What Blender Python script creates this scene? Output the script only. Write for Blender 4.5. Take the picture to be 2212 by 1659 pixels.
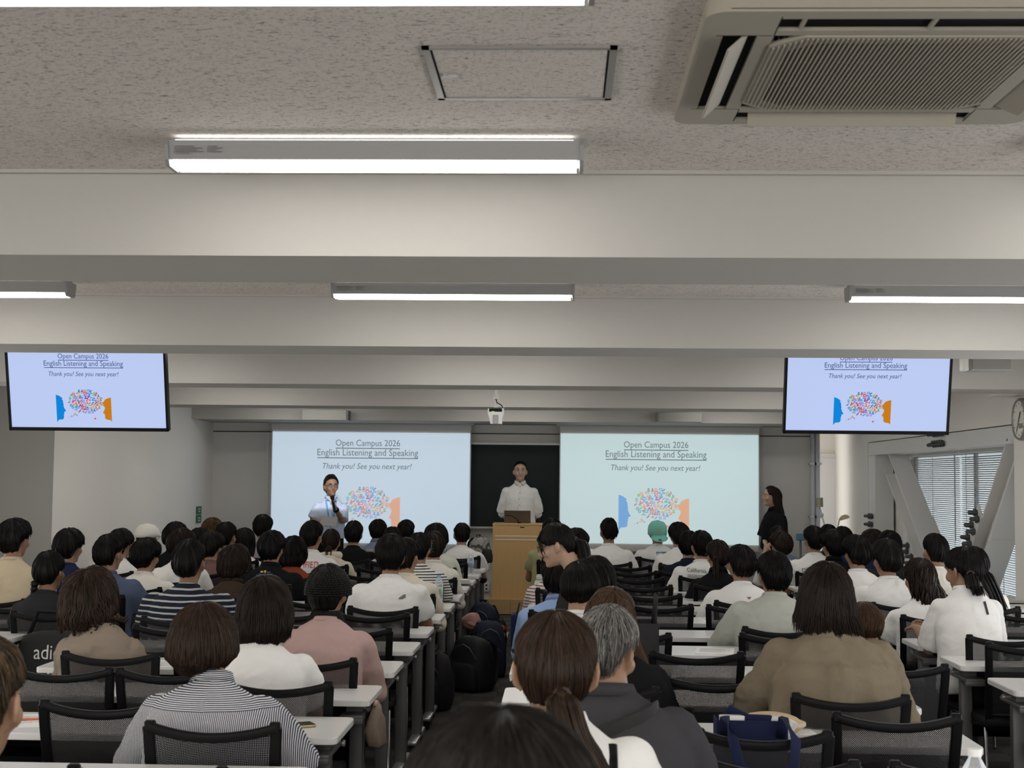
import bpy, bmesh, math, random
from mathutils import Vector, Matrix, noise
from mathutils.bvhtree import BVHTree
import numpy as np

random.seed(7)
for _o in list(bpy.data.objects):
    bpy.data.objects.remove(_o)
SC = bpy.context.scene
COL = SC.collection
R = math.radians

# ------------------------------------------------------------------ camera
FPX = 3067.0
EYE = Vector((0.0, 0.0, 1.65))
ROLL = 0.010
_y = Vector((109 / FPX, -210 / FPX, 1.0)).normalized()          # room axis (+Y) seen from the camera: right, up, forward
_x = Vector((1.0, -ROLL, 0.0))
_x = (_x - _y * _x.dot(_y)).normalized()
_z = _x.cross(_y) * -1.0
if _z.y < 0:
    _z = -_z
# rows: world axes in camera terms
CAM_R = Vector((_x.x, _y.x, _z.x))
CAM_U = Vector((_x.y, _y.y, _z.y))
CAM_F = Vector((_x.z, _y.z, _z.z))
cam_data = bpy.data.cameras.new('camera')
cam = bpy.data.objects.new('camera', cam_data)
COL.objects.link(cam)
cam_data.sensor_fit = 'HORIZONTAL'
cam_data.sensor_width = 36.0
cam_data.lens = FPX * 36.0 / 2212.0
cam_data.clip_start = 0.05
cam_data.clip_end = 200
_m = Matrix((CAM_R, CAM_U, -CAM_F)).transposed().to_4x4()
_m.translation = EYE
cam.matrix_world = _m
cam_data.dof.use_dof = True
cam_data.dof.focus_distance = 9.0
cam_data.dof.aperture_fstop = 9.0
SC.camera = cam

def px(x, y, d):
    """the place in the room at depth d (metres ahead) that a point of the photograph belongs to"""
    v = CAM_R * ((x - 1106.0) / FPX) + CAM_U * (-(y - 829.5) / FPX) + CAM_F
    return EYE + v * (d / v.y)

# ------------------------------------------------------------------ world, exposure
W = bpy.data.worlds.new('daylight')
SC.world = W
W.use_nodes = True
W.node_tree.nodes['Background'].inputs['Color'].default_value = (1.0, 0.98, 0.95, 1)
W.node_tree.nodes['Background'].inputs['Strength'].default_value = 2.4
SC.view_settings.view_transform = 'Standard'
SC.view_settings.look = 'None'
SC.view_settings.gamma = 1.0
SC.view_settings.use_curve_mapping = False
SC.view_settings.exposure = 0.0
LAMP_STRENGTH = 15.0
def area_light(name, loc, rot, sx, sy, watts, col=(1, 1, 1)):
    l = bpy.data.lights.new(name, 'AREA'); l.shape = 'RECTANGLE'; l.size = sx; l.size_y = sy; l.energy = watts; l.color = col
    o = bpy.data.objects.new(name, l); COL.objects.link(o); o.location = loc; o.rotation_euler = rot
    return o
# unseen fill lights added beside and behind the camera to brighten ceiling and backs
area_light('side_fill_right', (3.98, 4.6, 1.35), (0, R(90 + 14), 0), 1.7, 12.0, 170, (.95, .97, 1.0))
area_light('side_fill_left', (-5.82, 5.2, 1.35), (0, R(-90 - 14), 0), 1.7, 13.0, 170, (1.0, .97, .92))
for _yy in (-0.6, -2.2, -3.8):
    area_light('back_lamp_row_fill', (-.6, _yy, 2.56), (0, 0, 0), 7.0, 0.12, 75, (1, .97, .90))
area_light('back_fill', (-.9, -4.8, 1.5), (R(90), 0, 0), 8.5, 1.9, 260, (1, .985, .96))
def projector_light(name, loc, half_w, z0, z1, dist, watts):
    """a projector's square beam along +Y: a spot lamp with a rectangular gate"""
    l = bpy.data.lights.new(name, 'SPOT'); l.energy = watts; l.spot_size = R(110); l.spot_blend = 0.0; l.shadow_soft_size = 0.03
    l.use_nodes = True
    nt = l.node_tree; em = nt.nodes['Emission']
    tc = nt.nodes.new('ShaderNodeTexCoord'); sp = nt.nodes.new('ShaderNodeSeparateXYZ'); nt.links.new(tc.outputs['Normal'], sp.inputs[0])
    def M(op, a, b=None):
        n = nt.nodes.new('ShaderNodeMath'); n.operation = op
        for i, v in enumerate((a, b)):
            if v is None: continue
            if isinstance(v, (int, float)): n.inputs[i].default_value = v
            else: nt.links.new(v, n.inputs[i])
        return n.outputs[0]
    mz = M('MULTIPLY', sp.outputs['Z'], -1.0)
    u = M('DIVIDE', sp.outputs['X'], mz); v = M('DIVIDE', sp.outputs['Y'], mz)
    k = M('MULTIPLY', M('LESS_THAN', M('ABSOLUTE', u), half_w / dist), M('MULTIPLY', M('GREATER_THAN', v, (z0 - loc[2]) / dist), M('LESS_THAN', v, (z1 - loc[2]) / dist)))
    nt.links.new(k, em.inputs['Strength'])
    o = bpy.data.objects.new(name, l); COL.objects.link(o); o.location = loc; o.rotation_euler = (R(90), 0, 0)
    return o
for _x0, _x1, _y0, _y1 in ((589, 1013, 932, 1176), (1211, 1639, 936, 1178)):
    _a, _c = px(_x0, _y0, 18.72), px(_x1, _y1, 18.72)
    projector_light('projector_beam', ((_a.x + _c.x) / 2, 15.2, 2.34), (_c.x - _a.x) / 2, _c.z, _a.z, 3.52, 230)
SC.cycles.use_denoising = True
SC.cycles.max_bounces = 6
SC.cycles.diffuse_bounces = 4
SC.cycles.glossy_bounces = 3
SC.cycles.transmission_bounces = 5
SC.cycles.transparent_max_bounces = 24
SC.cycles.caustics_reflective = False
SC.cycles.caustics_refractive = False
SC.cycles.sample_clamp_indirect = 6.0

# ------------------------------------------------------------------ colour and material helpers
def lin(c):
    c = c / 255.0
    return c / 12.92 if c <= 0.04045 else ((c + 0.055) / 1.055) ** 2.4
def S(r, g, b):
    return (lin(r), lin(g), lin(b))
MATS = {}
def nd(nt, typ, **kw):
    n = nt.nodes.new(typ)
    for k, v in kw.items():
        setattr(n, k, v)
    return n
def base_mat(name):
    m = bpy.data.materials.new(name)
    m.use_nodes = True
    return m, m.node_tree, m.node_tree.nodes['Principled BSDF']
def mat(name, col, rough=0.5, metal=0.0, spec=0.5, grain=0.0, gscale=60.0, bump=0.0, bscale=200.0, sheen=0.0):
    """plain surface with a little procedural grain in colour and height"""
    if name in MATS:
        return MATS[name]
    m, nt, b = base_mat(name)
    b.inputs['Base Color'].default_value = (*col, 1)
    b.inputs['Roughness'].default_value = rough
    b.inputs['Metallic'].default_value = metal
    b.inputs['Specular IOR Level'].default_value = spec
    if sheen:
        b.inputs['Sheen Weight'].default_value = sheen
    tc = nd(nt, 'ShaderNodeTexCoord')
    if grain:
        n = nd(nt, 'ShaderNodeTexNoise')
        n.inputs['Scale'].default_value = gscale
        n.inputs['Detail'].default_value = 4
        nt.links.new(tc.outputs['Object'], n.inputs['Vector'])
        mx = nd(nt, 'ShaderNodeMix', data_type='RGBA')
        mx.inputs['A'].default_value = (*[c * (1 - grain) for c in col], 1)
        mx.inputs['B'].default_value = (*[min(1, c * (1 + grain)) for c in col], 1)
        nt.links.new(n.outputs['Fac'], mx.inputs['Factor'])
        nt.links.new(mx.outputs['Result'], b.inputs['Base Color'])
    if bump:
        n2 = nd(nt, 'ShaderNodeTexNoise')
        n2.inputs['Scale'].default_value = bscale
        n2.inputs['Detail'].default_value = 3
        nt.links.new(tc.outputs['Object'], n2.inputs['Vector'])
        bp = nd(nt, 'ShaderNodeBump')
        bp.inputs['Strength'].default_value = bump
        bp.inputs['Distance'].default_value = 0.004
        nt.links.new(n2.outputs['Fac'], bp.inputs['Height'])
        nt.links.new(bp.outputs['Normal'], b.inputs['Normal'])
    MATS[name] = m
    return m
def emit(name, col, strength=1.0, base=0.0):
    if name in MATS:
        return MATS[name]
    m, nt, b = base_mat(name)
    b.inputs['Base Color'].default_value = (*[c * base for c in col], 1)
    b.inputs['Roughness'].default_value = 0.7
    b.inputs['Specular IOR Level'].default_value = 0.1
    b.inputs['Emission Color'].default_value = (*col, 1)
    b.inputs['Emission Strength'].default_value = strength
    MATS[name] = m
    return m
def glassy(name, tint=(1, 1, 1), trans=0.8, rough=0.03):
    """thin clear sheet: mostly see-through with a gloss"""
    if name in MATS:
        return MATS[name]
    m, nt, b = base_mat(name)
    b.inputs['Base Color'].default_value = (*tint, 1)
    b.inputs['Roughness'].default_value = rough
    tr = nd(nt, 'ShaderNodeBsdfTransparent')
    tr.inputs['Color'].default_value = (*tint, 1)
    mx = nd(nt, 'ShaderNodeMixShader')
    fr = nd(nt, 'ShaderNodeFresnel')
    fr.inputs['IOR'].default_value = 1.45
    ad = nd(nt, 'ShaderNodeMath', operation='ADD')
    ad.inputs[1].default_value = 1 - trans
    ad.use_clamp = True
    nt.links.new(fr.outputs[0], ad.inputs[0])
    nt.links.new(ad.outputs[0], mx.inputs['Fac'])
    nt.links.new(tr.outputs[0], mx.inputs[1])
    nt.links.new(b.outputs[0], mx.inputs[2])
    nt.links.new(mx.outputs[0], nt.nodes['Material Output'].inputs['Surface'])
    MATS[name] = m
    return m
def stripes(name, c1, c2, period, duty=0.5, axis='Z', warp=0.0):
    """woven stripes running round the cloth"""
    if name in MATS:
        return MATS[name]
    m, nt, b = base_mat(name)
    b.inputs['Roughness'].default_value = 0.9
    b.inputs['Specular IOR Level'].default_value = 0.15
    tc = nd(nt, 'ShaderNodeTexCoord')
    sep = nd(nt, 'ShaderNodeSeparateXYZ')
    src = tc.outputs['Object']
    if warp:
        nz = nd(nt, 'ShaderNodeTexNoise'); nz.inputs['Scale'].default_value = 7
        nt.links.new(src, nz.inputs['Vector'])
        vm = nd(nt, 'ShaderNodeVectorMath', operation='SCALE'); vm.inputs['Scale'].default_value = warp
        nt.links.new(nz.outputs['Color'], vm.inputs[0])
        va = nd(nt, 'ShaderNodeVectorMath', operation='ADD')
        nt.links.new(src, va.inputs[0]); nt.links.new(vm.outputs[0], va.inputs[1])
        src = va.outputs[0]
    nt.links.new(src, sep.inputs[0])
    d = nd(nt, 'ShaderNodeMath', operation='DIVIDE'); d.inputs[1].default_value = period
    nt.links.new(sep.outputs[axis], d.inputs[0])
    f = nd(nt, 'ShaderNodeMath', operation='FRACT'); nt.links.new(d.outputs[0], f.inputs[0])
    g = nd(nt, 'ShaderNodeMath', operation='GREATER_THAN'); g.inputs[1].default_value = duty
    nt.links.new(f.outputs[0], g.inputs[0])
    mx = nd(nt, 'ShaderNodeMix', data_type='RGBA')
    mx.inputs['A'].default_value = (*c1, 1); mx.inputs['B'].default_value = (*c2, 1)
    nt.links.new(g.outputs[0], mx.inputs['Factor'])
    nt.links.new(mx.outputs['Result'], b.inputs['Base Color'])
    MATS[name] = m
    return m

# ------------------------------------------------------------------ mesh collector
class MB:
    def __init__(s):
        s.v = []; s.f = []; s.m = []; s.uv = []
    def add(s, verts, faces, mi=0, uvs=None):
        o = len(s.v)
        s.v.extend([tuple(p) for p in verts])
        for f in faces:
            s.f.append(tuple(i + o for i in f)); s.m.append(mi)
        s.uv.extend(uvs if uvs is not None else [(0.0, 0.0)] * len(verts))
    def box(s, c, size, rot=None, mi=0, bevel=0.0, seg=2):
        bm = bmesh.new()
        bmesh.ops.create_cube(bm, size=1.0)
        bmesh.ops.scale(bm, vec=Vector(size), verts=bm.verts)
        if bevel:
            bmesh.ops.bevel(bm, geom=bm.edges[:], offset=bevel, segments=seg, affect='EDGES', profile=0.5)
        M = (rot.to_4x4() if rot is not None else Matrix.Identity(4))
        M = Matrix.Translation(Vector(c)) @ M
        bm.verts.index_update()
        s.add([M @ v.co for v in bm.verts], [[v.index for v in f.verts] for f in bm.faces], mi)
        bm.free()
    def bx(s, x0, x1, y0, y1, z0, z1, mi=0, bevel=0.0, seg=2):
        s.box(((x0 + x1) / 2, (y0 + y1) / 2, (z0 + z1) / 2), (abs(x1 - x0), abs(y1 - y0), abs(z1 - z0)), None, mi, bevel, seg)
    def tube(s, pts, rad, n=10, mi=0, cap=True, sq=1.0, up=None, us=None):
        """swept tube; rad is a number, list of numbers, or list of (ru, rv)"""
        pts = [Vector(p) for p in pts]
        k = len(pts)
        if not isinstance(rad, (list, tuple)):
            rad = [rad] * k
        vs = []; uvs = []
        ref = Vector(up) if up is not None else None
        prev = None
        for i, p in enumerate(pts):
            t = (pts[min(i + 1, k - 1)] - pts[max(i - 1, 0)])
            if t.length < 1e-9:
                t = Vector((0, 0, 1))
            t.normalize()
            if ref is not None:
                a = ref - t * ref.dot(t)
                if a.length < 1e-4:
                    a = t.orthogonal()
            elif prev is None:
                a = t.orthogonal()
            else:
                a = prev - t * prev.dot(t)
                if a.length < 1e-6:
                    a = t.orthogonal()
            a.normalize(); prev = a
            b = t.cross(a)
            r = rad[i]
            ru, rv = (r if isinstance(r, (list, tuple)) else (r, r))
            for j in range(n):
                q = 2 * math.pi * j / n
                cq, sn = math.cos(q), math.sin(q)
                vs.append(p + a * (math.copysign(abs(cq) ** sq, cq) * ru) + b * (math.copysign(abs(sn) ** sq, sn) * rv))
                uvs.append(((us if us is not None else j / n), i / max(1, k - 1)))
        fs = []
        for i in range(k - 1):
            for j in range(n):
                fs.append((i * n + j, i * n + (j + 1) % n, (i + 1) * n + (j + 1) % n, (i + 1) * n + j))
        if cap:
            fs.append(tuple(reversed(range(n))))
            fs.append(tuple((k - 1) * n + j for j in range(n)))
        s.add(vs, fs, mi, uvs)
    def cyl(s, p0, p1, r0, r1=None, n=16, mi=0):
        s.tube([p0, p1], [r0, r0 if r1 is None else r1], n, mi)
    def lathe(s, prof, c=(0, 0, 0), n=24, mi=0, rot=None):
        """profile of (radius, height) turned about the upright axis"""
        c = Vector(c); vs = []; fs = []
        k = len(prof)
        for (r, h) in prof:
            for j in range(n):
                q = 2 * math.pi * j / n
                p = Vector((r * math.cos(q), r * math.sin(q), h))
                vs.append(c + (rot @ p if rot is not None else p))
        for i in range(k - 1):
            for j in range(n):
                fs.append((i * n + j, i * n + (j + 1) % n, (i + 1) * n + (j + 1) % n, (i + 1) * n + j))
        if prof[0][0] > 1e-6: fs.append(tuple(reversed(range(n))))
        if prof[-1][0] > 1e-6: fs.append(tuple((k - 1) * n + j for j in range(n)))
        s.add(vs, fs, mi)
    def ell(s, c, r, nu=16, nv=10, mi=0, rot=None):
        c = Vector(c); vs = []; fs = []
        for i in range(nv + 1):
            th = math.pi * i / nv
            for j in range(nu):
                q = 2 * math.pi * j / nu
                p = Vector((r[0] * math.sin(th) * math.cos(q), r[1] * math.sin(th) * math.sin(q), r[2] * math.cos(th)))
                vs.append(c + (rot @ p if rot is not None else p))
        for i in range(nv):
            for j in range(nu):
                fs.append((i * nu + j, (i + 1) * nu + j, (i + 1) * nu + (j + 1) % nu, i * nu + (j + 1) % nu))
        s.add(vs, fs, mi)
    def rings(s, rings, n=20, mi=0):
        """loft of (centre, rx, ry_front, ry_back, x_axis, y_axis)"""
        vs = []; fs = []
        for (c, rx, yf, yb, ax, ay) in rings:
            for j in range(n):
                q = 2 * math.pi * j / n
                sx, sy = math.cos(q), math.sin(q)
                vs.append(Vector(c) + ax * (rx * sx) + ay * ((yf if sy > 0 else yb) * sy))
        k = len(rings)
        for i in range(k - 1):
            for j in range(n):
                fs.append((i * n + j, i * n + (j + 1) % n, (i + 1) * n + (j + 1) % n, (i + 1) * n + j))
        fs.append(tuple(reversed(range(n)))); fs.append(tuple((k - 1) * n + j for j in range(n)))
        s.add(vs, fs, mi)
    def prism(s, poly, y0, y1, mi=0, plane='XZ'):
        """outline given in a plane, thickened along the third axis"""
        n = len(poly)
        def P(a, b, t):
            return {'XZ': (a, t, b), 'XY': (a, b, t), 'YZ': (t, a, b)}[plane]
        vs = [P(a, b, y0) for a, b in poly] + [P(a, b, y1) for a, b in poly]
        fs = [tuple(range(n)), tuple(reversed(range(n, 2 * n)))]
        for i in range(n):
            fs.append((i, i + n, (i + 1) % n + n, (i + 1) % n))
        s.add(vs, fs, mi)
    def mesh(s, name, mats, smooth=False, weld=False):
        me = bpy.data.meshes.new(name)
        me.from_pydata(s.v, [], s.f)
        for m in (mats if isinstance(mats, (list, tuple)) else [mats]):
            me.materials.append(m)
        if any(s.m):
            me.polygons.foreach_set('material_index', s.m)
        if any(u != (0.0, 0.0) for u in s.uv):
            lay = me.uv_layers.new(name='UVMap')
            li = np.zeros(len(me.loops), dtype=np.int32)
            me.loops.foreach_get('vertex_index', li)
            uv = np.array(s.uv, dtype=np.float32)[li]
            lay.data.foreach_set('uv', uv.ravel())
        bm = bmesh.new(); bm.from_mesh(me)
        if weld:
            bmesh.ops.remove_doubles(bm, verts=bm.verts, dist=1e-5)
        bmesh.ops.recalc_face_normals(bm, faces=bm.faces)
        bm.to_mesh(me); bm.free()
        if smooth:
            me.polygons.foreach_set('use_smooth', [True] * len(me.polygons))
            if smooth == 'auto':
                try:
                    me.set_sharp_from_angle(angle=R(40))
                except Exception:
                    pass
        me.update()
        return me
    def build(s, name, mats, parent=None, smooth=False, loc=None, weld=False):
        return place(name, s.mesh(name, mats, smooth, weld), parent, loc)

def place(name, me, parent=None, loc=None):
    o = bpy.data.objects.new(name, me)
    COL.objects.link(o)
    if parent is not None: o.parent = parent
    if loc is not None: o.location = loc
    return o
def tag(o, label, cat, group=None):
    o['label'] = label; o['category'] = cat
    if group: o['group'] = group
    return o
def thing(name, label, cat, loc=(0, 0, 0), rotz=0.0, group=None):
    o = bpy.data.objects.new(name, None)
    o.empty_display_size = 0.1
    COL.objects.link(o)
    o.location = loc; o.rotation_euler = (0, 0, rotz)
    return tag(o, label, cat, group)
def struct(o):
    o['kind'] = 'structure'
    return o
def dup(root, label, loc, rotz=0.0, cat=None, group=None):
    kids = list(root.children)
    r = root.copy(); COL.objects.link(r)
    r.location = loc; r.rotation_euler = (0, 0, rotz)
    r['label'] = label
    if group: r['group'] = group
    for ch in kids:
        c = ch.copy(); COL.objects.link(c); c.parent = r
        for g in list(ch.children):
            d = g.copy(); COL.objects.link(d); d.parent = c
    return r
ORD = ['zeroth', 'first', 'second', 'third', 'fourth', 'fifth', 'sixth', 'seventh', 'eighth', 'ninth', 'tenth', 'eleventh', 'twelfth', 'thirteenth', 'fourteenth', 'fifteenth']

def text_mesh(txt, shear=0.0, res=3):
    """flat lettering in the x-y plane, as (verts, faces, (xmin, xmax, ymin, ymax))"""
    cu = bpy.data.curves.new('lettering', 'FONT')
    cu.body = txt; cu.shear = shear; cu.resolution_u = res; cu.size = 1.0
    o = bpy.data.objects.new('lettering', cu)
    COL.objects.link(o)
    me = bpy.data.meshes.new_from_object(o.evaluated_get(bpy.context.evaluated_depsgraph_get()))
    vs = [tuple(v.co[:2]) for v in me.vertices]
    fs = [tuple(p.vertices) for p in me.polygons]
    bpy.data.objects.remove(o); bpy.data.curves.remove(cu); bpy.data.meshes.remove(me)
    xs = [v[0] for v in vs]; ys = [v[1] for v in vs]
    return vs, fs, (min(xs), max(xs), min(ys), max(ys))
_TXT = {}
def text_fit(txt, width, shear=0.0, aspect=None):
    """lettering centred on x, baseline at 0, scaled to a width"""
    if (txt, shear) not in _TXT:
        _TXT[(txt, shear)] = text_mesh(txt, shear)
    vs, fs, (a, b, c, d) = _TXT[(txt, shear)]
    k = width / (b - a)
    ky = k * (aspect or 1.0)
    return [((x - (a + b) / 2) * k, y * ky) for x, y in vs], fs, ky

# ------------------------------------------------------------------ shared surfaces
PAINT = mat('beam_paint_darkened', (0.45, 0.435, 0.408), 0.85, spec=0.2, grain=0.02, gscale=30, bump=0.06, bscale=90)  # darker copy of the wall paint, dimming put into the beams' colour
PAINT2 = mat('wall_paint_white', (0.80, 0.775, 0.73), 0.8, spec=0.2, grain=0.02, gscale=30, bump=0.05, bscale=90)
WHITE_METAL = mat('white_enamel', (0.70, 0.69, 0.66), 0.4, spec=0.4)
STEEL_W = mat('brace_white_paint', (0.66, 0.65, 0.63), 0.5, spec=0.4, grain=0.02, bump=0.03)
BLACK_PL = mat('black_plastic', (0.006, 0.006, 0.0065), 0.40, spec=0.10, grain=0.1)
DARK = mat('charcoal_matt', (0.006, 0.006, 0.0065), 0.75, spec=0.05, grain=0.1)
GREY_MET = mat('grey_powder_coat', (0.115, 0.114, 0.112), 0.45, metal=0.2, grain=0.06, gscale=300)
SILVER = mat('brushed_silver', (0.52, 0.52, 0.52), 0.32, metal=0.75, grain=0.05, gscale=200)
CHROME = mat('chrome', (0.55, 0.55, 0.56), 0.18, metal=1.0, grain=0.02)
TABLE_W = mat('white_laminate', (0.76, 0.75, 0.735), 0.22, spec=0.45, grain=0.012, gscale=40)
IVORY = mat('aircon_ivory', (0.34, 0.315, 0.26), 0.5, spec=0.35, grain=0.03, gscale=12)
# ================================================================== THE ROOM
CEIL = 2.68
LOW = 2.393          # underside of the beams

def ceiling_material():
    m, nt, b = base_mat('mineral_ceiling_board')
    b.inputs['Roughness'].default_value = 0.95
    b.inputs['Specular IOR Level'].default_value = 0.1
    tc = nd(nt, 'ShaderNodeTexCoord')
    def worm(sx, sy, thr, soft, det):
        mp = nd(nt, 'ShaderNodeMapping'); mp.inputs['Scale'].default_value = (sx, sy, 1)
        nt.links.new(tc.outputs['Object'], mp.inputs['Vector'])
        n = nd(nt, 'ShaderNodeTexNoise'); n.inputs['Scale'].default_value = 1; n.inputs['Detail'].default_value = det
        n.inputs['Distortion'].default_value = 0.6
        nt.links.new(mp.outputs[0], n.inputs['Vector'])
        r = nd(nt, 'ShaderNodeMapRange'); r.inputs['From Min'].default_value = thr; r.inputs['From Max'].default_value = thr + soft
        nt.links.new(n.outputs['Fac'], r.inputs['Value'])
        return r.outputs[0]
    a = worm(40, 230, 0.645, 0.015, 2.0)
    c = worm(95, 400, 0.655, 0.015, 1.0)
    mxm = nd(nt, 'ShaderNodeMath', operation='MAXIMUM')
    nt.links.new(a, mxm.inputs[0]); nt.links.new(c, mxm.inputs[1])
    mx = nd(nt, 'ShaderNodeMix', data_type='RGBA')
    mx.inputs['A'].default_value = (0.66, 0.62, 0.575, 1); mx.inputs['B'].default_value = (0.07, 0.064, 0.056, 1)
    nt.links.new(mxm.outputs[0], mx.inputs['Factor'])
    nt.links.new(mx.outputs['Result'], b.inputs['Base Color'])
    bp = nd(nt, 'ShaderNodeBump'); bp.invert = True; bp.inputs['Strength'].default_value = 0.5; bp.inputs['Distance'].default_value = 0.002
    nt.links.new(mxm.outputs[0], bp.inputs['Height']); nt.links.new(bp.outputs[0], b.inputs['Normal'])
    return m
M_CEIL = ceiling_material()

def carpet_material():
    m, nt, b = base_mat('carpet_tiles')
    b.inputs['Roughness'].default_value = 1.0
    b.inputs['Specular IOR Level'].default_value = 0.05
    tc = nd(nt, 'ShaderNodeTexCoord')
    ch = nd(nt, 'ShaderNodeTexChecker'); ch.inputs['Scale'].default_value = 4.0
    ch.inputs['Color1'].default_value = (1, 1, 1, 1); ch.inputs['Color2'].default_value = (0, 0, 0, 1)
    nt.links.new(tc.outputs['Object'], ch.inputs['Vector'])
    def band(axis_scale):
        mp = nd(nt, 'ShaderNodeMapping'); mp.inputs['Scale'].default_value = axis_scale
        nt.links.new(tc.outputs['Object'], mp.inputs['Vector'])
        n = nd(nt, 'ShaderNodeTexNoise'); n.inputs['Scale'].default_value = 1; n.inputs['Detail'].default_value = 3
        nt.links.new(mp.outputs[0], n.inputs['Vector'])
        return n.outputs['Fac']
    b1 = band((6, 150, 1)); b2 = band((150, 6, 1))
    mxb = nd(nt, 'ShaderNodeMix', data_type='FLOAT')
    nt.links.new(ch.outputs['Fac'], mxb.inputs['Factor']); nt.links.new(b1, mxb.inputs['A']); nt.links.new(b2, mxb.inputs['B'])
    cr = nd(nt, 'ShaderNodeMix', data_type='RGBA')
    cr.inputs['A'].default_value = (0.036, 0.034, 0.031, 1); cr.inputs['B'].default_value = (0.075, 0.072, 0.066, 1)
    nt.links.new(mxb.outputs['Result'], cr.inputs['Factor'])
    md = nd(nt, 'ShaderNodeMix', data_type='RGBA', blend_type='MULTIPLY'); md.inputs['Factor'].default_value = 1
    c2 = nd(nt, 'ShaderNodeMix', data_type='RGBA'); c2.inputs['A'].default_value = (0.8, 0.8, 0.8, 1); c2.inputs['B'].default_value = (1.12, 1.1, 1.06, 1)
    nt.links.new(ch.outputs['Fac'], c2.inputs['Factor'])
    nt.links.new(cr.outputs['Result'], md.inputs['A']); nt.links.new(c2.outputs['Result'], md.inputs['B'])
    nt.links.new(md.outputs['Result'], b.inputs['Base Color'])
    bp = nd(nt, 'ShaderNodeBump'); bp.inputs['Strength'].default_value = 0.4; bp.inputs['Distance'].default_value = 0.003
    nt.links.new(mxb.outputs['Result'], bp.inputs['Height']); nt.links.new(bp.outputs[0], b.inputs['Normal'])
    return m
M_CARPET = carpet_material()

def slab(name, x0, x1, y0, y1, z0, z1, m, bevel=0.0):
    b = MB(); b.bx(x0, x1, y0, y1, z0, z1, 0, bevel)
    return struct(b.build(name, m))

XL, XLF, XR, YB, YF, YJ = -5.9, -4.71, 4.05, -5.0, 19.0, 13.0
slab('floor', XL - .2, XR + .6, YB - .2, YF + 1.3, -0.12, 0.0, M_CARPET)
slab('ceiling', XL - .2, XR + .6, YB - .2, YF + 1.3, CEIL, CEIL + 0.12, M_CEIL)
slab('wall_back', XL - .2, XR + .2, YB - .2, YB, 0, CEIL, PAINT2)
slab('wall_left', XL - .2, XL, YB, YJ, 0, CEIL, PAINT2)
# the room narrows towards the front on the left: a return wall, then the bright side wall
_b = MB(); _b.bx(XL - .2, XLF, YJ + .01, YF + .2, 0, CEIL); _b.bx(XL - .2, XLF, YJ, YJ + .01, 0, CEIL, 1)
struct(_b.build('wall_left_front', [PAINT2, mat('return_wall_shade_tint', (.30, .29, .275), .85, spec=.2, grain=.02, gscale=30)]))  # camera-facing return is darkened in colour to stand for its shade
# front wall with a recess at its right-hand end
XA = px(1771, 1000, YF).x
M_FRONT = mat('front_wall_grey_paint', (0.62, 0.605, 0.58), 0.85, spec=0.2, grain=0.02, gscale=30)
_b = MB(); _b.bx(XLF, XA, YF, YF + .25, 0, CEIL)
struct(_b.build('wall_front', M_FRONT))
slab('wall_front_recess', XA, XR + .5, YF + 1.0, YF + 1.2, 0, CEIL, PAINT2)
# beams
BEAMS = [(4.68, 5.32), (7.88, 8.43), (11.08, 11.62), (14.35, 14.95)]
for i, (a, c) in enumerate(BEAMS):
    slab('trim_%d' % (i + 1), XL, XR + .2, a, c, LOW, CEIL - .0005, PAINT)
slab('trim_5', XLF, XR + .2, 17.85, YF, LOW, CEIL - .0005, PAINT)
# thin painted batten where board ceiling meets the nearest two beams
slab('trim_6', XL, XR, 4.655, 4.68, CEIL - .012, CEIL, PAINT)
slab('trim_7', XL, XR, 7.86, 7.88, CEIL - .012, CEIL, PAINT)
# columns on the right wall
XC = 3.80
slab('trim_8', XC, XR + .3, 17.85, YF + 1.0, 0, CEIL, PAINT2)
slab('trim_9', XC, XR + .3, 11.15, 12.12, 0, CEIL, PAINT2)
# right wall with its window opening
WY0, WY1, WZ0, WZ1 = 12.12, 17.10, 0.42, 2.02
_b = MB()
_b.bx(XR, XR + .22, YB, 11.2, 0, CEIL)
_b.bx(XR, XR + .22, 12.1, WY1 + .8, 0, WZ0)
_b.bx(XR, XR + .22, 12.1, WY1 + .8, WZ1, CEIL)
_b.bx(XR, XR + .22, WY1, 17.9, WZ0, WZ1)
struct(_b.build('wall_right', PAINT2))
slab('trim_10', XC - .0, XR, 12.12, 17.85, 2.17, CEIL, PAINT2)   # bulkhead above the brace
_b = MB()
for (a, c) in ((WY0, WY0 + .05), (14.60, 14.66), (WY1 - .05, WY1)):
    _b.bx(XR + .14, XR + .19, a, c, WZ0, WZ1)
_b.bx(XR + .14, XR + .19, WY0, WY1, WZ0, WZ0 + .05)
_b.bx(XR + .14, XR + .19, WY0, WY1, WZ1 - .05, WZ1)
_w = struct(_b.build('window_1', mat('window_alloy', (0.3, 0.3, 0.31), 0.4, metal=0.6, grain=0.02)))
_b = MB(); _b.bx(XR + .16, XR + .166, WY0, WY1, WZ0, WZ1)
_b.build('pane', glassy('window_glass', (0.95, 0.98, 1.0), 0.93), _w)
_b = MB(); _b.bx(XR + .01, XR + .2, WY0, WY1, WZ0 - .02, WZ0)
_b.build('window_sill', WHITE_METAL, _w)
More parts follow.
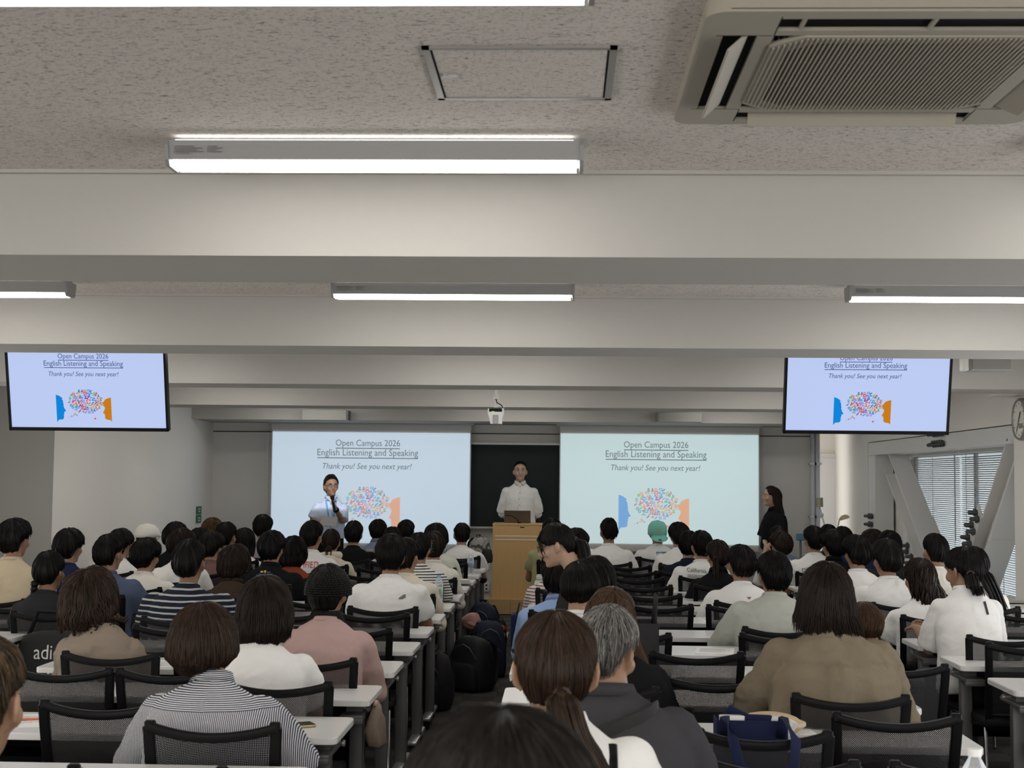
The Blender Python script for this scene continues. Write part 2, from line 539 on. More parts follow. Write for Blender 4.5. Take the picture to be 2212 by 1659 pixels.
# white door in the recess
_b = MB()
_b.bx(XA + .05, XA + .95, YF + .955, YF + .995, 0.0, 2.02)
_d = struct(_b.build('door_1', mat('door_white', (0.74, 0.75, 0.76), 0.45, grain=0.02)))
_b = MB()
for a in (XA + .0, XA + .95): _b.bx(a, a + .05, YF + .93, YF + .998, 0, 2.07)
_b.bx(XA, XA + 1.0, YF + .93, YF + .998, 2.02, 2.07)
_b.build('door_frame', WHITE_METAL, _d)
_b = MB(); _b.cyl((XA + .84, YF + .955, 1.0), (XA + .84, YF + .90, 1.0), .012); _b.cyl((XA + .84, YF + .905, 1.0), (XA + .73, YF + .905, 1.0), .011)
_b.build('door_handle', SILVER, _d)
# skirting
for n, (a, b_, c, d) in {'baseboard_front': (XLF, XA, YF - .012, YF), 'baseboard_left': (XLF, XLF + .012, YJ, YF)}.items():
    slab(n, a, b_, c, d, 0, .06, DARK)

# ------------------------------------------------------------------ steel brace on the window wall
def hmember(b, p0, p1, width, depth, t=.02, w=(1, 0, 0)):
    """H section from p0 to p1: flanges on either side, web between; depth along the room's X"""
    p0, p1 = Vector(p0), Vector(p1)
    ax = (p1 - p0).normalized(); X = Vector(w); q = ax.cross(X).normalized()
    rot = Matrix((ax, q, X)).transposed()
    L = (p1 - p0).length; c = (p0 + p1) / 2
    b.box(c + q * (width / 2), (L, t, depth), rot)
    b.box(c - q * (width / 2), (L, t, depth), rot)
    b.box(c, (L, width, t), rot)
brace = thing('steel_brace', 'white painted steel V brace with dark bolts in front of the window blinds', 'steel brace', (3.92, 14.6, 0))
def atb(o): return [v for v in o]
def bpart(name, b, m):
    o = b.build(name, m, brace); o.matrix_parent_inverse = Matrix.Translation((-3.92, -14.6, 0)); return o
XB = 3.91
b = MB(); b.bx(XB - .11, XB + .11, 12.13, 17.82, 2.02, 2.16); b.bx(XB - .13, XB + .11, 12.13, 17.82, 2.005, 2.03); bpart('top_chord', b, STEEL_W)
b = MB(); b.bx(XB - .11, XB + .11, 17.45, 17.82, 0.12, 2.02); bpart('post', b, STEEL_W)
b = MB(); b.bx(XB - .11, XB + .11, 12.13, 17.82, 0.0, 0.12); bpart('bottom_chord', b, STEEL_W)
DL = ((XB, 16.80, 1.88), (XB, 14.45, 0.35)); DR = ((XB, 12.2, 1.95), (XB, 13.95, 0.35))
b = MB(); hmember(b, DL[0], DL[1], .27, .22); bpart('diagonal', b, STEEL_W)
b = MB(); hmember(b, DR[0], DR[1], .27, .22); bpart('diagonal', b, STEEL_W)
def lerp3(a, c, t): return Vector(a) + (Vector(c) - Vector(a)) * t
def splice(D, t0, t1, name='splice_plate'):
    b = MB()
    p0, p1 = lerp3(*D, t0), lerp3(*D, t1)
    ax = (p1 - p0).normalized(); X = Vector((1, 0, 0)); q = ax.cross(X).normalized()
    rot = Matrix((ax, q, X)).transposed(); L = (p1 - p0).length
    for s_ in (-1, 1):
        b.box((p0 + p1) / 2 + q * (s_ * .15), (L, .018, .24), rot)
    b.box((p0 + p1) / 2 + X * -.016, (L, .2, .014), rot)
    bpart(name, b, STEEL_W)
    return p0, p1, ax, q
M_BOLT = mat('bolt_grey', (0.075, 0.08, 0.085), 0.5, metal=0.4, grain=0.1)
_bolt = MB(); _bolt.lathe([(.026, 0), (.026, .012), (.036, .012), (.036, .03), (.02, .034), (.017, .075), (.010, .085), (0, .085)], n=10)
_bolt_me = _bolt.mesh('bolt', M_BOLT, smooth='auto')
def bolt(p, direction):
    o = place('bolt', _bolt_me, brace)
    o.rotation_mode = 'QUATERNION'
    o.rotation_quaternion = Vector((0, 0, 1)).rotation_difference(Vector(direction))
    o.location = Vector(p) - Vector((3.92, 14.6, 0))
def gusset(p0, p1, side):
    b = MB(); ax = (p1 - p0).normalized(); c = (p0 + p1) / 2 + side * .19 + Vector((-.12, 0, 0))
    b.box(c, ((p1 - p0).length, .16, .02), Matrix((ax, side, Vector((1, 0, 0)))).transposed()); bpart('gusset_plate', b, STEEL_W)
p0, p1, ax, q = splice(DL, .46, .98)
side = q if q.y > 0 else -q       # outer (far) flange
for i in range(7):
    for k in (-1, 1):
        bolt(lerp3(p0, p1, .08 + i * .14) + side * (.19 + k * .04) + Vector((-.13, 0, 0)), (-1, 0, 0))
gusset(p0, p1, side)
p0, p1, ax, q = splice(DR, .42, .98)
side = q if q.y > 0 else -q
for i in range(7):
    for k in (-1, 1):
        bolt(lerp3(p0, p1, .05 + i * .13) + side * (.19 + k * .04) + Vector((-.13, 0, 0)), (-1, 0, 0))
gusset(p0, p1, side)
for z in (1.26, 1.16, 1.06):
    for k in (-.06, .06):
        bolt((XB - .11, 17.66 + k, z), (-1, 0, 0))
for zz in (2.085, 2.19):
    for k in range(5):
        bolt((XB - .115, 14.3 + k * .085, zz - .015), (-1, 0, -.25))

# ------------------------------------------------------------------ blinds
M_SLAT = mat('blind_slat', (0.28, 0.268, 0.25), 0.45, spec=0.3, grain=0.02)
def blind(y0, y1, label):
    t = thing('venetian_blind', label, 'blind', (XR + .07, (y0 + y1) / 2, WZ0))
    b = MB(); n = int((WZ1 - .06 - WZ0 - .03) / .0215)
    rot = Matrix.Rotation(R(24), 3, 'Y')
    for i in range(n):
        b.box((0, 0, .03 + i * .0215), (.025, y1 - y0 - .02, .0012), rot)
    b.build('slats', M_SLAT, t)
    b = MB(); b.bx(-.02, .02, -(y1 - y0) / 2, (y1 - y0) / 2, WZ1 - WZ0 - .045, WZ1 - WZ0 - .005); b.build('head_rail', WHITE_METAL, t)
    b = MB(); b.bx(-.015, .015, -(y1 - y0) / 2, (y1 - y0) / 2, .0, .018); b.build('bottom_rail', WHITE_METAL, t)
    for yy in (-.42, -.02, .42):
        b = MB(); b.cyl((-.014, yy * (y1 - y0), .01), (-.014, yy * (y1 - y0), WZ1 - WZ0 - .03), .0025, n=6); b.build('ladder_cord', M_SLAT, t)
    b = MB(); b.cyl((-.03, .46 * (y1 - y0) * -1, WZ1 - WZ0 - .05), (-.03, -.46 * (y1 - y0), .65), .004, n=6); b.build('tilt_wand', M_SLAT, t)
blind(14.90, 17.08, 'lowered venetian blind behind the left steel diagonal, farther half of the window')
blind(12.14, 14.86, 'lowered venetian blind behind the right steel diagonal, beside the clock column')

# ------------------------------------------------------------------ ceiling lamps
M_LENS = emit('lamp_lens', (1.0, 0.98, 0.93), LAMP_STRENGTH)
M_LAMPBODY = mat('lamp_body_white', (0.24, 0.237, 0.234), 0.35, spec=0.4, grain=0.01)
lens = MB()
L2 = .61
sec = [(-.050, -.072), (-.055, -.075), (-.044, -.089), (.044, -.089), (.055, -.075), (.050, -.072)]
vs = [(x, y, z) for x in (-L2, L2) for (y, z) in sec]
lens.add(vs, [(i, i + 6, (i + 1) % 6 + 6, (i + 1) % 6) for i in range(6)] + [tuple(range(6)), tuple(reversed(range(6, 12)))])
lens_me = lens.mesh('lens', M_LENS)
upl = MB(); upl.bx(-.6, .6, -.066, -.040, -.0145, -.0135); upl.bx(-.6, .6, .040, .066, -.0145, -.0135)
upl_me = upl.mesh('added_glow_strip', emit('added_strip_glow', (1.0, .97, .92), 4.0))  # emissive strips added on the body top to cast a ceiling glow
body = MB()
prof = [(-.030, 0), (-.030, -.014), (-.072, -.016), (-.070, -.03), (-.060, -.0725), (.060, -.0725), (.070, -.03), (.072, -.016), (.030, -.014), (.030, 0)]
body.prism(prof, -.625, .625, plane='YZ')
body_me = body.mesh('lamp_body', M_LAMPBODY)
cap = MB(); cap.prism([(-.074, -.014), (-.076, -.03), (-.064, -.074), (-.048, -.09), (.048, -.09), (.064, -.074), (.076, -.03), (.074, -.014)], -.006, .006, plane='YZ')
cap_me = cap.mesh('end_cap', M_LAMPBODY)
lab = MB()
for i in range(5): lab.bx(-.60, -.60 + (.06, .085, .07, .09, .05)[i], -.0005, .0005, -.0035 - i * .006, -.0018 - i * .006)
for i in range(4): lab.bx(-.50, -.50 + (.03, .045, .03, .045)[i], -.0005, .0005, -.0035 - i * .006, -.0018 - i * .006)
lab_me = lab.mesh('rating_label', mat('label_ink', (0.12, 0.12, 0.12), 0.6, grain=.02))
def lamp(x, y, label):
    t = thing('ceiling_lamp', label, 'ceiling lamp', (x, y, CEIL), 0, 'linear ceiling lamps')
    place('lamp_body', body_me, t); place('lens', lens_me, t); place('added_glow_strip', upl_me, t)
    place('end_cap', cap_me, t, (-.625, 0, 0)); place('end_cap', cap_me, t, (.625, 0, 0))
    o = place('rating_label', lab_me, t, (0, -.0735, -.033)); o.rotation_euler = (R(-16), 0, 0)
BAYS = [(2.712, 'nearest row, cut by the top edge'), (4.25, 'lamp row just before the nearest beam'),
        (5.95, 'lamp row just beyond the nearest beam'), (7.33, 'lamp row just before the second beam'),
        (9.0, 'lamp row just beyond the second beam'), (10.5, 'lamp row just before the third beam'),
        (12.3, 'lamp row just beyond the third beam'), (13.7, 'lamp row just before the fourth beam'),
        (15.6, 'lamp row just beyond the fourth beam'), (17.25, 'lamp row just before the front beam'), (0.95, 'lamp row overhead at the camera')]
for yy, txt in BAYS:
    for xx, s_ in ((-3.22, 'left'), (-.575, 'middle'), (2.09, 'right')):
        lamp(xx, yy, '%s lit white linear lamp in the %s' % (s_, txt))

# ------------------------------------------------------------------ air conditioner cassette
ac = thing('ceiling_air_conditioner', 'square ivory ceiling air conditioner with slatted grille at upper right', 'air conditioner', (.775, 3.43, CEIL))
XS = [-.475, -.425, -.348, -.312, .312, .348, .425, .475]
b = MB()
zb, zt = -.036, -.028
for i in range(7):
    for j in range(7):
        cx, cy = (XS[i] + XS[i + 1]) / 2, (XS[j] + XS[j + 1]) / 2
        if abs(cx) < .3 and abs(cy) < .3: continue
        if (.348 < abs(cx) < .425 and abs(cy) < .3) or (.348 < abs(cy) < .425 and abs(cx) < .3): continue
        if abs(cx) > .425 and abs(cy) > .425:
            sx, sy = math.copysign(1, cx), math.copysign(1, cy)
            pts = [(sx * .425, sy * .425)] + [(sx * (.425 + .05 * math.cos(a * math.pi / 16)), sy * (.425 + .05 * math.sin(a * math.pi / 16))) for a in range(9)]
            b.prism(pts, zb, 0, plane='XY'); continue
        b.bx(XS[i], XS[i + 1], XS[j], XS[j + 1], zb, zt)
panel = b.build('panel', IVORY, ac, weld=True)
b = MB()
for s_ in (-1, 1):
    b.bx(-.43, .43, s_ * .475, s_ * .455, -.030, 0); b.bx(s_ * .475, s_ * .455, -.43, .43, -.030, 0)
b.build('skirt', IVORY, ac)
# joint lines of the four corner covers
ln = MB()
for sx in (-1, 1):
    for sy in (-1, 1):
        ln.bx(sx * .311, sx * .313, sy * .315, sy * .44, -.0365, -.0359)
        ln.bx(sx * .315, sx * .44, sy * .311, sy * .313, -.0365, -.0359)
ln.build('joint', DARK, panel)
b = MB()
b.bx(-.318, .318, -.318, .318, -.006, -.002)
for sx in (-1, 1):
    b.bx(sx * .335, sx * .445, -.33, .33, -.0275, -.022); b.bx(-.33, .33, sx * .335, sx * .445, -.0275, -.022)
b.build('dark_interior', DARK, ac)
b = MB(); N = 54
for i in range(N + 1):
    x = -.302 + .604 * i / N
    h = .302 - max(0, abs(x) - .235)
    b.bx(x - .0019, x + .0019, -h, h, -.043, -.014)
for y in (-.1, .1): b.bx(-.296, .296, y - .0025, y + .0025, -.034, -.016)
g = b.build('grille', IVORY, ac)
b = MB()
def octo(r, c): return [(-r + c, -r), (r - c, -r), (r, -r + c), (r, r - c), (r - c, r), (-r + c, r), (-r, r - c), (-r, -r + c)]
o1, o2 = octo(.313, .07), octo(.268, .06)
for i in range(8):
    k = (i + 1) % 8
    b.prism([o1[i], o1[k], o2[k], o2[i]], -.040, -.030, plane='XY')
b.build('grille_rim', IVORY, g)
for (cx, cy, ang, lx, ly) in ((0, .392, -60, .56, .062), (-.387, 0, -42, .07, .60), (.387, 0, 24, .07, .60)):
    b = MB()
    rot = Matrix.Rotation(R(ang), 3, 'X' if lx > ly else 'Y')
    b.box((cx, cy, -.036 - (.004 if abs(ang) > 50 else .006)), (lx, ly * (.75 if lx > ly else 1), .006), rot, 0, .002)
    b.build('louvre_flap', IVORY, ac)
for x in (-.26, 0.02, .26):
    b = MB(); b.bx(x - .004, x + .004, -.42, -.355, -.036, -.027); b.build('louvre_pivot', IVORY, ac)

# ------------------------------------------------------------------ ceiling hatch
ht = thing('ceiling_hatch', 'square inspection hatch with aluminium frame flush in the speckled ceiling', 'ceiling hatch', (-.11, 3.535, CEIL))
b = MB()
for s_ in (-1, 1):
    b.bx(s_ * .233, s_ * .215, -.233, .233, -.006, 0); b.bx(-.233, .233, s_ * .233, s_ * .215, -.006, 0)
b.build('frame', mat('hatch_aluminium', (0.33, 0.32, 0.30), 0.4, metal=.5, grain=.03), ht)
b = MB()
for s_ in (-1, 1): b.bx(s_ * .215, s_ * .211, -.215, .215, -.004, 0)
b.build('gap', DARK, ht)
b = MB(); b.bx(-.21, .21, -.213, .213, -.003, 0); b.build('hatch_panel', M_CEIL, ht)
b = MB(); b.cyl((-.195, .0, -.003), (-.195, 0, -.010), .011); b.bx(-.19, -.165, -.008, .008, -.008, -.003); b.build('latch', SILVER, ht)

# ------------------------------------------------------------------ the slide, as a flat picture
def slide_mesh(name, w, h, tint, key, strength, ink):
    """the slide lies in x-z, facing -y, origin at its centre"""
    cols = {}
    mats = []
    def slot(nm, col):
        if nm not in cols:
            cols[nm] = len(mats)
            mats.append(emit('slide_%s_%s' % (key, nm), col, strength, 0.08 if key.startswith('tv') else .38))
        return cols[nm]
    mb = MB()
    dv = .055 if key.startswith('tv') else 0.0
    def P(u, v): return ((u - .5) * w, (.5 - v - (dv if 0 < v < 1 else 0)) * h)
    def poly(pts, mi, lay):
        mb.add([(x, -.0012 * lay, z) for x, z in pts], [tuple(range(len(pts)))], mi)
    def upoly(pts, mi, lay): poly([P(u, v) for u, v in pts], mi, lay)
    poly([P(0, 0), P(1, 0), P(1, 1), P(0, 1)], slot('paper', tint), 0)
    ik = slot('ink', ink)
    for txt, uc, vb, wu, sh, ul in (('Open Campus 2026', .484, .124, .325, 0, 1), ('English Listening and Speaking', .484, .212, .509, 0, 1), ('Thank you! See you next year!', .482, .332, .450, .22, 0)):
        pts, fs, k = text_fit(txt, wu * w, sh, 1.12)
        x0, z0 = P(uc, vb)
        mb.add([(x + x0, -.0012, y + z0) for x, y in pts], fs, ik)
        if ul:
            poly([(x0 - wu * w / 2, z0 - .018 * h), (x0 + wu * w / 2, z0 - .018 * h), (x0 + wu * w / 2, z0 - .026 * h), (x0 - wu * w / 2, z0 - .026 * h)], ik, 1)
    def mixc(c): return tuple(tint[i] * (1 - fade) + c[i] * fade for i in range(3))
    fade = 1.0 if key.startswith('tv') else 0.66
    pal = {'blue': S(0, 130, 215), 'brown': S(196, 122, 20) if key.startswith('tv') else S(225, 140, 60), 'green': S(110, 170, 30), 'purple': S(130, 50, 130), 'red': S(200, 40, 60), 'teal': S(20, 130, 140), 'gold': S(200, 160, 40), 'grey': S(90, 95, 110), 'wht': tint, 'orange': S(215, 110, 40), 'pink': S(215, 70, 120)}
    pal = {k: (v if k == 'wht' else mixc(v)) for k, v in pal.items()}
    # faces
    A = [(583, 803), (620, 815), (655, 840), (660, 850), (650, 856), (664, 872), (668, 915), (672, 925), (668, 940), (680, 975), (696, 997), (690, 1007), (676, 1010), (672, 1018), (678, 1025), (668, 1035), (672, 1045), (665, 1055), (668, 1075), (660, 1100), (640, 1107), (610, 1107), (597, 1120), (583, 1140)]
    B = [(1233, 833), (1200, 840), (1165, 855), (1145, 885), (1137, 905), (1137, 940), (1150, 940), (1157, 965), (1150, 985), (1132, 1020), (1137, 1028), (1148, 1030), (1147, 1038), (1155, 1045), (1150, 1055), (1156, 1064), (1150, 1075), (1165, 1100), (1185, 1105), (1215, 1110), (1233, 1128)]
    def Z(p): return ((p[0] / 4.254 + 1200 - 1210) / 430.0, (p[1] / 4.254 + 880 - 935) / 241.0)
    upoly([Z(p) for p in A], slot('blue', pal['blue']), 1)
    upoly([Z(p) for p in B], slot('brown', pal['brown']), 1)
    # speech bubble made of little pictograms
    rnd = random.Random(11)
    asp = w / h
    cu, cv, ru, rv = .486, .634, .112, .140
    names = ['blue', 'green', 'purple', 'red', 'teal', 'gold', 'grey', 'orange', 'pink', 'brown', 'blue', 'teal']
    cells = []
    ny = 10
    for j in range(ny):
        v = -1 + (j + .5) * 2 / ny
        span = math.sqrt(max(0, 1 - v * v))
        n = max(3, int(round(span * 12)))
        for i in range(n):
            u = (-1 + (i + .5) * 2 / n) * span
            cells.append((cu + u * ru + rnd.uniform(-.004, .004), cv + v * rv + rnd.uniform(-.006, .006), rnd.uniform(.85, 1.3)))
    for i, (u, v, k) in enumerate(((-.07, .155, .8), (-.082, .168, .7), (-.095, .178, .6), (-.06, .165, .6), (-.108, .187, .4), (-.075, .145, .9))):
        cells.append((cu + u, cv + v, k))
    for (u, v, k) in cells:
        s_ = .0080 * k
        c = slot(rnd.choice(names) + '', pal[rnd.choice(names)]) if False else None
        nm = rnd.choice(names); c = slot(nm, pal[nm]); wv = slot('wht', pal['wht'])
        kind = rnd.randrange(7)
        def rect(du, dv, a, bb, mi, lay): upoly([(u + du - a, v + (dv - bb) * asp), (u + du + a, v + (dv - bb) * asp), (u + du + a, v + (dv + bb) * asp), (u + du - a, v + (dv + bb) * asp)], mi, lay)
        def disc(du, dv, r, mi, lay, n=10): upoly([(u + du + r * math.cos(2 * math.pi * q / n), v + (dv + r * math.sin(2 * math.pi * q / n)) * asp) for q in range(n)], mi, lay)
        if kind == 0:
            rect(0, 0, s_ * 1.05, s_ * .8, c, 1); rect(0, 0, s_ * .6, s_ * .35, wv, 2)
        elif kind == 1:
            disc(0, 0, s_, c, 1); disc(0, 0, s_ * .55, wv, 2); disc(0, 0, s_ * .25, c, 3, 6)
        elif kind == 2:
            upoly([(u - s_, v), (u, v - s_ * asp), (u + s_, v)], c, 1); rect(0, s_ * .45, s_ * .7, s_ * .45, c, 1); rect(0, s_ * .5, s_ * .2, s_ * .35, wv, 2)
        elif kind == 3:
            disc(0, -s_ * .45, s_ * .5, c, 1); upoly([(u - s_ * .9, v + s_ * .9 * asp), (u - s_ * .5, v + .1 * s_ * asp), (u + s_ * .5, v + .1 * s_ * asp), (u + s_ * .9, v + s_ * .9 * asp)], c, 1)
        elif kind == 4:
            upoly([(u - s_, v + s_ * .3 * asp), (u + s_ * .6, v - s_ * .9 * asp), (u + s_, v - s_ * .4 * asp), (u - s_ * .6, v + s_ * .9 * asp)], c, 1)
        elif kind == 5:
            rect(0, .15 * s_, s_ * .95, s_ * .6, c, 1); rect(-s_ * .3, -s_ * .5, s_ * .35, s_ * .2, c, 1); disc(0, s_ * .15, s_ * .38, wv, 2); disc(0, s_ * .15, s_ * .2, c, 3, 8)
        else:
            upoly([(u - s_ * .9, v - s_ * .3 * asp), (u + s_ * .2, v - s_ * .9 * asp), (u + s_ * .9, v + s_ * .2 * asp), (u - s_ * .1, v + s_ * .8 * asp)], c, 1); disc(s_ * .1, 0, s_ * .25, wv, 2, 6)
    # red pointer dot below the bubble
    pd = slot('dot', mixc(S(225, 90, 90)))
    upoly([(.497 + .046 + .0065 * math.cos(q * .7), .838 + .0065 * asp * math.sin(q * .7)) for q in range(9)], pd, 1)
    return mb.mesh(name, mats)

# ------------------------------------------------------------------ projection screens
def screen(x0, y0, x1, y1, label, tint, key, ink):
    d = 18.72
    a, c = px(x0, y0, d), px(x1, y1, d)
    w, h = c.x - a.x, a.z - c.z
    ctr = Vector(((a.x + c.x) / 2, d, (a.z + c.z) / 2))
    t = thing('projection_screen', label, 'projection screen', ctr)
    b = MB(); b.bx(-w / 2 - .012, w / 2 + .012, .004, .010, -h / 2 - .075, LOW - ctr.z - .0); 
    b.build('screen_cloth', mat('screen_cloth_grey', (0.55, 0.55, 0.55), 0.8, grain=.02), t)
    b = MB()
    for s_ in (-1, 1): b.bx(s_ * (w / 2 + .002), s_ * (w / 2 + .014), 0.0, .004, -h / 2 - .07, h / 2 + .03)
    b.build('edge_tape', mat('screen_edge', (0.3, 0.3, 0.3), .7, grain=.02), t)
    b = MB(); b.bx(-w / 2 - .03, w / 2 + .03, -.012, .022, -h / 2 - .10, -h / 2 - .07, 0, .006); b.build('bottom_bar', SILVER, t)
    b = MB(); b.bx(-w / 2 - .05, w / 2 + .05, -.05, .08, LOW - ctr.z - .022, LOW - ctr.z - .0005); b.build('top_casing', mat('casing_grey', (.35, .35, .345), .5, grain=.02), t)
    place('slide', slide_mesh('slide', w, h, tint, key, .74, ink), t, (0, .003, 0))
    return t
screen(589, 932, 1013, 1176, 'left projection screen showing the slide, behind the man with the microphone', S(190, 206, 220), 'left', S(104, 113, 120))
screen(1211, 936, 1639, 1178, 'right projection screen showing the slide, beside the woman in black', S(191, 210, 212), 'right', S(104, 114, 116))

# ------------------------------------------------------------------ hanging displays
def tv(xc, zb, d, label, key, yaw=0):
    w, h = 1.13, .64
    t = thing('hanging_display', label, 'display', (xc, d, zb), yaw)
    tilt = Matrix.Rotation(R(14), 4, 'X')
    def pt(o): o.matrix_local = Matrix.Translation((0, 0, 0)) @ tilt; return o
    b = MB(); b.bx(-w / 2, w / 2, .012, .06, 0, h, 0, .006); cs = b.build('casing', BLACK_PL, t); pt(cs)
    b = MB()
    for s_ in (-1, 1): b.bx(s_ * w / 2, s_ * (w / 2 - .016), -.002, .014, 0, h)
    b.bx(-w / 2, w / 2, -.002, .014, 0, .022); b.bx(-w / 2, w / 2, -.002, .014, h - .018, h)
    pt(b.build('bezel', BLACK_PL, t))
    o = place('slide', slide_mesh('slide', w - .034, h - .042, S(186, 201, 240), key, .95, S(58, 78, 130)), t)
    o.matrix_local = tilt @ Matrix.Translation((0, .009, h / 2 + .002))
    b = MB(); b.cyl((0, .02, h * .5), (0, .02, CEIL - zb), .022); b.bx(-.12, .12, .0, .03, h * .3, h * .7); b.bx(-.1, .1, -.05, .09, CEIL - zb - .012, CEIL - zb)
    o = b.build('mount', DARK, t); o.location = (0, .10, 0)
p = px(192, 931, 9.85); tv(p.x, p.z, 9.85, 'left hanging display showing the slide, below the second beam', 'tvl')
p = px(1870, 938, 9.85); tv(p.x, p.z, 9.85, 'right hanging display showing the slide, below the second beam', 'tvr')

# ------------------------------------------------------------------ chalkboard
a = px(1014, 960, 18.93); c = px(1209, 1139, 18.93)
bd = thing('chalkboard', 'dark green chalkboard between the two projection screens', 'chalkboard', ((a.x + c.x) / 2, 18.93, c.z))
hw, bh = 1.95, a.z - c.z
b = MB(); b.bx(-hw, hw, 0.0, .03, 0, bh)
b.build('board_surface', mat('chalkboard_green', (0.0105, 0.0165, 0.0155), .6, spec=.25, grain=.12, gscale=8), bd)
M_RAIL = mat('board_rail', (.42, .42, .41), .4, metal=.3, grain=.02)
b = MB(); b.bx(-hw - .02, hw + .02, -.01, .04, bh, bh + .028); b.build('top_rail', M_RAIL, bd)
b = MB(); b.bx(-hw - .02, hw + .02, -.06, .04, -.028, 0, 0, .004); b.build('chalk_tray', M_RAIL, bd)
b = MB()
for s_ in (-1, 1): b.bx(s_ * hw, s_ * (hw + .03), -.01, .04, -.02, bh + .02)
b.build('side_rail', M_RAIL, bd)
slab('trim_11', XLF, XA, 18.985, 18.999, px(1100, 938, 18.99).z, px(1100, 936.2, 18.99).z, DARK)

# ------------------------------------------------------------------ podium and lectern
M_OAK = None
def wood(name, c1, c2, axis, rough=.45):
    m, nt, b = base_mat(name)
    b.inputs['Roughness'].default_value = rough; b.inputs['Specular IOR Level'].default_value = .35
    tc = nd(nt, 'ShaderNodeTexCoord'); mp = nd(nt, 'ShaderNodeMapping')
    sc = [70, 70, 70]; sc[axis] = 3.0
    mp.inputs['Scale'].default_value = sc
    nt.links.new(tc.outputs['Object'], mp.inputs['Vector'])
    n = nd(nt, 'ShaderNodeTexNoise'); n.inputs['Scale'].default_value = 1; n.inputs['Detail'].default_value = 4
    nt.links.new(mp.outputs[0], n.inputs['Vector'])
    mx = nd(nt, 'ShaderNodeMix', data_type='RGBA'); mx.inputs['A'].default_value = (*c1, 1); mx.inputs['B'].default_value = (*c2, 1)
    nt.links.new(n.outputs['Fac'], mx.inputs['Factor']); nt.links.new(mx.outputs['Result'], b.inputs['Base Color'])
    return m
M_OAK = wood('lectern_oak_veneer', (.50, .30, .115), (.60, .39, .17), 2)
M_OAK2 = wood('podium_wood', (.34, .215, .095), (.50, .335, .155), 0)
pd_ = thing('podium', 'low wooden podium step carrying the lectern', 'podium', (0, 17.6, 0))
xl = px(1051, 1310, 17.6).x
b = MB(); b.bx(xl, xl + 2.6, 0, 1.3, .012, .19); b.build('podium_box', M_OAK2, pd_)
b = MB(); b.bx(xl + .01, xl + 2.59, .01, 1.29, 0, .012); b.build('plinth', DARK, pd_)
b = MB()
for k in (.29, 1.2, 2.1): b.bx(xl + k, xl + k + .003, -.001, .002, .015, .188)
b.build('board_joint', DARK, pd_)
lx0, lx1 = px(1063, 1290, 17.72).x, px(1175, 1290, 17.72).x
ztop = px(1110, 1131, 17.72).z
lec = thing('lectern', 'light oak lectern with two pale trim lines standing on the podium', 'lectern', ((lx0 + lx1) / 2, 17.72, .19))
hw = (lx1 - lx0) / 2; hh = ztop - .19
b = MB(); b.bx(-hw, hw, 0, .46, .0, hh - .02, 0, .003); b.build('lectern_body', M_OAK, lec)
b = MB(); b.bx(-hw - .003, hw + .003, -.004, .47, hh - .022, hh, 0, .004); b.build('lectern_top', M_OAK, lec)
b = MB(); b.bx(-hw, -hw + .03, -.003, .003, 0, hh - .022); b.bx(hw - .03, hw, -.003, .003, 0, hh - .022); b.build('edge_panel', M_OAK, lec)
for zz in (px(1110, 1158, 17.72).z - .19, px(1110, 1166, 17.72).z - .19):
    b = MB(); b.bx(-hw + .03, hw - .002, -.004, .002, zz - .005, zz + .005); b.build('trim_line', mat('pale_inlay', (.75, .70, .6), .4, grain=.02), lec)
b = MB(); b.bx(.02, .07, -.004, .002, hh - .052, hh - .040); b.build('slot', DARK, lec)
# laptop seen from behind, and a thin gooseneck microphone
la = px(1089, 1131, 17.95); lb = px(1146, 1131, 17.95)
lp = thing('laptop', 'open laptop seen from behind on the lectern top', 'laptop', ((la.x + lb.x) / 2, 17.95, ztop))
w = (lb.x - la.x)
b = MB(); b.box((0, .0, .075), (w, .008, .17), Matrix.Rotation(R(14), 3, 'X'), 0, .003); b.build('laptop_lid', mat('laptop_bronze', (.13, .105, .08), .35, metal=.5, grain=.03), lp)
b = MB(); b.bx(-w / 2, w / 2, .02, .23, .0, .016, 0, .004); b.build('laptop_base', mat('laptop_bronze', (.13, .105, .08)), lp)
gm = MB()
g0 = px(1122, 1131, 17.85); g1 = px(1092, 1113, 17.85)
gm.tube([(g0.x, 17.85, ztop), (g0.x - .03, 17.85, ztop + .05), (g0.x - .10, 17.85, g1.z - .005), (g1.x, 17.86, g1.z - .002)], [.006, .005, .005, .005], 8)
gk = thing('gooseneck_microphone', 'thin black gooseneck microphone bent over the lectern', 'microphone', (g0.x, 17.85, ztop))
o = gm.build('stem', BLACK_PL, gk, True); o.matrix_parent_inverse = Matrix.Translation((-g0.x, -17.85, -ztop))
b = MB(); b.cyl((0, 0, 0), (0, 0, .015), .028, .02); b.build('base', BLACK_PL, gk, 'auto')

# ------------------------------------------------------------------ loudspeakers, camera unit, clock, sign, pipes
M_SPK = mat('speaker_grey', (.24, .235, .215), .6, grain=.04, gscale=300)
def speaker_box(xa, xb, ya, yb, d, depth, label, side):
    a, c = px(xa, ya, d), px(xb, yb, d)
    t = thing('wall_speaker', label, 'loudspeaker', ((a.x + c.x) / 2, d, (a.z + c.z) / 2))
    w, h = c.x - a.x, a.z - c.z
    b = MB(); b.bx(-w / 2, w / 2, .012, depth, -h / 2, h / 2, 0, .008); b.build('cabinet', mat('speaker_white', (.34, .33, .31), .5, grain=.02), t)
    b = MB(); b.bx(-w / 2 + .008, w / 2 - .008, 0, .016, -h / 2 + .006, h / 2 - .006, 0, .004); b.build('grille', M_SPK, t)
    b = MB(); b.bx(side * w / 2, side * (w / 2 + .012), .02, depth, -h / 2 + .01, h / 2 - .01); b.build('side_plate', GREY_MET if side > 0 else M_SPK, t)
    return t
speaker_box(652, 749, 884, 909, 17.62, .226, 'long grey speaker on the front beam above the left projection screen', 1)
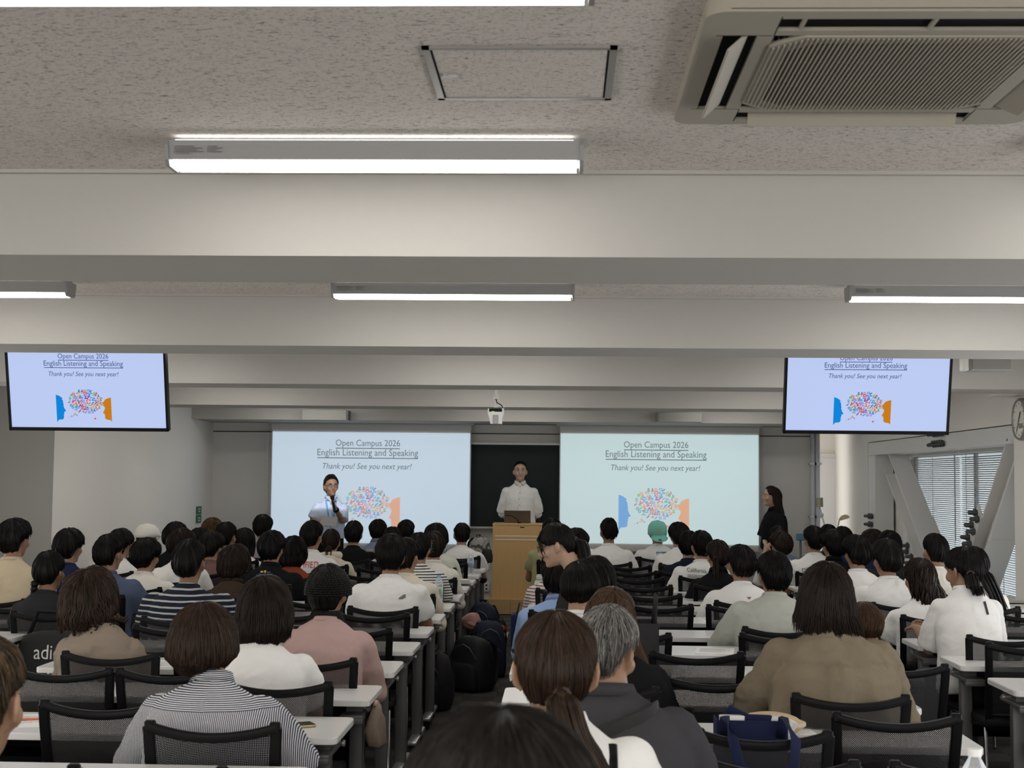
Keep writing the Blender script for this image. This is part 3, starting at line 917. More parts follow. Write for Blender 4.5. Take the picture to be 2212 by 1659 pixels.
speaker_box(1421, 1517, 889, 913, 17.62, .226, 'long grey speaker on the front beam above the right projection screen', -1)
t = speaker_box(2098, 2187, 768, 800, 10.3, .22, 'small grey speaker hanging beside the right hanging display', -1)
b = MB(); b.bx(-.20, -.155, .02, .12, -.055, .12, 0, .01); b.bx(-.12, .12, .08, .14, .05, CEIL - t.location.z); b.build('bracket', WHITE_METAL, t)

cd = 13.3
c0 = px(1071, 900, cd)
cu = thing('ceiling_camera', 'small white camera unit hanging from a ceiling pole before the chalkboard', 'camera', (c0.x, cd, c0.z))
K = cd / FPX
b = MB(); b.cyl((0, 0, 20 * K), (0, 0, CEIL - c0.z), .016, n=12); b.cyl((0, 0, 38 * K), (0, 0, 46 * K), .03, .022, n=12); b.build('pole', WHITE_METAL, cu, 'auto')
b = MB(); b.prism([(-17 * K, 17 * K), (17 * K, 17 * K), (17 * K, 6 * K), (14 * K, -5 * K), (13 * K, -16 * K), (-11 * K, -16 * K), (-13 * K, -5 * K), (-17 * K, 6 * K)], -.05, .1, plane='XZ'); b.build('housing', mat('camera_white', (.8, .8, .8), .35, grain=.01), cu)
b = MB(); b.bx(-14 * K, 14 * K, -.053, -.045, 10 * K, 17 * K); b.build('port_panel', BLACK_PL, cu)
b = MB(); b.bx(-9 * K, -2 * K, -.055, -.05, 9 * K, 11 * K); b.build('status_light', emit('led_green', (.55, .9, .25), .9), cu)
b = MB(); b.bx(-6 * K, 6 * K, -.056, -.048, -16 * K, 3 * K, 0, .006); b.build('lens_block', mat('camera_grey', (.38, .38, .38), .4, grain=.02), cu)
b = MB(); b.tube([(0, -.02, 38 * K), (.01, -.03, 30 * K), (.05, -.04, 25 * K), (.07, -.04, 18 * K)], .005, 6); b.build('cable', BLACK_PL, cu, True)
b = MB(); b.cyl((15 * K, -.02, 17 * K), (15 * K, -.02, 27 * K), .014, n=10); b.build('bracket_arm', WHITE_METAL, cu, True)

ck = px(2197, 906, 11.88)
cl = thing('wall_clock', 'round grey rimmed wall clock on the right hand column', 'clock', (XC, 11.87, ck.z))
rotc = Matrix.Rotation(R(-90), 3, 'Y')
r = .175
b = MB(); b.lathe([(0, 0), (r, 0), (r, .03), (r - .012, .045), (r - .022, .03), (0, .03)], n=40, rot=rotc); b.build('rim', mat('clock_rim', (.33, .33, .32), .35, metal=.4, grain=.02), cl, 'auto')
b = MB(); b.lathe([(0, .031), (r - .022, .031), (r - .022, .0325), (0, .0325)], n=40, rot=rotc); dl = b.build('dial', mat('clock_dial', (.78, .75, .66), .5, grain=.02), cl)
b = MB()
for i in range(12):
    q = 2 * math.pi * i / 12
    y_, z_ = math.sin(q) * .13, math.cos(q) * .13
    b.box((-.034, y_, z_), (.001, .006, .018), Matrix.Rotation(-q, 3, 'X'))
b.build('hour_mark', DARK, dl)
for ln_, wd, q in ((.075, .010, R(-35)), (.115, .007, R(150))):
    b = MB(); b.box((-.036, math.sin(q) * ln_ / 2, math.cos(q) * ln_ / 2), (.002, wd, ln_), Matrix.Rotation(-q, 3, 'X')); b.build('hand', DARK, dl)
b = MB(); b.bx(-.035, -.033, -.09, .005, -.075, -.035); b.build('date_window', mat('lcd_grey', (.20, .21, .19), .3, grain=.02), dl)
b = MB(); b.bx(3.58, 3.80, 11.2, 12.1, 1.65 + 190 * 12 / FPX, 1.65 + 203 * 12 / FPX, 0, .01)
struct(b.build('trim_12', PAINT2))

g0, g1 = px(438, 1094, 18.3), px(445, 1130, 18.3)
sg = thing('green_sign', 'narrow green safety sign on the end of the bright left wall', 'sign', (XLF, 18.3, g1.z))
hh = g0.z - g1.z
M_GRN = mat('sign_green', (.012, .13, .05), .5, grain=.03)
for k, (a, c) in enumerate(((0, .50), (.54, 1.0))):
    b = MB(); b.bx(0.0, .012, -.12, .12, a * hh, c * hh); o = b.build('sign_plate', M_GRN, sg)
    b = MB(); b.bx(.012, .0135, -.03, .05, (a + .12) * hh, (a + .2) * hh); b.bx(.012, .0135, -.06, .06, (a + .28) * hh, (a + .34) * hh); b.build('pictogram', WHITE_METAL, o)

for i, xx in enumerate((1755, 1766)):
    a = px(xx, 950, 18.93)
    b = MB(); b.cyl((0, 0, 0), (0, 0, LOW), .030, n=14)
    o = b.build('conduit_pipe', mat('pipe_bluish_white', (.58, .60, .66), .4, grain=.02), None, True, (a.x, 18.93, 0))
    tag(o, ('left' if i == 0 else 'right') + ' of two white conduit pipes at the end of the front wall', 'pipe', 'conduit pipes')
    for zz in (1.9, 1.2, .6):
        b = MB(); b.bx(-.045, .045, -.034, .068, zz, zz + .03); b.build('clamp', SILVER, o)
# desk lamps on a small table in front of the recess
sx = px(1800, 1150, 18.45)
st = thing('side_table', 'small white table under the two desk lamps in the front right corner', 'table', (sx.x, 18.45, 0))
b = MB(); b.bx(-.35, .35, -.22, .22, .72, .745, 0, .006); b.build('tabletop', TABLE_W, st)
for a in (-.31, .31):
    for c in (-.18, .18):
        b = MB(); b.bx(a - .015, a + .015, c - .015, c + .015, 0, .72); b.build('leg', GREY_MET, st)
M_CREAM = mat('lamp_cream', (.62, .55, .36), .5, grain=.03)
p = px(1770, 1085, 18.45)
t = thing('desk_lamp', 'silver desk lamp with a cylinder shade beside the conduit pipes', 'desk lamp', (p.x + .15, 18.45, .745))
z = p.z - .745
b = MB(); b.cyl((0, 0, 0), (0, 0, .02), .07); b.build('base', WHITE_METAL, t, 'auto')
b = MB(); b.tube([(0, 0, .02), (-.02, 0, .12), (-.12, 0, z - .16)], .010, 8); b.ell((-.12, 0, z - .16), (.025, .025, .025)); b.tube([(-.12, 0, z - .16), (-.15, 0, z - .06)], .010, 8); b.build('arm', WHITE_METAL, t, True)
b = MB(); b.lathe([(0, .06), (.045, .06), (.048, -.06), (.040, -.06), (.038, .05), (0, .05)], c=(-.15, 0, z)); b.build('lamp_shade', mat('shade_bronze', (.36, .32, .25), .4, metal=.3, grain=.02), t, 'auto')
p = px(1822, 1118, 18.45)
t = thing('desk_lamp', 'cream desk lamp with a bowl shade before the corner column', 'desk lamp', (p.x - .14, 18.45, .745))
z = p.z - .745
b = MB(); b.cyl((0, 0, 0), (0, 0, .02), .07); b.build('base', WHITE_METAL, t, 'auto')
b = MB(); b.tube([(0, 0, .02), (0, 0, .05), (.09, 0, z - .02), (.13, 0, z + .01)], .009, 8); b.build('arm', WHITE_METAL, t, True)
b = MB(); b.lathe([(0, .035), (.03, .032), (.06, .01), (.068, -.02), (.06, -.018), (.05, 0), (0, .02)], c=(.15, 0, z), rot=Matrix.Rotation(R(-18), 3, 'Y')); b.build('lamp_shade', M_CREAM, t, 'auto')
p = px(1729, 1160, 16.9)
t = thing('blue_box_stand', 'small blue box on a thin grey stand behind the front right seats', 'stand', (p.x, 16.9, 0))
b = MB(); b.cyl((0, 0, .02), (0, 0, p.z - .04), .014, n=10); b.build('pole', GREY_MET, t, True)
b = MB(); b.cyl((0, 0, 0), (0, 0, .02), .14, .12); b.build('base', GREY_MET, t, 'auto')
b = MB(); b.bx(-.05, .05, -.035, .035, p.z - .04, p.z + .04, 0, .008); b.build('box', mat('box_blue', (.06, .17, .26), .4, grain=.03), t)
# wall socket left of the podium
p = px(1051, 1268, 18.98)
t = thing('wall_socket', 'pale wall socket box low on the front wall left of the podium', 'socket', (p.x, 18.99, p.z))
b = MB(); b.bx(-.035, .035, -.03, .0, -.06, .06, 0, .006); b.build('cover', WHITE_METAL, t)
b = MB(); b.bx(-.012, .012, -.034, -.028, .015, .035); b.bx(-.012, .012, -.034, -.028, -.035, -.015); b.build('outlet', DARK, t)
# ================================================================== DESKS AND CHAIRS
def mesh_back_material():
    m, nt, b = base_mat('black_mesh_fabric')
    b.inputs['Base Color'].default_value = (.012, .012, .013, 1)
    b.inputs['Roughness'].default_value = .6
    uv = nd(nt, 'ShaderNodeUVMap')
    sep = nd(nt, 'ShaderNodeSeparateXYZ'); nt.links.new(uv.outputs[0], sep.inputs[0])
    def wave(op):
        a = nd(nt, 'ShaderNodeMath', operation=op); nt.links.new(sep.outputs['X'], a.inputs[0]); nt.links.new(sep.outputs['Y'], a.inputs[1])
        k = nd(nt, 'ShaderNodeMath', operation='MULTIPLY'); k.inputs[1].default_value = 2 * math.pi / .0072; nt.links.new(a.outputs[0], k.inputs[0])
        c = nd(nt, 'ShaderNodeMath', operation='COSINE'); nt.links.new(k.outputs[0], c.inputs[0])
        return c.outputs[0]
    s = nd(nt, 'ShaderNodeMath', operation='ADD'); nt.links.new(wave('ADD'), s.inputs[0]); nt.links.new(wave('SUBTRACT'), s.inputs[1])
    g = nd(nt, 'ShaderNodeMath', operation='GREATER_THAN'); g.inputs[1].default_value = .88; nt.links.new(s.outputs[0], g.inputs[0])
    tr = nd(nt, 'ShaderNodeBsdfTransparent'); mx = nd(nt, 'ShaderNodeMixShader')
    nt.links.new(g.outputs[0], mx.inputs['Fac']); nt.links.new(b.outputs[0], mx.inputs[1]); nt.links.new(tr.outputs[0], mx.inputs[2])
    nt.links.new(mx.outputs[0], nt.nodes['Material Output'].inputs['Surface'])
    return m
M_MESH = mesh_back_material()
def back_pt(u, v):
    hw = .192 + .018 * v
    zt = .838 - .030 * (1 - u * u)
    z = .47 + (zt - .47) * v
    y = .075 * (1 - v) ** 1.3 - .028 * (1 - u * u)
    return Vector((u * hw, y, z))
def chair_meshes():
    d = {}
    b = MB()
    n = 12
    b.tube([back_pt(-1 + 2 * i / n, 1) for i in range(n + 1)], [(.016, .013)] * (n + 1), 16, up=(0, 0, 1), sq=.45)
    for s in (-1, 1):
        b.tube([back_pt(s, v / 5) + Vector((0, 0, -.06 if v == 0 else 0)) for v in range(6)], [(.019, .012)] * 6, 16, up=(1, 0, 0), sq=.5)
        b.box(back_pt(s, 1) + Vector((-s * .004, 0, .002)), (.034, .027, .036), None, 0, .005, 1)
    b.tube([back_pt(-1 + 2 * i / n, .03) for i in range(n + 1)], .013, 8)
    d['back_frame'] = b.mesh('back_frame', BLACK_PL, 'auto')
    b = MB(); nu, nv = 10, 6
    vs = []; uvs = []; fs = []
    for j in range(nv + 1):
        for i in range(nu + 1):
            p = back_pt(-1 + 2 * i / nu, j / nv); vs.append(p); uvs.append((p.x + 1, p.z + 1))
    for j in range(nv):
        for i in range(nu):
            a = j * (nu + 1) + i; fs.append((a, a + 1, a + nu + 2, a + nu + 1))
    b.add(vs, fs, 0, uvs); d['back_mesh'] = b.mesh('back_mesh', M_MESH, True)
    b = MB(); b.bx(-.215, .215, .045, .475, .415, .462, 0, .018, 3); d['seat'] = b.mesh('seat', mat('seat_black_fabric', (.012, .012, .013), .9, spec=.15, grain=.2, gscale=200, bump=.2), 'auto')
    b = MB()
    for s in (-1, 1): b.tube([(s * .192, .06, .42), (s * .205, .3, .405), (s * .19, .44, .405)], .012, 8)
    for y in (.1, .4): b.cyl((-.2, y, .405), (.2, y, .405), .011, n=8)
    d['seat_frame'] = b.mesh('seat_frame', BLACK_PL, True)
    d['leg'] = []
    for (sx, y0, y1) in ((-1, .12, .02), (1, .12, .02), (-1, .40, .46), (1, .40, .46)):
        b = MB(); b.tube([(sx * .198, y0, .41), (sx * .212, y1, .012)], .010, 8); b.cyl((sx * .212, y1, .0), (sx * .212, y1, .02), .014, n=8)
        d['leg'].append(b.mesh('leg', CHROME, 'auto'))
    return d
CHM = chair_meshes()
CHAIRS = []
def chair(x, y, label, rotz=0.0):
    t = thing('mesh_back_chair', label, 'chair', (x, y, 0), rotz, 'black mesh-back chairs')
    for k in ('back_frame', 'back_mesh', 'seat', 'seat_frame'):
        place(k, CHM[k], t)
    for l in CHM['leg']: place('leg', l, t)
    CHAIRS.append((x, y))
    return t

def desk_meshes(w=1.755):
    d = {}
    h = w / 2
    def outline(a, dep0, dep1, c):
        pts = []
        for (cx, cy, q0) in ((a - c, dep1 - c, 0), (-a + c, dep1 - c, 90), (-a + c, dep0 + c, 180), (a - c, dep0 + c, 270)):
            for k in range(5):
                q = R(q0 + 22.5 * k); pts.append((cx + c * math.cos(q), cy + c * math.sin(q)))
        return pts
    b = MB(); b.prism(outline(h - .002, -.448, -.002, .03), .694, .72, plane='XY'); b.prism(outline(h, -.45, 0, .032), .697, .717, plane='XY')
    d['tabletop'] = b.mesh('tabletop', [TABLE_W])
    b = MB(); b.bx(-h + .10, h - .10, -.075, -.063, .30, .685, 0, .004); d['modesty_panel'] = b.mesh('modesty_panel', DARK)
    b = MB(); b.bx(-h + .16, h - .16, -.34, -.08, .590, .600); b.bx(-h + .16, h - .16, -.345, -.335, .590, .615); d['shelf'] = b.mesh('shelf', DARK)
    b = MB(); b.bx(-.03, .03, -.235, -.185, .075, .66, 0, .006); d['post'] = b.mesh('leg_post', GREY_MET, 'auto')
    b = MB(); b.bx(-.05, .05, -.40, -.10, .628, .650, 0, .006); b.bx(-.05, .05, -.40, -.37, .61, .64, 0, .006); b.bx(-.035, .035, -.30, -.10, .645, .694); d['bracket'] = b.mesh('bracket', GREY_MET, 'auto')
    b = MB(); b.bx(-.03, .03, -.47, .06, .055, .085, 0, .01); d['foot'] = b.mesh('foot', SILVER, 'auto')
    b = MB()
    for y in (-.43, .02):
        b.cyl((-.012, y, .028), (.012, y, .028), .028, n=14); b.cyl((0, y, .03), (0, y, .06), .012, n=8)
    d['caster'] = b.mesh('caster', DARK, 'auto')
    b = MB(); b.cyl((0, 0, 0), (.035, 0, 0), .006, n=8); b.cyl((.032, 0, 0), (.042, 0, 0), .012, n=10); d['bag_hook'] = b.mesh('bag_hook', SILVER, 'auto')
    return d
DKM = desk_meshes()
def desk(x, y, label):
    """x, y: the middle of the far edge of the top"""
    t = thing('folding_desk', label, 'desk', (x, y, 0), 0, 'white folding desks')
    place('tabletop', DKM['tabletop'], t); place('modesty_panel', DKM['modesty_panel'], t); place('shelf', DKM['shelf'], t)
    for s in (-1, 1):
        X = s * (.8775 - .085)
        lg = place('leg', DKM['post'], t, (X, 0, 0))
        place('bracket', DKM['bracket'], lg); f = place('foot', DKM['foot'], lg); place('caster', DKM['caster'], lg)
        k = place('bag_hook', DKM['bag_hook'], t, (X + s * .045, -.26, .667)); k.rotation_euler = (0, 0, 0 if s > 0 else math.pi)
    return t
PITCH = .87
BANKS = {'left': (-1.6825, [4.64] + [4.74 + PITCH * k for k in range(1, 14)], [-1.13, -1.63, -2.09]),
         'middle': (.6275, [4.74 + PITCH * k for k in range(-1, 14)], [.09, .64, 1.17]),
         'far_left': (-4.02, [8.47 + PITCH * k for k in range(0, 10)], [-3.42, -3.98, -4.50]),
         'right': (2.9375, [7.05 + PITCH * k for k in range(0, 11)], [2.38, 2.93, 3.46])}
BTXT = {'left': 'bank left of the centre aisle', 'middle': 'bank right of the centre aisle', 'far_left': 'bank along the left wall', 'right': 'bank along the window wall'}
for bk, (xc, rows, seats) in BANKS.items():
    for i, y in enumerate(rows):
        desk(xc, y, 'white folding desk, %s from the back in the %s' % (ORD[i + 1], BTXT[bk]))
# ================================================================== PEOPLE
TMP = bpy.data.scenes.new('workbench')
def remesh(mb, voxel, smooth=4, decimate=None):
    me = bpy.data.meshes.new('raw')
    me.from_pydata(mb.v, [], mb.f)
    bm = bmesh.new(); bm.from_mesh(me); bmesh.ops.recalc_face_normals(bm, faces=bm.faces); bm.to_mesh(me); bm.free()
    o = bpy.data.objects.new('raw', me); TMP.collection.objects.link(o)
    m = o.modifiers.new('r', 'REMESH'); m.mode = 'VOXEL'; m.voxel_size = voxel
    if smooth:
        s = o.modifiers.new('s', 'SMOOTH'); s.factor = .5; s.iterations = smooth
    vl = TMP.view_layers[0]; vl.update()
    out = bpy.data.meshes.new_from_object(o.evaluated_get(vl.depsgraph))
    bpy.data.objects.remove(o); bpy.data.meshes.remove(me)
    out.polygons.foreach_set('use_smooth', [True] * len(out.polygons))
    return out

def skin_mat(name, col):
    if name in MATS: return MATS[name]
    m = mat(name, col, .5, spec=.35, grain=.07, gscale=25, bump=.05, bscale=300)
    return m
SKIN = {'a': skin_mat('skin_light', (.33, .195, .125)), 'b': skin_mat('skin_medium', (.28, .162, .102)), 'c': skin_mat('skin_tan', (.20, .11, .066)), 'd': skin_mat('skin_pale', (.43, .275, .195))}
M_TROUS = mat('dark_trousers', (.02, .021, .026), .9, spec=.1, grain=.15, gscale=120)
M_SHOE = mat('dark_shoes', (.03, .03, .03), .5, grain=.1)
M_EYEW = mat('eye_white', (.62, .60, .57), .25, grain=.02)
M_EYED = mat('eye_dark', (.012, .009, .008), .15, grain=.02)
M_LIP = mat('lips', (.36, .13, .11), .45, grain=.05)
def fabric(name, col, bump=.25, rough=.92):
    return mat('cloth_' + name, col, rough, spec=.05, grain=.05, gscale=18, bump=bump, bscale=55)
def hair_mat(name, c1, c2, spec=.45):
    if name in MATS: return MATS[name]
    m, nt, b = base_mat('hair_' + name)
    b.inputs['Roughness'].default_value = .38
    b.inputs['Specular IOR Level'].default_value = spec * .30
    uv = nd(nt, 'ShaderNodeUVMap'); mp = nd(nt, 'ShaderNodeMapping'); mp.inputs['Scale'].default_value = (150, 1.1, 1)
    nt.links.new(uv.outputs[0], mp.inputs['Vector'])
    n = nd(nt, 'ShaderNodeTexNoise'); n.inputs['Scale'].default_value = 1; n.inputs['Detail'].default_value = 4; n.inputs['Roughness'].default_value = .7
    nt.links.new(mp.outputs[0], n.inputs['Vector'])
    r = nd(nt, 'ShaderNodeMapRange'); r.inputs['From Min'].default_value = .42; r.inputs['From Max'].default_value = .78
    nt.links.new(n.outputs['Fac'], r.inputs['Value'])
    mx = nd(nt, 'ShaderNodeMix', data_type='RGBA'); mx.inputs['A'].default_value = (*c1, 1); mx.inputs['B'].default_value = (*c2, 1)
    nt.links.new(r.outputs[0], mx.inputs['Factor']); nt.links.new(mx.outputs['Result'], b.inputs['Base Color'])
    bp = nd(nt, 'ShaderNodeBump'); bp.inputs['Strength'].default_value = .55; bp.inputs['Distance'].default_value = .004
    nt.links.new(n.outputs['Fac'], bp.inputs['Height']); nt.links.new(bp.outputs[0], b.inputs['Normal'])
    MATS[name] = m
    return m
def _streaky(m):
    for n in m.node_tree.nodes:
        if n.type == 'MAP_RANGE': n.inputs['From Min'].default_value = .45; n.inputs['From Max'].default_value = .90
    return m
HAIR = {'black': hair_mat('black', (.0032, .0028, .0028), (.013, .0115, .011)),
        'soft': hair_mat('soft_black', (.005, .004, .0038), (.024, .019, .016)),
        'dark': hair_mat('dark_brown', (.007, .0045, .0035), (.042, .025, .018)),
        'brown': hair_mat('brown', (.014, .0085, .006), (.085, .050, .032)),
        'chest': hair_mat('chestnut', (.030, .016, .009), (.125, .070, .040)),
        'gray': hair_mat('grey', (.018, .017, .016), (.50, .48, .45)),
        'gold': hair_mat('gold_streak', (.02, .013, .008), (.22, .13, .045)),
        'streak': _streaky(hair_mat('blond_streak', (.008, .006, .0045), (.26, .16, .075)))}

def sst(a, b, x):
    t = max(0.0, min(1.0, (x - a) / (b - a))); return t * t * (3 - 2 * t)
def bez(a, b, c, t):
    return a * ((1 - t) ** 2) + b * (2 * t * (1 - t)) + c * (t * t)

TORSO = [(-.14, .150, .100, .100), (0, .176, .120, .122), (.2, .160, .112, .106), (.45, .158, .115, .102), (.64, .168, .116, .108), (.76, .166, .100, .102), (.85, .142, .078, .090), (.92, .106, .062, .076), (.965, .078, .056, .066), (1.0, .060, .053, .058)]
HEADR = [(-.120, .020, .082, .0), (-.112, .034, .090, .01), (-.095, .047, .094, .035), (-.07, .057, .093, .055), (-.04, .066, .093, .075), (0, .073, .095, .090), (.03, .0755, .096, .096), (.06, .0735, .092, .094), (.083, .062, .076, .080), (.098, .042, .050, .055), (.105, .018, .022, .024)]

def finger_set(b, wrist, fwd, up, side, curl, s=1.0, thumb=1):
    """palm, four bent fingers of unequal length, thumb from the side of the palm"""
    fwd, up, side = Vector(fwd).normalized(), Vector(up).normalized(), Vector(side).normalized()
    pal = wrist + fwd * (.045 * s)
    b.tube([wrist - fwd * .012, wrist + fwd * (.02 * s), wrist + fwd * (.055 * s), wrist + fwd * (.088 * s)], [(.024 * s, .019 * s), (.031 * s, .019 * s), (.039 * s, .016 * s), (.036 * s, .012 * s)], 10, up=side)
    for i, (o, L) in enumerate(((-.030, .062), (-.010, .074), (.011, .070), (.030, .055))):
        p = wrist + fwd * (.082 * s) + side * (o * s)
        d = fwd.copy(); pts = [p]
        for k, f in enumerate((.42, .33, .25)):
            d = (Matrix.Rotation(-curl * (.7 + .25 * k), 3, side.cross(fwd).cross(fwd) if False else side) @ d)
            p = p + d * (L * f * s); pts.append(p)
        b.tube(pts, [.0092 * s, .0088 * s, .008 * s, .0062 * s], 7)
    t0 = wrist + fwd * (.022 * s) - side * (.026 * s * thumb)
    d = (fwd * .62 - side * (.75 * thumb) - up * .25).normalized()
    t1 = t0 + d * (.04 * s); d2 = (fwd * .9 - side * (.2 * thumb) - up * .35).normalized()
    b.tube([t0, t1, t1 + d2 * (.032 * s), t1 + d2 * (.05 * s)], [.0125 * s, .0108 * s, .009 * s, .006 * s], 7)

def head_geometry(b, C, Rh, s):
    X, Y = Rh @ Vector((1, 0, 0)), Rh @ Vector((0, 1, 0))
    b.rings([(C + Rh @ Vector((0, 0, z * s)), rx * s, yf * s, yb * s, X, Y) for (z, rx, yf, yb) in HEADR], 24)
    def H(x, y, z): return C + Rh @ (Vector((x, y, z)) * s)
    # nose, brow ridge, cheeks, chin, ears
    b.tube([H(0, .094, .018), H(0, .106, -.010), H(0, .116, -.033), H(0, .104, -.046)], [(.008 * s, .012 * s), (.0105 * s, .012 * s), (.0165 * s, .013 * s), (.015 * s, .008 * s)], 9, up=X)
    b.ell(H(0, .087, -.066), (.026 * s, .014 * s, .016 * s), 12, 8, rot=Rh)
    b.ell(H(0, .082, -.105), (.022 * s, .016 * s, .014 * s), 12, 8, rot=Rh)
    for q in (-1, 1):
        b.ell(H(q * .030, .086, .027), (.026 * s, .014 * s, .008 * s), 10, 6, rot=Rh)
        b.ell(H(q * .042, .068, -.030), (.024 * s, .026 * s, .028 * s), 10, 6, rot=Rh)
        er = Rh @ Matrix.Rotation(R(q * 30), 3, 'Z') @ Matrix.Rotation(R(12), 3, 'X')
        b.ell(H(q * .084, -.014, -.012), (.0095 * s, .021 * s, .034 * s), 12, 8, rot=er)
        b.ell(H(q * .076, -.004, -.038), (.008 * s, .011 * s, .014 * s), 10, 6, rot=er)

def face_islands(C, Rh, s, sl):
    """eyes, brows and lips on their own material slots: eyes slot sl, sl+1; lips sl+2; brows sl+3"""
    b = MB()
    X = Rh @ Vector((1, 0, 0))
    def H(x, y, z): return C + Rh @ (Vector((x, y, z)) * s)
    for q in (-1, 1):
        b.ell(H(q * .031, .0885, .006), (.0145 * s, .008 * s, .0065 * s), 12, 8, sl, Rh)
        b.ell(H(q * .031, .0945, .006), (.0062 * s, .004 * s, .0062 * s), 10, 6, sl + 1, Rh)
        b.tube([H(q * .016, .0965, .0125), H(q * .031, .0985, .0145), H(q * .047, .090, .0105)], [.0018 * s, .0022 * s, .0015 * s], 5, sl + 1)
        b.tube([H(q * .013, .1005, .028), H(q * .032, .101, .033), H(q * .052, .089, .026)], [.0028 * s, .0036 * s, .0018 * s], 6, sl + 3)
    b.tube([H(-.023, .092, -.066), H(-.010, .0995, -.062), H(0, .1005, -.0635), H(.010, .0995, -.062), H(.023, .092, -.066)], [.0015 * s, .0036 * s, .0034 * s, .0036 * s, .0015 * s], 6, sl + 2)
    b.tube([H(-.020, .092, -.068), H(0, .0995, -.0715), H(.020, .092, -.068)], [.0015 * s, .0046 * s, .0015 * s], 6, sl + 2)
    return b

def arm_geometry(b, Sh, El, Wr, k, r=(.052, .046, .041, .028)):
    b.tube([Sh, Sh.lerp(El, .35), El, El.lerp(Wr, .3), Wr], [r[0] * k, r[0] * .92 * k, r[1] * k, r[2] * 1.04 * k, r[3] * k], 12)
    b.ell(El, (r[1] * 1.02 * k,) * 3, 10, 6)

def torso_rings(J, k, off=0.0, loose=0.0, t0=-.14, t1=1.0, yaw=0.0):
    out = []
    H, M_, N = J['hip'], J['mid'], J['neck']
    for (t, rx, yf, yb) in TORSO:
        if t < t0 - 1e-6 or t > t1 + 1e-6: continue
        c = bez(H, M_, N, t) if t >= 0 else H + (H - bez(H, M_, N, .1)) * (-t * 5)
        tan = (bez(H, M_, N, min(1, t + .05)) - bez(H, M_, N, max(0, t - .05))) if t > .0 else (N - H)
        tan.normalize()
        ax = Matrix.Rotation(J.get('tyaw', 0) * t, 3, 'Z') @ Vector((1, 0, 0))
        ay = tan.cross(ax).normalized()
        l = loose * sst(1.0, .55, t) if t > .55 else loose
        l = loose * (1 - sst(.5, .92, t))
        neckw = 1 - sst(.85, 1.0, t) * .55
        kk = k if t < .95 else 1.0
        out.append((c, rx * kk + off * neckw + l, yf * kk + off * neckw + l * .6, yb * kk + off * neckw + l * .8, ax, ay))
    return out

def wrinkle(me, amp, seed, extra=None, pull=1.0):
    n = len(me.vertices)
    co = np.zeros(n * 3, dtype=np.float32); me.vertices.foreach_get('co', co); co = co.reshape(-1, 3)
    no = np.zeros(n * 3, dtype=np.float32); me.vertex_normals.foreach_get('vector', no); no = no.reshape(-1, 3)
    off = Vector((seed * 3.1, seed * 1.7, seed * .9))
    d = np.zeros(n, dtype=np.float32)
    for i in range(n):
        x, y, z = co[i]
        p = Vector((x * 7 + z * 3.5 * (1 if x > 0 else -1) * pull, y * 7, z * 12)) + off
        q = Vector((x * 16 - z * 9, y * 16, z * 22)) + off
        d[i] = noise.noise(p) * amp + (.5 - abs(noise.noise(q))) * amp * .6
        if extra is not None: d[i] += extra(x, y, z)
    co += no * d[:, None]
    me.vertices.foreach_set('co', co.ravel())
    me.update()

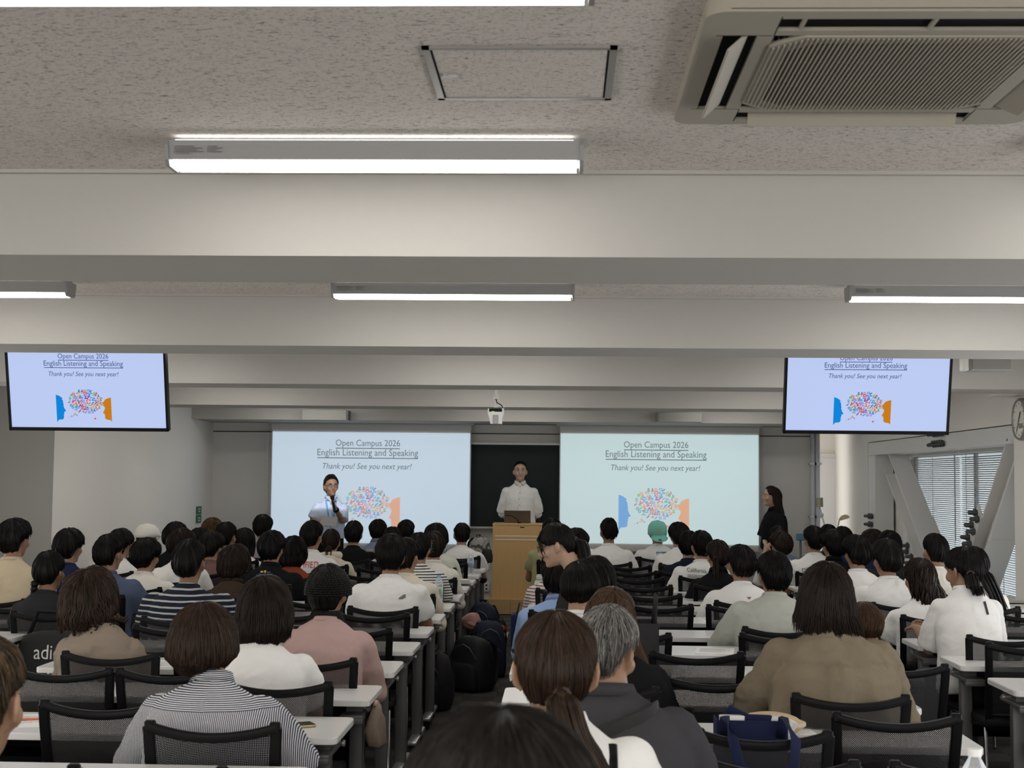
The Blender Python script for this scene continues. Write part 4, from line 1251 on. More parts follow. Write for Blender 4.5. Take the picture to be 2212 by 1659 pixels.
class Hair:
    """a hair style: thickness over the skull, hairline, length of the fall, and how loose the locks are"""
    def __init__(s, C, Rh, hs, rnd, crown=.030, side=.026, nape=.010, back=104, sidea=92, temple=88, front=66, fall=0.0, fmax=112, prof=None, locks=160, lw=.006, lift=.004, mess=.25, ext=.12, nphi=72, tilt=16, back_off=.0, wave=0.0, bump=.003, part=0.0, drift=0.0):
        s.__dict__.update(locals()); del s.__dict__['s']
        s.seed = rnd.random() * 50
        if nphi == 72:
            s.side *= rnd.uniform(.86, 1.12); s.crown *= rnd.uniform(.94, 1.06); s.bump *= rnd.uniform(.9, 1.7)
        s.T = Matrix.Rotation(R(tilt), 3, 'X')
    def ends(s, phi):
        a = abs(math.degrees(phi))
        if a < 74: e = s.back + (s.sidea - s.back) * sst(38, 74, a)
        elif a < 115: e = s.sidea + (s.temple - s.sidea) * sst(74, 115, a)
        else: e = s.temple + (s.front - s.temple) * sst(115, 165, a)
        L = s.fall * (1 - sst(s.fmax - 14, s.fmax, a)) if s.fall else 0
        if L > 0:
            e = e + (88 - e) * min(1, L / s.fall * 3)
            L *= 1 + s.ext * 1.2 * noise.noise(Vector((phi * 9, s.seed, 0))) + s.ext * .8 * noise.noise(Vector((phi * 30, s.seed, 3)))
        e += 3.2 * noise.noise(Vector((phi * 5, s.seed, 7))) + 2.6 * noise.noise(Vector((phi * 15, s.seed, 1)))
        return R(e), L
    def pt(s, phi, u, off=0.0):
        e, L = s.ends(phi)
        A = e * .1; tot = A + L
        w = u * tot
        if u > 1 and L < .02:
            th = e + (w - A) / .1; fall = 0.0
        elif w <= A or L < .005:
            th = w / .1; fall = 0.0
        else:
            th = e; fall = w - A
        d = s.T @ Vector((math.sin(phi) * math.sin(th), -math.cos(phi) * math.sin(th), math.cos(th)))
        r = Vector((.0775, .099, .106))
        a = abs(phi) / math.pi
        f = min(1.0, th / max(.6, e))
        tb = s.crown + (s.side - s.crown) * sst(.25, .7, f)
        if L < .005:
            tb = tb + (s.nape - tb) * sst(.72, 1.0, f) * (1.0 if a < .75 else .35)
        tk = tb + off
        if s.part: tk -= .010 * math.exp(-(math.sin(phi) * math.sin(th) / .06) ** 2) * (1 if math.cos(phi) < .2 else .3)
        tk += s.bump * noise.noise(Vector((phi * 5, th * 1.5, s.seed))) * 1.6 * min(1, th * 1.5) + s.bump * .6 * noise.noise(Vector((phi * 16, th * 1.2, s.seed + 9))) * min(1, th * 1.5)
        p = Vector((d.x * (r.x + tk), d.y * (r.y + tk), d.z * (r.z + tk)))
        if fall > 0:
            q = fall / max(.01, s.fall)
            k = s.prof(q) if s.prof else 1.0
            p.x *= k; p.y *= (k if p.y < 0 else 1.0)
            if s.wave:
                p.x += s.wave * math.sin(fall * 38 + phi * 3 + s.seed); p.y += s.wave * .7 * math.cos(fall * 33 + phi * 5)
            if p.y < .02: p.y -= s.back_off * sst(.05, .20, fall)
            p.x += s.drift * sst(.0, .32, fall)
        P = s.C + s.Rh @ (p * s.hs)
        if fall > 0: P.z -= fall * s.hs
        return P
    def shell(s, b):
        nu, nv = s.nphi, 18
        vs = []; uvs = []; fs = []
        for j in range(nv + 1):
            for i in range(nu):
                phi = -math.pi + 2 * math.pi * i / nu
                vs.append(s.pt(phi, .02 + .98 * j / nv)); uvs.append((i / nu + .001, j / nv))
        for i in range(nu):           # turned-in rim, so the hair has thickness
            phi = -math.pi + 2 * math.pi * i / nu
            vs.append(s.pt(phi, .97, -s.side * .75)); uvs.append((i / nu + .001, .9))
        for j in range(nv + 1):
            for i in range(nu):
                k = (i + 1) % nu
                fs.append((j * nu + i, j * nu + k, (j + 1) * nu + k, (j + 1) * nu + i))
        fs.append(tuple(range(nu)))
        b.add(vs, fs, 0, uvs)
    def add_locks(s, b, n=None, lw=None, phis=None):
        r = s.rnd
        for _ in range(n or s.locks):
            phi = (r.uniform(-math.pi, math.pi) if phis is None else r.uniform(*phis))
            u0 = r.uniform(.02, .62); u1 = min(1.0, u0 + r.uniform(.25, .6))
            if r.random() < .55: u1 = 1.0 + r.uniform(0, s.ext)
            dphi = r.gauss(0, s.mess) * .6
            w = (lw or s.lw) * r.uniform(.6, 1.3)
            lift = s.lift * r.uniform(.2, 1.3)
            pts = []; m = 6
            for k in range(m + 1):
                t = k / m
                pts.append(s.pt(phi + dphi * t, u0 + (u1 - u0) * t, .0005 + lift * t * (1.2 if u1 > 1 else 1 - .6 * t)))
            rad = [w * (.35 + .65 * math.sin(math.pi * min(1, .25 + t * .75 / m))) * (1 - (t / m) ** 3 * .85) for t in range(m + 1)]
            b.tube(pts, [(q, q * .45) for q in rad], 4, cap=False, up=(pts[0] - s.C), us=r.random())

def straight_prof(top=1.0, mid=1.04, end=.9):
    return lambda q: top + (mid - top) * sst(0, .45, q) + (end - mid) * sst(.5, 1.0, q)
STY = {
 'short': dict(crown=.034, side=.026, nape=.006, back=124, sidea=84, temple=80, front=66, locks=190, lw=.0055, lift=.007, mess=.35, ext=.10),
 'fluffy': dict(crown=.036, side=.034, nape=.010, back=124, sidea=88, temple=87, front=84, locks=190, lw=.0062, lift=.005, mess=.25, ext=.10, bump=.004),
 'mush': dict(crown=.036, side=.038, nape=.010, back=123, sidea=91, temple=92, front=90, locks=200, lw=.006, lift=.004, mess=.18, ext=.10),
 'crop': dict(crown=.016, side=.012, nape=.003, back=124, sidea=86, temple=80, front=60, locks=160, lw=.004, lift=.003, mess=.2, ext=.05),
 'fade': dict(crown=.040, side=.012, nape=.002, back=112, sidea=80, temple=76, front=62, locks=260, lw=.0055, lift=.012, mess=.7, ext=.02, bump=.007),
 'bob': dict(crown=.028, side=.036, fall=.115, fmax=118, prof=straight_prof(1, 1.05, .86), locks=220, lw=.006, lift=.003, mess=.08, ext=.05),
 'shortbob': dict(crown=.030, side=.036, fall=.075, fmax=122, prof=straight_prof(1, 1.02, .74), locks=220, lw=.0055, lift=.003, mess=.08, ext=.06),
 'long': dict(crown=.024, side=.026, fall=.28, fmax=108, prof=straight_prof(1, 1.05, .98), locks=220, lw=.006, lift=.003, mess=.07, ext=.03, back_off=.05),
 'pulled': dict(crown=.016, side=.014, nape=.008, back=118, sidea=92, temple=86, front=62, locks=120, lw=.004, lift=.0015, mess=.1, ext=.02, bump=.0015),
}
def tail(b, C, Rh, hs, rnd, th=98, phi=0, length=.26, rad=.028, out=.03, sway=0.0, locks=40, drop=.0):
    """pony tail from its tie, hanging down"""
    d = Rh @ Matrix.Rotation(R(16), 3, 'X') @ Vector((math.sin(R(phi)) * math.sin(R(th)), -math.cos(R(phi)) * math.sin(R(th)), math.cos(R(th))))
    p0 = C + Vector((d.x * .085, d.y * .108, d.z * .112)) * hs
    pts = [p0, p0 + d * out + Vector((0, 0, -.01)), p0 + d * (out * 1.7) + Vector((sway * .2, 0, -.07)), p0 + d * (out * 1.6) + Vector((sway * .6, -.01, -.55 * length)), p0 + d * (out * 1.3) + Vector((sway, -.015, -length))]
    def smooth(q):
        out = []
        for i in range(len(q) - 1):
            a, b_, c, e = q[max(0, i - 1)], q[i], q[i + 1], q[min(len(q) - 1, i + 2)]
            for t in (0, .33, .67):
                out.append(.5 * ((2 * b_) + (c - a) * t + (2 * a - 5 * b_ + 4 * c - e) * t * t + (3 * b_ - a - 3 * c + e) * t ** 3))
        return out + [q[-1]]
    def rr(k): return [k * v for v in (.5, .6, .7, .8, .95, 1.05, 1.1, 1.08, 1.0, .9, .7, .45, .12)]
    b.tube(smooth(pts), rr(rad * .62), 12, us=.3)
    for _ in range(locks):
        o = Vector((max(-1.5, min(1.5, rnd.gauss(0, .85))), max(-1.5, min(1.5, rnd.gauss(0, .85))), 0)) * rad * .62
        q = rnd.uniform(.85, 1.12)
        pp = [pts[0] + o * .4] + [p + o for p in pts[1:4]] + [pts[4] + o * 1.1 + Vector((0, 0, -length * (q - 1)))]
        b.tube(smooth(pp), [(v, v * .55) for v in rr(.0062)], 4, cap=False, us=rnd.random())
    return p0, d

def collar_ring(b, J, r0, r1, z0, z1, fwd=.0, lean=.25, th=.004):
    n = 28; N = J['neck']
    vs = []; fs = []
    tan = (J['neck'] - bez(J['hip'], J['mid'], J['neck'], .8)).normalized()
    ax = Vector((1, 0, 0)); ay = tan.cross(ax).normalized()
    prof = [(r0, z0), (r1, z1), (r1 + th * 2, z1), (r0 + th * 3.2, z0 - .004)]
    for (r, z) in prof:
        for j in range(n):
            q = 2 * math.pi * j / n
            vs.append(N + ax * (r * math.cos(q)) + ay * (r * math.sin(q) + fwd) + tan * (z - (.012 if math.sin(q) > 0 else -.004) * math.sin(q)))
    for i in range(4):
        k = (i + 1) % 4
        for j in range(n):
            l = (j + 1) % n
            fs.append((i * n + j, i * n + l, k * n + l, k * n + j))
    b.add(vs, fs)

def folded_collar(b, J, h=.030):
    """stand and turned-down leaf, open at the front with two points"""
    n = 36; N = J['neck']
    tan = (J['neck'] - bez(J['hip'], J['mid'], J['neck'], .8)).normalized()
    ax = Vector((1, 0, 0)); ay = tan.cross(ax).normalized()
    vs = []; fs = []
    for j in range(n + 1):
        q = math.pi / 2 + R(14) + (2 * math.pi - R(28)) * j / n
        f = sst(.35, 1.0, math.sin(q))          # 1 at the front
        for (r, z) in ((.070, -.012), (.064, h), (.067, h + .003), (.080 + .010 * f, -.006 - .022 * f), (.077 + .008 * f, -.004 - .020 * f), (.064, h - .002)):
            vs.append(N + ax * (r * math.cos(q)) + ay * (r * math.sin(q)) + tan * (z - .016 * f))
    for j in range(n):
        for i in range(5): fs.append((j * 6 + i, j * 6 + i + 1, (j + 1) * 6 + i + 1, (j + 1) * 6 + i))
    b.add(vs, fs)

def glasses_geometry(b, C, Rh, s, r=.023):
    def H(x, y, z): return C + Rh @ (Vector((x, y, z)) * s)
    for q in (-1, 1):
        pts = [H(q * .034 + r * math.cos(t * math.pi / 8), .110, .004 + r * .85 * math.sin(t * math.pi / 8)) for t in range(17)]
        b.tube(pts, .0018 * s, 6, cap=False)
        b.tube([H(q * (.034 + r), .110, .008), H(q * .074, .085, .010), H(q * .083, .0, .012), H(q * .083, -.015, .0)], .0016 * s, 6)
    b.tube([H(-.012, .110, .008), H(0, .113, .011), H(.012, .110, .008)], .0016 * s, 6)

PEOPLE = {}
CHAIR_TXT = {}
NP = [0]
def figure(label, J, C, Rh, hs, k, style, haircol, garment, cloth, skin='a', voxel=.0125, sleeve=.62, off=.017, loose=.010, root_loc=(0, 0, 0), rotz=0.0, face=False, collar='crew', collar_cloth=None, hair_kw=None, extras=None, hipz=.6, prints=None, wr=.0085, extra_w=None, trousers=M_TROUS, hands=None, tails=None, cap=None, glasses=False, sleevelen2=None, shirt_voxel=None, long_shirt=-.14):
    """one person from a set of joints; every joint is relative to the root's place on the floor"""
    NP[0] += 1
    rnd = random.Random(NP[0] * 17 + 3)
    b = MB()
    b.rings(torso_rings(J, k * .97), 20)
    b.tube([J['neck'] + Vector((0, -.004, -.03)), J['neck'].lerp(C, .45), C + Rh @ Vector((0, -.022, -.05))], [.060, .053 * (.95 + .05 * k), .056], 14)
    head_geometry(b, C, Rh, hs)
    for s in (0, 1):
        arm_geometry(b, J['sh'][s], J['el'][s], J['wr'][s], .95 * k)
        b.ell(J['sh'][s], (.056 * k, .056 * k, .054 * k), 12, 8)
        hd = J['hand'][s]
        finger_set(b, J['wr'][s], hd[0], hd[1], hd[2], hd[3], .98, hd[4])
        hp, kn, an, to = J['leg'][s]
        b.tube([hp, hp.lerp(kn, .5), kn, kn.lerp(an, .35), an], [.088 * k, .078 * k, .056 * k, .052 * k, .038 * k], 12)
        b.tube([an + (an - to) * .25 + Vector((0, 0, -.035)), an + Vector((0, 0, -.03)), an.lerp(to, .6) + Vector((0, 0, -.018)), to], [.034, .042, .040, .026], 10)
    me = remesh(b, voxel, 3)
    for m in (SKIN[skin], trousers, M_SHOE, M_EYEW, M_EYED, M_LIP, HAIR[haircol if haircol in HAIR else 'black']): me.materials.append(m)
    # trousers and shoes by place on the body
    npoly = len(me.polygons)
    ctr = np.zeros(npoly * 3, dtype=np.float32); me.polygons.foreach_get('center', ctr); ctr = ctr.reshape(-1, 3)
    mi = np.where(ctr[:, 2] < hipz, 1, 0); mi = np.where(ctr[:, 2] < .085, 2, mi).astype(np.int32)
    if hands is not None:   # bare hands below the waistline of standing people
        for w in hands:
            d = np.linalg.norm(ctr - np.array(w)[None, :], axis=1); mi = np.where(d < .17, 0, mi).astype(np.int32)
    me.polygons.foreach_set('material_index', mi)
    if face:
        fi = face_islands(C, Rh, hs, 3)
        bm = bmesh.new(); bm.from_mesh(me)
        vv = [bm.verts.new(p) for p in fi.v]
        for f, q in zip(fi.f, fi.m):
            try:
                nf = bm.faces.new([vv[i] for i in f]); nf.material_index = q; nf.smooth = True
            except ValueError: pass
        bm.to_mesh(me); bm.free()
    me.name = 'person'
    root = place('person', me, None, root_loc)
    root.rotation_euler = (0, 0, rotz)
    tag(root, label, 'person')
    # upper garment
    sb = MB()
    sb.rings(torso_rings(J, k, off, loose, t0=long_shirt), 24)
    for s in (0, 1):
        Sh, El, Wr = J['sh'][s], J['el'][s], J['wr'][s]
        sb.ell(Sh + Vector((0, 0, -.002)), ((.056 + off * .7) * k, (.058 + off * .8) * k, (.054 + off * .5) * k), 14, 8)
        if sleeve <= 1.0:
            e = Sh.lerp(El, sleeve)
            sb.tube([Sh, Sh.lerp(El, sleeve * .5), e], [(.050 + off) * k, (.056 + off + loose * .5) * k, (.055 + off + loose * .9) * k], 14)
        else:
            e = El.lerp(Wr, sleeve - 1)
            sb.tube([Sh, Sh.lerp(El, .5), El, e], [(.050 + off) * k, (.056 + off) * k, (.050 + off) * k, (.040 + off * .9) * k], 14)
            sb.ell(El, ((.052 + off) * k,) * 3, 12, 8)
    sm = remesh(sb, shirt_voxel or voxel * 1.02, 9)
    wrinkle(sm, wr, NP[0] * 1.37, extra_w)
    sm.materials.append(cloth)
    sm.name = garment
    sh = place(garment, sm, root)
    if collar:
        cb = MB()
        if collar == 'crew': collar_ring(cb, J, .066, .060, -.012, .010)
        elif collar == 'shirt': folded_collar(cb, J)
        elif collar == 'band': collar_ring(cb, J, .070, .062, -.012, .022)
        elif collar == 'hood':
            N = J['neck']
            cb.tube([N + Vector((.085 * math.cos(q * math.pi / 8), -.02 + .07 * math.sin(q * math.pi / 8), .0 - .015 * math.sin(q * math.pi / 8))) for q in range(17)], [.022 + .018 * (1 - math.sin((q * math.pi / 8) * .5) ** 1) * (1 if 8 <= q <= 16 else 0) for q in range(17)], 10, cap=False)
            cb.ell(N + Vector((0, -.115, -.045)), (.10, .042, .055), 16, 10)
        cb.build('collar' if collar != 'hood' else 'hood', collar_cloth or cloth, sh, True)
    bvh = BVHTree.FromPolygons([v.co[:] for v in sm.vertices], [p.vertices[:] for p in sm.polygons])
    def on_back(x, z, lift=.003, front=False):
        o = Vector((x, 2.0 if front else -2.0, z))
        h = bvh.ray_cast(o, Vector((0, -1 if front else 1, 0)))
        return (h[0] + h[1] * lift) if h[0] is not None else None
    for pr in (prints or []):
        # (part name, 2-D verts, faces, centre x, height below the neck, material, tilt[, front])
        nm, vs, fs, x0, dz, pm, ang = pr[:7]
        ca, sa = math.cos(R(ang)), math.sin(R(ang))
        P = [on_back(x0 + x * ca - y * sa, J['neck'].z - dz + x * sa + y * ca, .0035, len(pr) > 7) for x, y in vs]
        fs2 = [f for f in fs if all(P[i] is not None for i in f)]
        if fs2:
            q = MB(); q.add([p if p is not None else Vector((0, 0, J['neck'].z - .2)) for p in P], fs2); q.build(nm, pm, sh)
    # hair
    if style:
        kw = dict(STY[style]); kw.update(hair_kw or {})
        locks_extra = kw.pop('close', None)
        H = Hair(C, Rh, hs, rnd, **kw)
        hb = MB(); H.shell(hb)
        H.add_locks(hb)
        if locks_extra: H.add_locks(hb, locks_extra[0], locks_extra[1])
        if tails: tails(hb, C, Rh, hs, rnd, root)
        hb.build('hair', HAIR[haircol], root, True)
    if glasses:
        gb = MB(); glasses_geometry(gb, C, Rh, hs); gb.build('glasses', mat('spectacle_frame', (.02, .018, .016), .3, metal=.3, grain=.02), root, True)
    if extras: extras(root, sh, J, C, Rh, hs, on_back, rnd)
    return root, sh, J, C, Rh, hs, on_back

def ry(yaw=0, pitch=0, roll=0):
    return Matrix.Rotation(R(yaw), 3, 'Z') @ Matrix.Rotation(R(pitch), 3, 'X') @ Matrix.Rotation(R(roll), 3, 'Y')

def seated(short, label, x, y, d, style, haircol, garment, cloth, yaw=None, pitch=0, roll=0, k=1.0, hs=1.0, side=0.0, lean=.13, chair_y=None, shw=None, arm=None, make_chair=True, slouch=.03, neck_fwd=.045, chair_x=None, raw=False, neck_up=0.0, nx=.85, **kw):
    """x, y: the top of the hair in the photograph; d: how far ahead the head is"""
    top = px(x, y, d)
    ck = dict(STY[style]) if style else {}; ck.update(kw.get('hair_kw') or {})
    crown = ck.get('crown', .02) * .92
    if yaw is None: yaw = (-12 if top.x < -.4 else (14 if top.x > .8 else 0))
    yaw *= .5 if not raw else 1.0
    hx = (top.x - side); hy = d - lean
    Rh = ry(yaw, pitch, roll)
    C = Vector((top.x - hx, lean, top.z - crown - .105 * hs))
    N = Vector((C.x * nx, C.y - neck_fwd, C.z - (.128 - neck_up) * hs - .0 ))
    H = Vector((0, 0, .535))
    J = {'hip': H, 'neck': N, 'mid': (H + N) / 2 + Vector((0, -slouch, 0))}
    w = shw or .168 * k
    J['sh'] = [N + Vector((-w, -.004, -.108)), N + Vector((w, -.004, -.108))]
    a = arm or dict(el=(.055, .11, -.24), wr=(.13, .34, .765))
    J['el'] = [J['sh'][0] + Vector((-a['el'][0], a['el'][1], a['el'][2])), J['sh'][1] + Vector((a['el'][0], a['el'][1], a['el'][2]))]
    J['wr'] = [Vector((-a['wr'][0], a['wr'][1], a['wr'][2])), Vector((a['wr'][0], a['wr'][1], a['wr'][2]))]
    J['hand'] = [((.3, .9, -.1), (0, 0, 1), (-1, .2, 0), a.get('curl', .35), -1), ((-.3, .9, -.1), (0, 0, 1), (1, .2, 0), a.get('curl', .35), -1)]
    J['leg'] = [(Vector((s * .085, .02, .535)), Vector((s * .11, .42, .52)), Vector((s * .11, .38, .10)), Vector((s * .12, .53, .035))) for s in (-1, 1)]
    if make_chair:
        chair(chair_x if chair_x is not None else hx, (chair_y if chair_y is not None else hy - .215), 'mesh chair taken by the %s' % short)
    else:
        CHAIRS.append((hx, hy - .2))
    return figure(label, J, C, Rh, hs, k, style, haircol, garment, cloth, root_loc=(hx, hy, 0), **kw)
# ------------------------------------------------------------------ cloth colours
WHT = fabric('white', (.73, .72, .70)); WHT2 = fabric('off_white', (.70, .67, .61)); CRM = fabric('cream', (.62, .56, .46))
BEI = fabric('beige', (.46, .38, .27)); NAVY = fabric('navy', (.016, .022, .055)); SLATE = fabric('slate_blue', (.075, .095, .15))
BLK = fabric('black', (.010, .010, .011)); CHAR = fabric('charcoal', (.024, .024, .026)); TAN = fabric('tan', (.245, .20, .158), bump=.5)
PINK = fabric('dusty_pink', (.43, .295, .275)); MAUVE = fabric('mauve', (.17, .095, .095)); BRN = fabric('brown', (.045, .032, .023))
LILAC = fabric('lilac', (.40, .32, .38)); RUST = fabric('rust', (.24, .055, .03)); BLUEG = fabric('blue_grey', (.19, .22, .30))
SAGE = fabric('sage_white', (.52, .53, .46)); DGREY = fabric('dark_grey', (.048, .047, .052)); GGREY = fabric('grey_green', (.42, .43, .385))
KHAKI = fabric('khaki_linen', (.185, .152, .108), bump=.6); SKY = fabric('pale_blue', (.27, .38, .62)); OLIVE = fabric('olive', (.30, .29, .15))
INK = fabric('ink_navy', (.012, .014, .026)); DKBRN = fabric('dark_brown_grey', (.03, .026, .024)); LBLUE = fabric('shirt_pale_blue', (.52, .59, .76))
STR_NAVY = stripes('navy_grey_stripes', (.012, .016, .030), (.40, .40, .38), .0335, .70, 'Z', .012)
STR_BW = stripes('black_white_stripes', (.66, .65, .62), (.02, .02, .022), .021, .62, 'Z', .006)
STR_RED = stripes('plum_white_stripes', (.60, .55, .50), (.16, .08, .09), .024, .66, 'Z', .006)
M_RED = mat('print_red', (.50, .03, .03), .7, grain=.03); M_TEAL = mat('print_teal', (.06, .28, .30), .7, grain=.03)
M_INKP = mat('print_black', (.015, .015, .015), .7, grain=.03); M_YEL = mat('print_yellow', (.55, .42, .05), .7, grain=.03); M_BLU = mat('print_blue', (.05, .17, .42), .7, grain=.03)
M_ELAS = mat('hair_elastic', (.03, .015, .012), .7, grain=.05)

def flat_print(nm, txt, w, x0, dz, m, ang=0, aspect=None, shear=0.0):
    vs, fs, k = text_fit(txt, w, shear, aspect)
    return (nm, vs, fs, x0, dz, m, ang)
def rects(lst):
    vs, fs = [], []
    for (x0, z0, x1, z1) in lst:
        n = max(1, int(abs(x1 - x0) / .02))
        for i in range(n):
            a, c = x0 + (x1 - x0) * i / n, x0 + (x1 - x0) * (i + 1) / n
            o = len(vs); vs += [(a, z0), (c, z0), (c, z1), (a, z1)]; fs.append((o, o + 1, o + 2, o + 3))
    return vs, fs
def bars_print(nm, lst, x0, dz, m, ang=0):
    vs, fs = rects(lst); return (nm, vs, fs, x0, dz, m, ang)

def strap(root, ob, J, x0, w=.011, name='shoulder_strap', m=None, zs=None, slope=0.0):
    """a band lying on the back, from the shoulder down"""
    b = MB(); pts = []
    for i in range(10):
        z = J['neck'].z - .055 - i * .028
        p = ob(x0 + slope * i, z, .004)
        if p is not None: pts.append(p)
    if len(pts) > 2:
        b.tube(pts, [(w, .003)] * len(pts), 8, up=(1, 0, 0)); b.build(name, m or BLACK_PL, root, True)

# ================= bank along the left wall
seated('person in the beige tee at far left', 'person in beige tee with thick black wavy hair at the far left', 34, 1121, 9.5, 'fluffy', 'black', 't_shirt', BEI, skin='b', yaw=-28, k=1.06)
seated('person with the dark side braid', 'person in charcoal tee with a dark braid over the left shoulder', 108, 1190, 8.7, 'pulled', 'black', 't_shirt', CHAR, skin='c', yaw=-22, k=.9, chair_x=-3.03, hair_kw=dict(crown=.024, side=.020),
       tails=lambda b, C, Rh, hs, rnd, root: [b.ell(C + Vector((-.055 - .004 * i, -.095 + .006 * i, -.07 - .030 * i)), (.026 - .0018 * i, .022 - .001 * i, .022), 10, 7, rot=Matrix.Rotation(R(30 * (-1) ** i), 3, 'Y')) for i in range(7)])
seated('person in the navy tee by the left wall', 'person in navy tee with rounded black hair before the bright left wall', 151, 1142, 10.5, 'mush', 'black', 't_shirt', NAVY, skin='b', yaw=-30)
seated('person in the slate blue tee', 'person in slate blue tee with short black hair, turned to the right', 238, 1154, 9.9, 'short', 'black', 't_shirt', SLATE, skin='b', yaw=-34, k=1.08)
seated('person in white tee and glasses behind the slate tee', 'person in white tee and glasses half hidden by the slate blue tee', 262, 1143, 12.3, 'mush', 'soft', 't_shirt', WHT, yaw=-38, glasses=True, k=.95)
def white_cap(root, sh, J, C, Rh, hs, on_back, rnd):
    b = MB(); Q = Rh @ Matrix.Rotation(R(-35), 3, 'Z')
    pr = [(.108, -.005), (.107, .03), (.094, .075), (.062, .108), (.02, .122), (0, .123)]
    b.lathe(pr, C + Vector((0, 0, .012)), 20, rot=Q @ Matrix.Diagonal((1, 1.12, 1)))
    b.ell(C + Q @ Vector((0, 0, .136)), (.008, .008, .005), 8, 5)
    c = b.build('cap', mat('cap_white', (.68, .655, .60), .9, grain=.04, bump=.2), root, True)
    b = MB(); vs = []
    b.ell(C + Q @ Vector((0, .135, .022)), (.082, .075, .010), 16, 6, rot=Q @ Matrix.Rotation(R(-6), 3, 'X'))
    b.build('cap_brim', mat('cap_white', (.68, .655, .60)), c, True)
seated('person in the white cap', 'person in black top wearing a white baseball cap with its brim to the right', 318, 1137, 13.3, 'crop', 'black', 't_shirt', BLK, yaw=-45, hair_kw=dict(crown=.004, side=.008, lift=.001, bump=.001), extras=white_cap, glasses=True)
seated('person in cream tee before the white cap', 'person in cream white tee seated directly in front of the white cap', 317, 1162, 10.6, 'mush', 'black', 't_shirt', WHT2, yaw=-32, k=1.0)
seated('person in black right of the white cap', 'person in black tee with rounded hair just right of the white cap', 380, 1128, 13.0, 'mush', 'black', 't_shirt', BLK, yaw=-20)
seated('person in white tee behind the navy striped top', 'person in white tee with dark brown mop hair behind the navy striped top', 393, 1142, 11.5, 'mush', 'dark', 't_shirt', WHT, yaw=-14)
seated('dark haired person left of the gold streaked hair', 'dark haired person mostly hidden, below left of the gold streaked hair', 431, 1141, 14.2, 'fluffy', 'black', 't_shirt', CHAR, make_chair=True)
seated('person with gold streaked hair', 'person with gold streaked black hair below the green wall sign', 459, 1119, 15.2, 'mush', 'gold', 't_shirt', CHAR, yaw=-5)
seated('person in the mauve tee', 'person in mauve tee and glasses with short dark hair', 458, 1148, 12.4, 'mush', 'soft', 't_shirt', MAUVE, yaw=-34, glasses=True, k=.95)
seated('person in black tee right of the gold streaked hair', 'person in black tee with spiky black hair right of the gold streaked hair', 490, 1128, 13.3, 'short', 'black', 't_shirt', BLK, yaw=-26)
seated('person with long black hair in a white blouse', 'person with long straight black hair in a white blouse, left half of photo', 528, 1141, 14.2, 'long', 'black', 'blouse', WHT, yaw=-12, k=.86, hair_kw=dict(fall=.20))
seated('person in lilac', 'person in lilac tee seated before the left edge of the left screen', 569, 1112, 15.1, 'mush', 'black', 't_shirt', LILAC, yaw=-10)

# ================= bank left of the centre aisle
seated('person in the navy striped top', 'broad person in navy top with pale stripes and cropped black hair', 411, 1167, 8.5, 'crop', 'black', 'striped_top', STR_NAVY, skin='c', yaw=-10, k=1.22, side=-.05, sleeve=.9, hs=1.08, hair_kw=dict(crown=.022, side=.018), lean=.16)
seated('person in the brown collared shirt', 'person in brown collared shirt with a dark brown bowl cut', 507, 1177, 10.1, 'shortbob', 'dark', 'shirt', BRN, yaw=-8, k=.9, collar='shirt')
fish = rects([(-.055, 0, -.035, .012), (-.028, .002, -.012, .016), (-.02, -.006, -.015, .002)])
seated('person in black tee with the small coloured back print', 'person in black tee with small yellow and blue print below the collar', 588, 1147, 11.0, 'mush', 'black', 't_shirt', BLK, yaw=-18, k=1.1, collar='band',
       prints=[('back_print', fish[0], fish[1], .01, .045, M_YEL, 0), bars_print('back_print', [(.005, 0, .03, .006), (-.06, -.014, .05, -.010), (-.075, -.022, .07, -.018), (-.05, -.030, .06, -.026)], 0, .045, M_BLU)])
seated('person in rust red', 'person in rust red tee with a black bob', 634, 1159, 11.9, 'bob', 'black', 't_shirt', RUST, yaw=-15, k=.88, hair_kw=dict(fall=.10))
seated('person in white tee with red letters', 'person in white tee with red lettering low on the back', 675, 1126, 12.8, 'short', 'black', 't_shirt', WHT, yaw=-30, k=1.0, hair_kw=dict(crown=.040, side=.032), skin='b', prints=[flat_print('lettering', 'IFIED', .13, .03, .135, M_RED, 0, 1.25)])
def pony_low(col=None, **k):
    def f(b, C, Rh, hs, rnd, root):
        p, d = tail(b, C, Rh, hs, rnd, **k)
        e = MB(); e.tube([p + d * .012 + Vector((math.cos(q * .785) * .018, 0, math.sin(q * .785) * .018)) for q in range(9)], .006, 6, cap=False); e.build('hair_tie', M_ELAS, root, True)
    return f
seated('person in the cream hoodie', 'person in cream hoodie with a short ponytail, below the man with the microphone', 716, 1143, 13.6, 'pulled', 'dark', 'hoodie', CRM, yaw=-4, k=.92, collar='hood', sleeve=1.6, tails=pony_low(th=100, length=.12, rad=.030))
seated('person in black tee at the left screen', 'person in plain black tee with wavy black hair before the lower left screen', 765, 1126, 14.6, 'short', 'black', 't_shirt', BLK, k=1.08, yaw=-6)
seated('person in the blue grey shirt', 'person in blue grey collared shirt with neat black hair', 817, 1122, 15.5, 'mush', 'black', 'shirt', BLUEG, collar='shirt', k=1.0, yaw=0, hs=.92)
seated('person in white beside the cream flask', 'black haired person in white beside the cream flask, mostly hidden', 848, 1139, 14.5, 'fluffy', 'black', 't_shirt', WHT, k=.95, yaw=0)
seated('person with round black hair under the orange face', 'person with round black hair just below the orange face on the left slide', 878, 1123, 15.4, 'crop', 'black', 't_shirt', CHAR, hair_kw=dict(crown=.026, side=.026), yaw=-8)
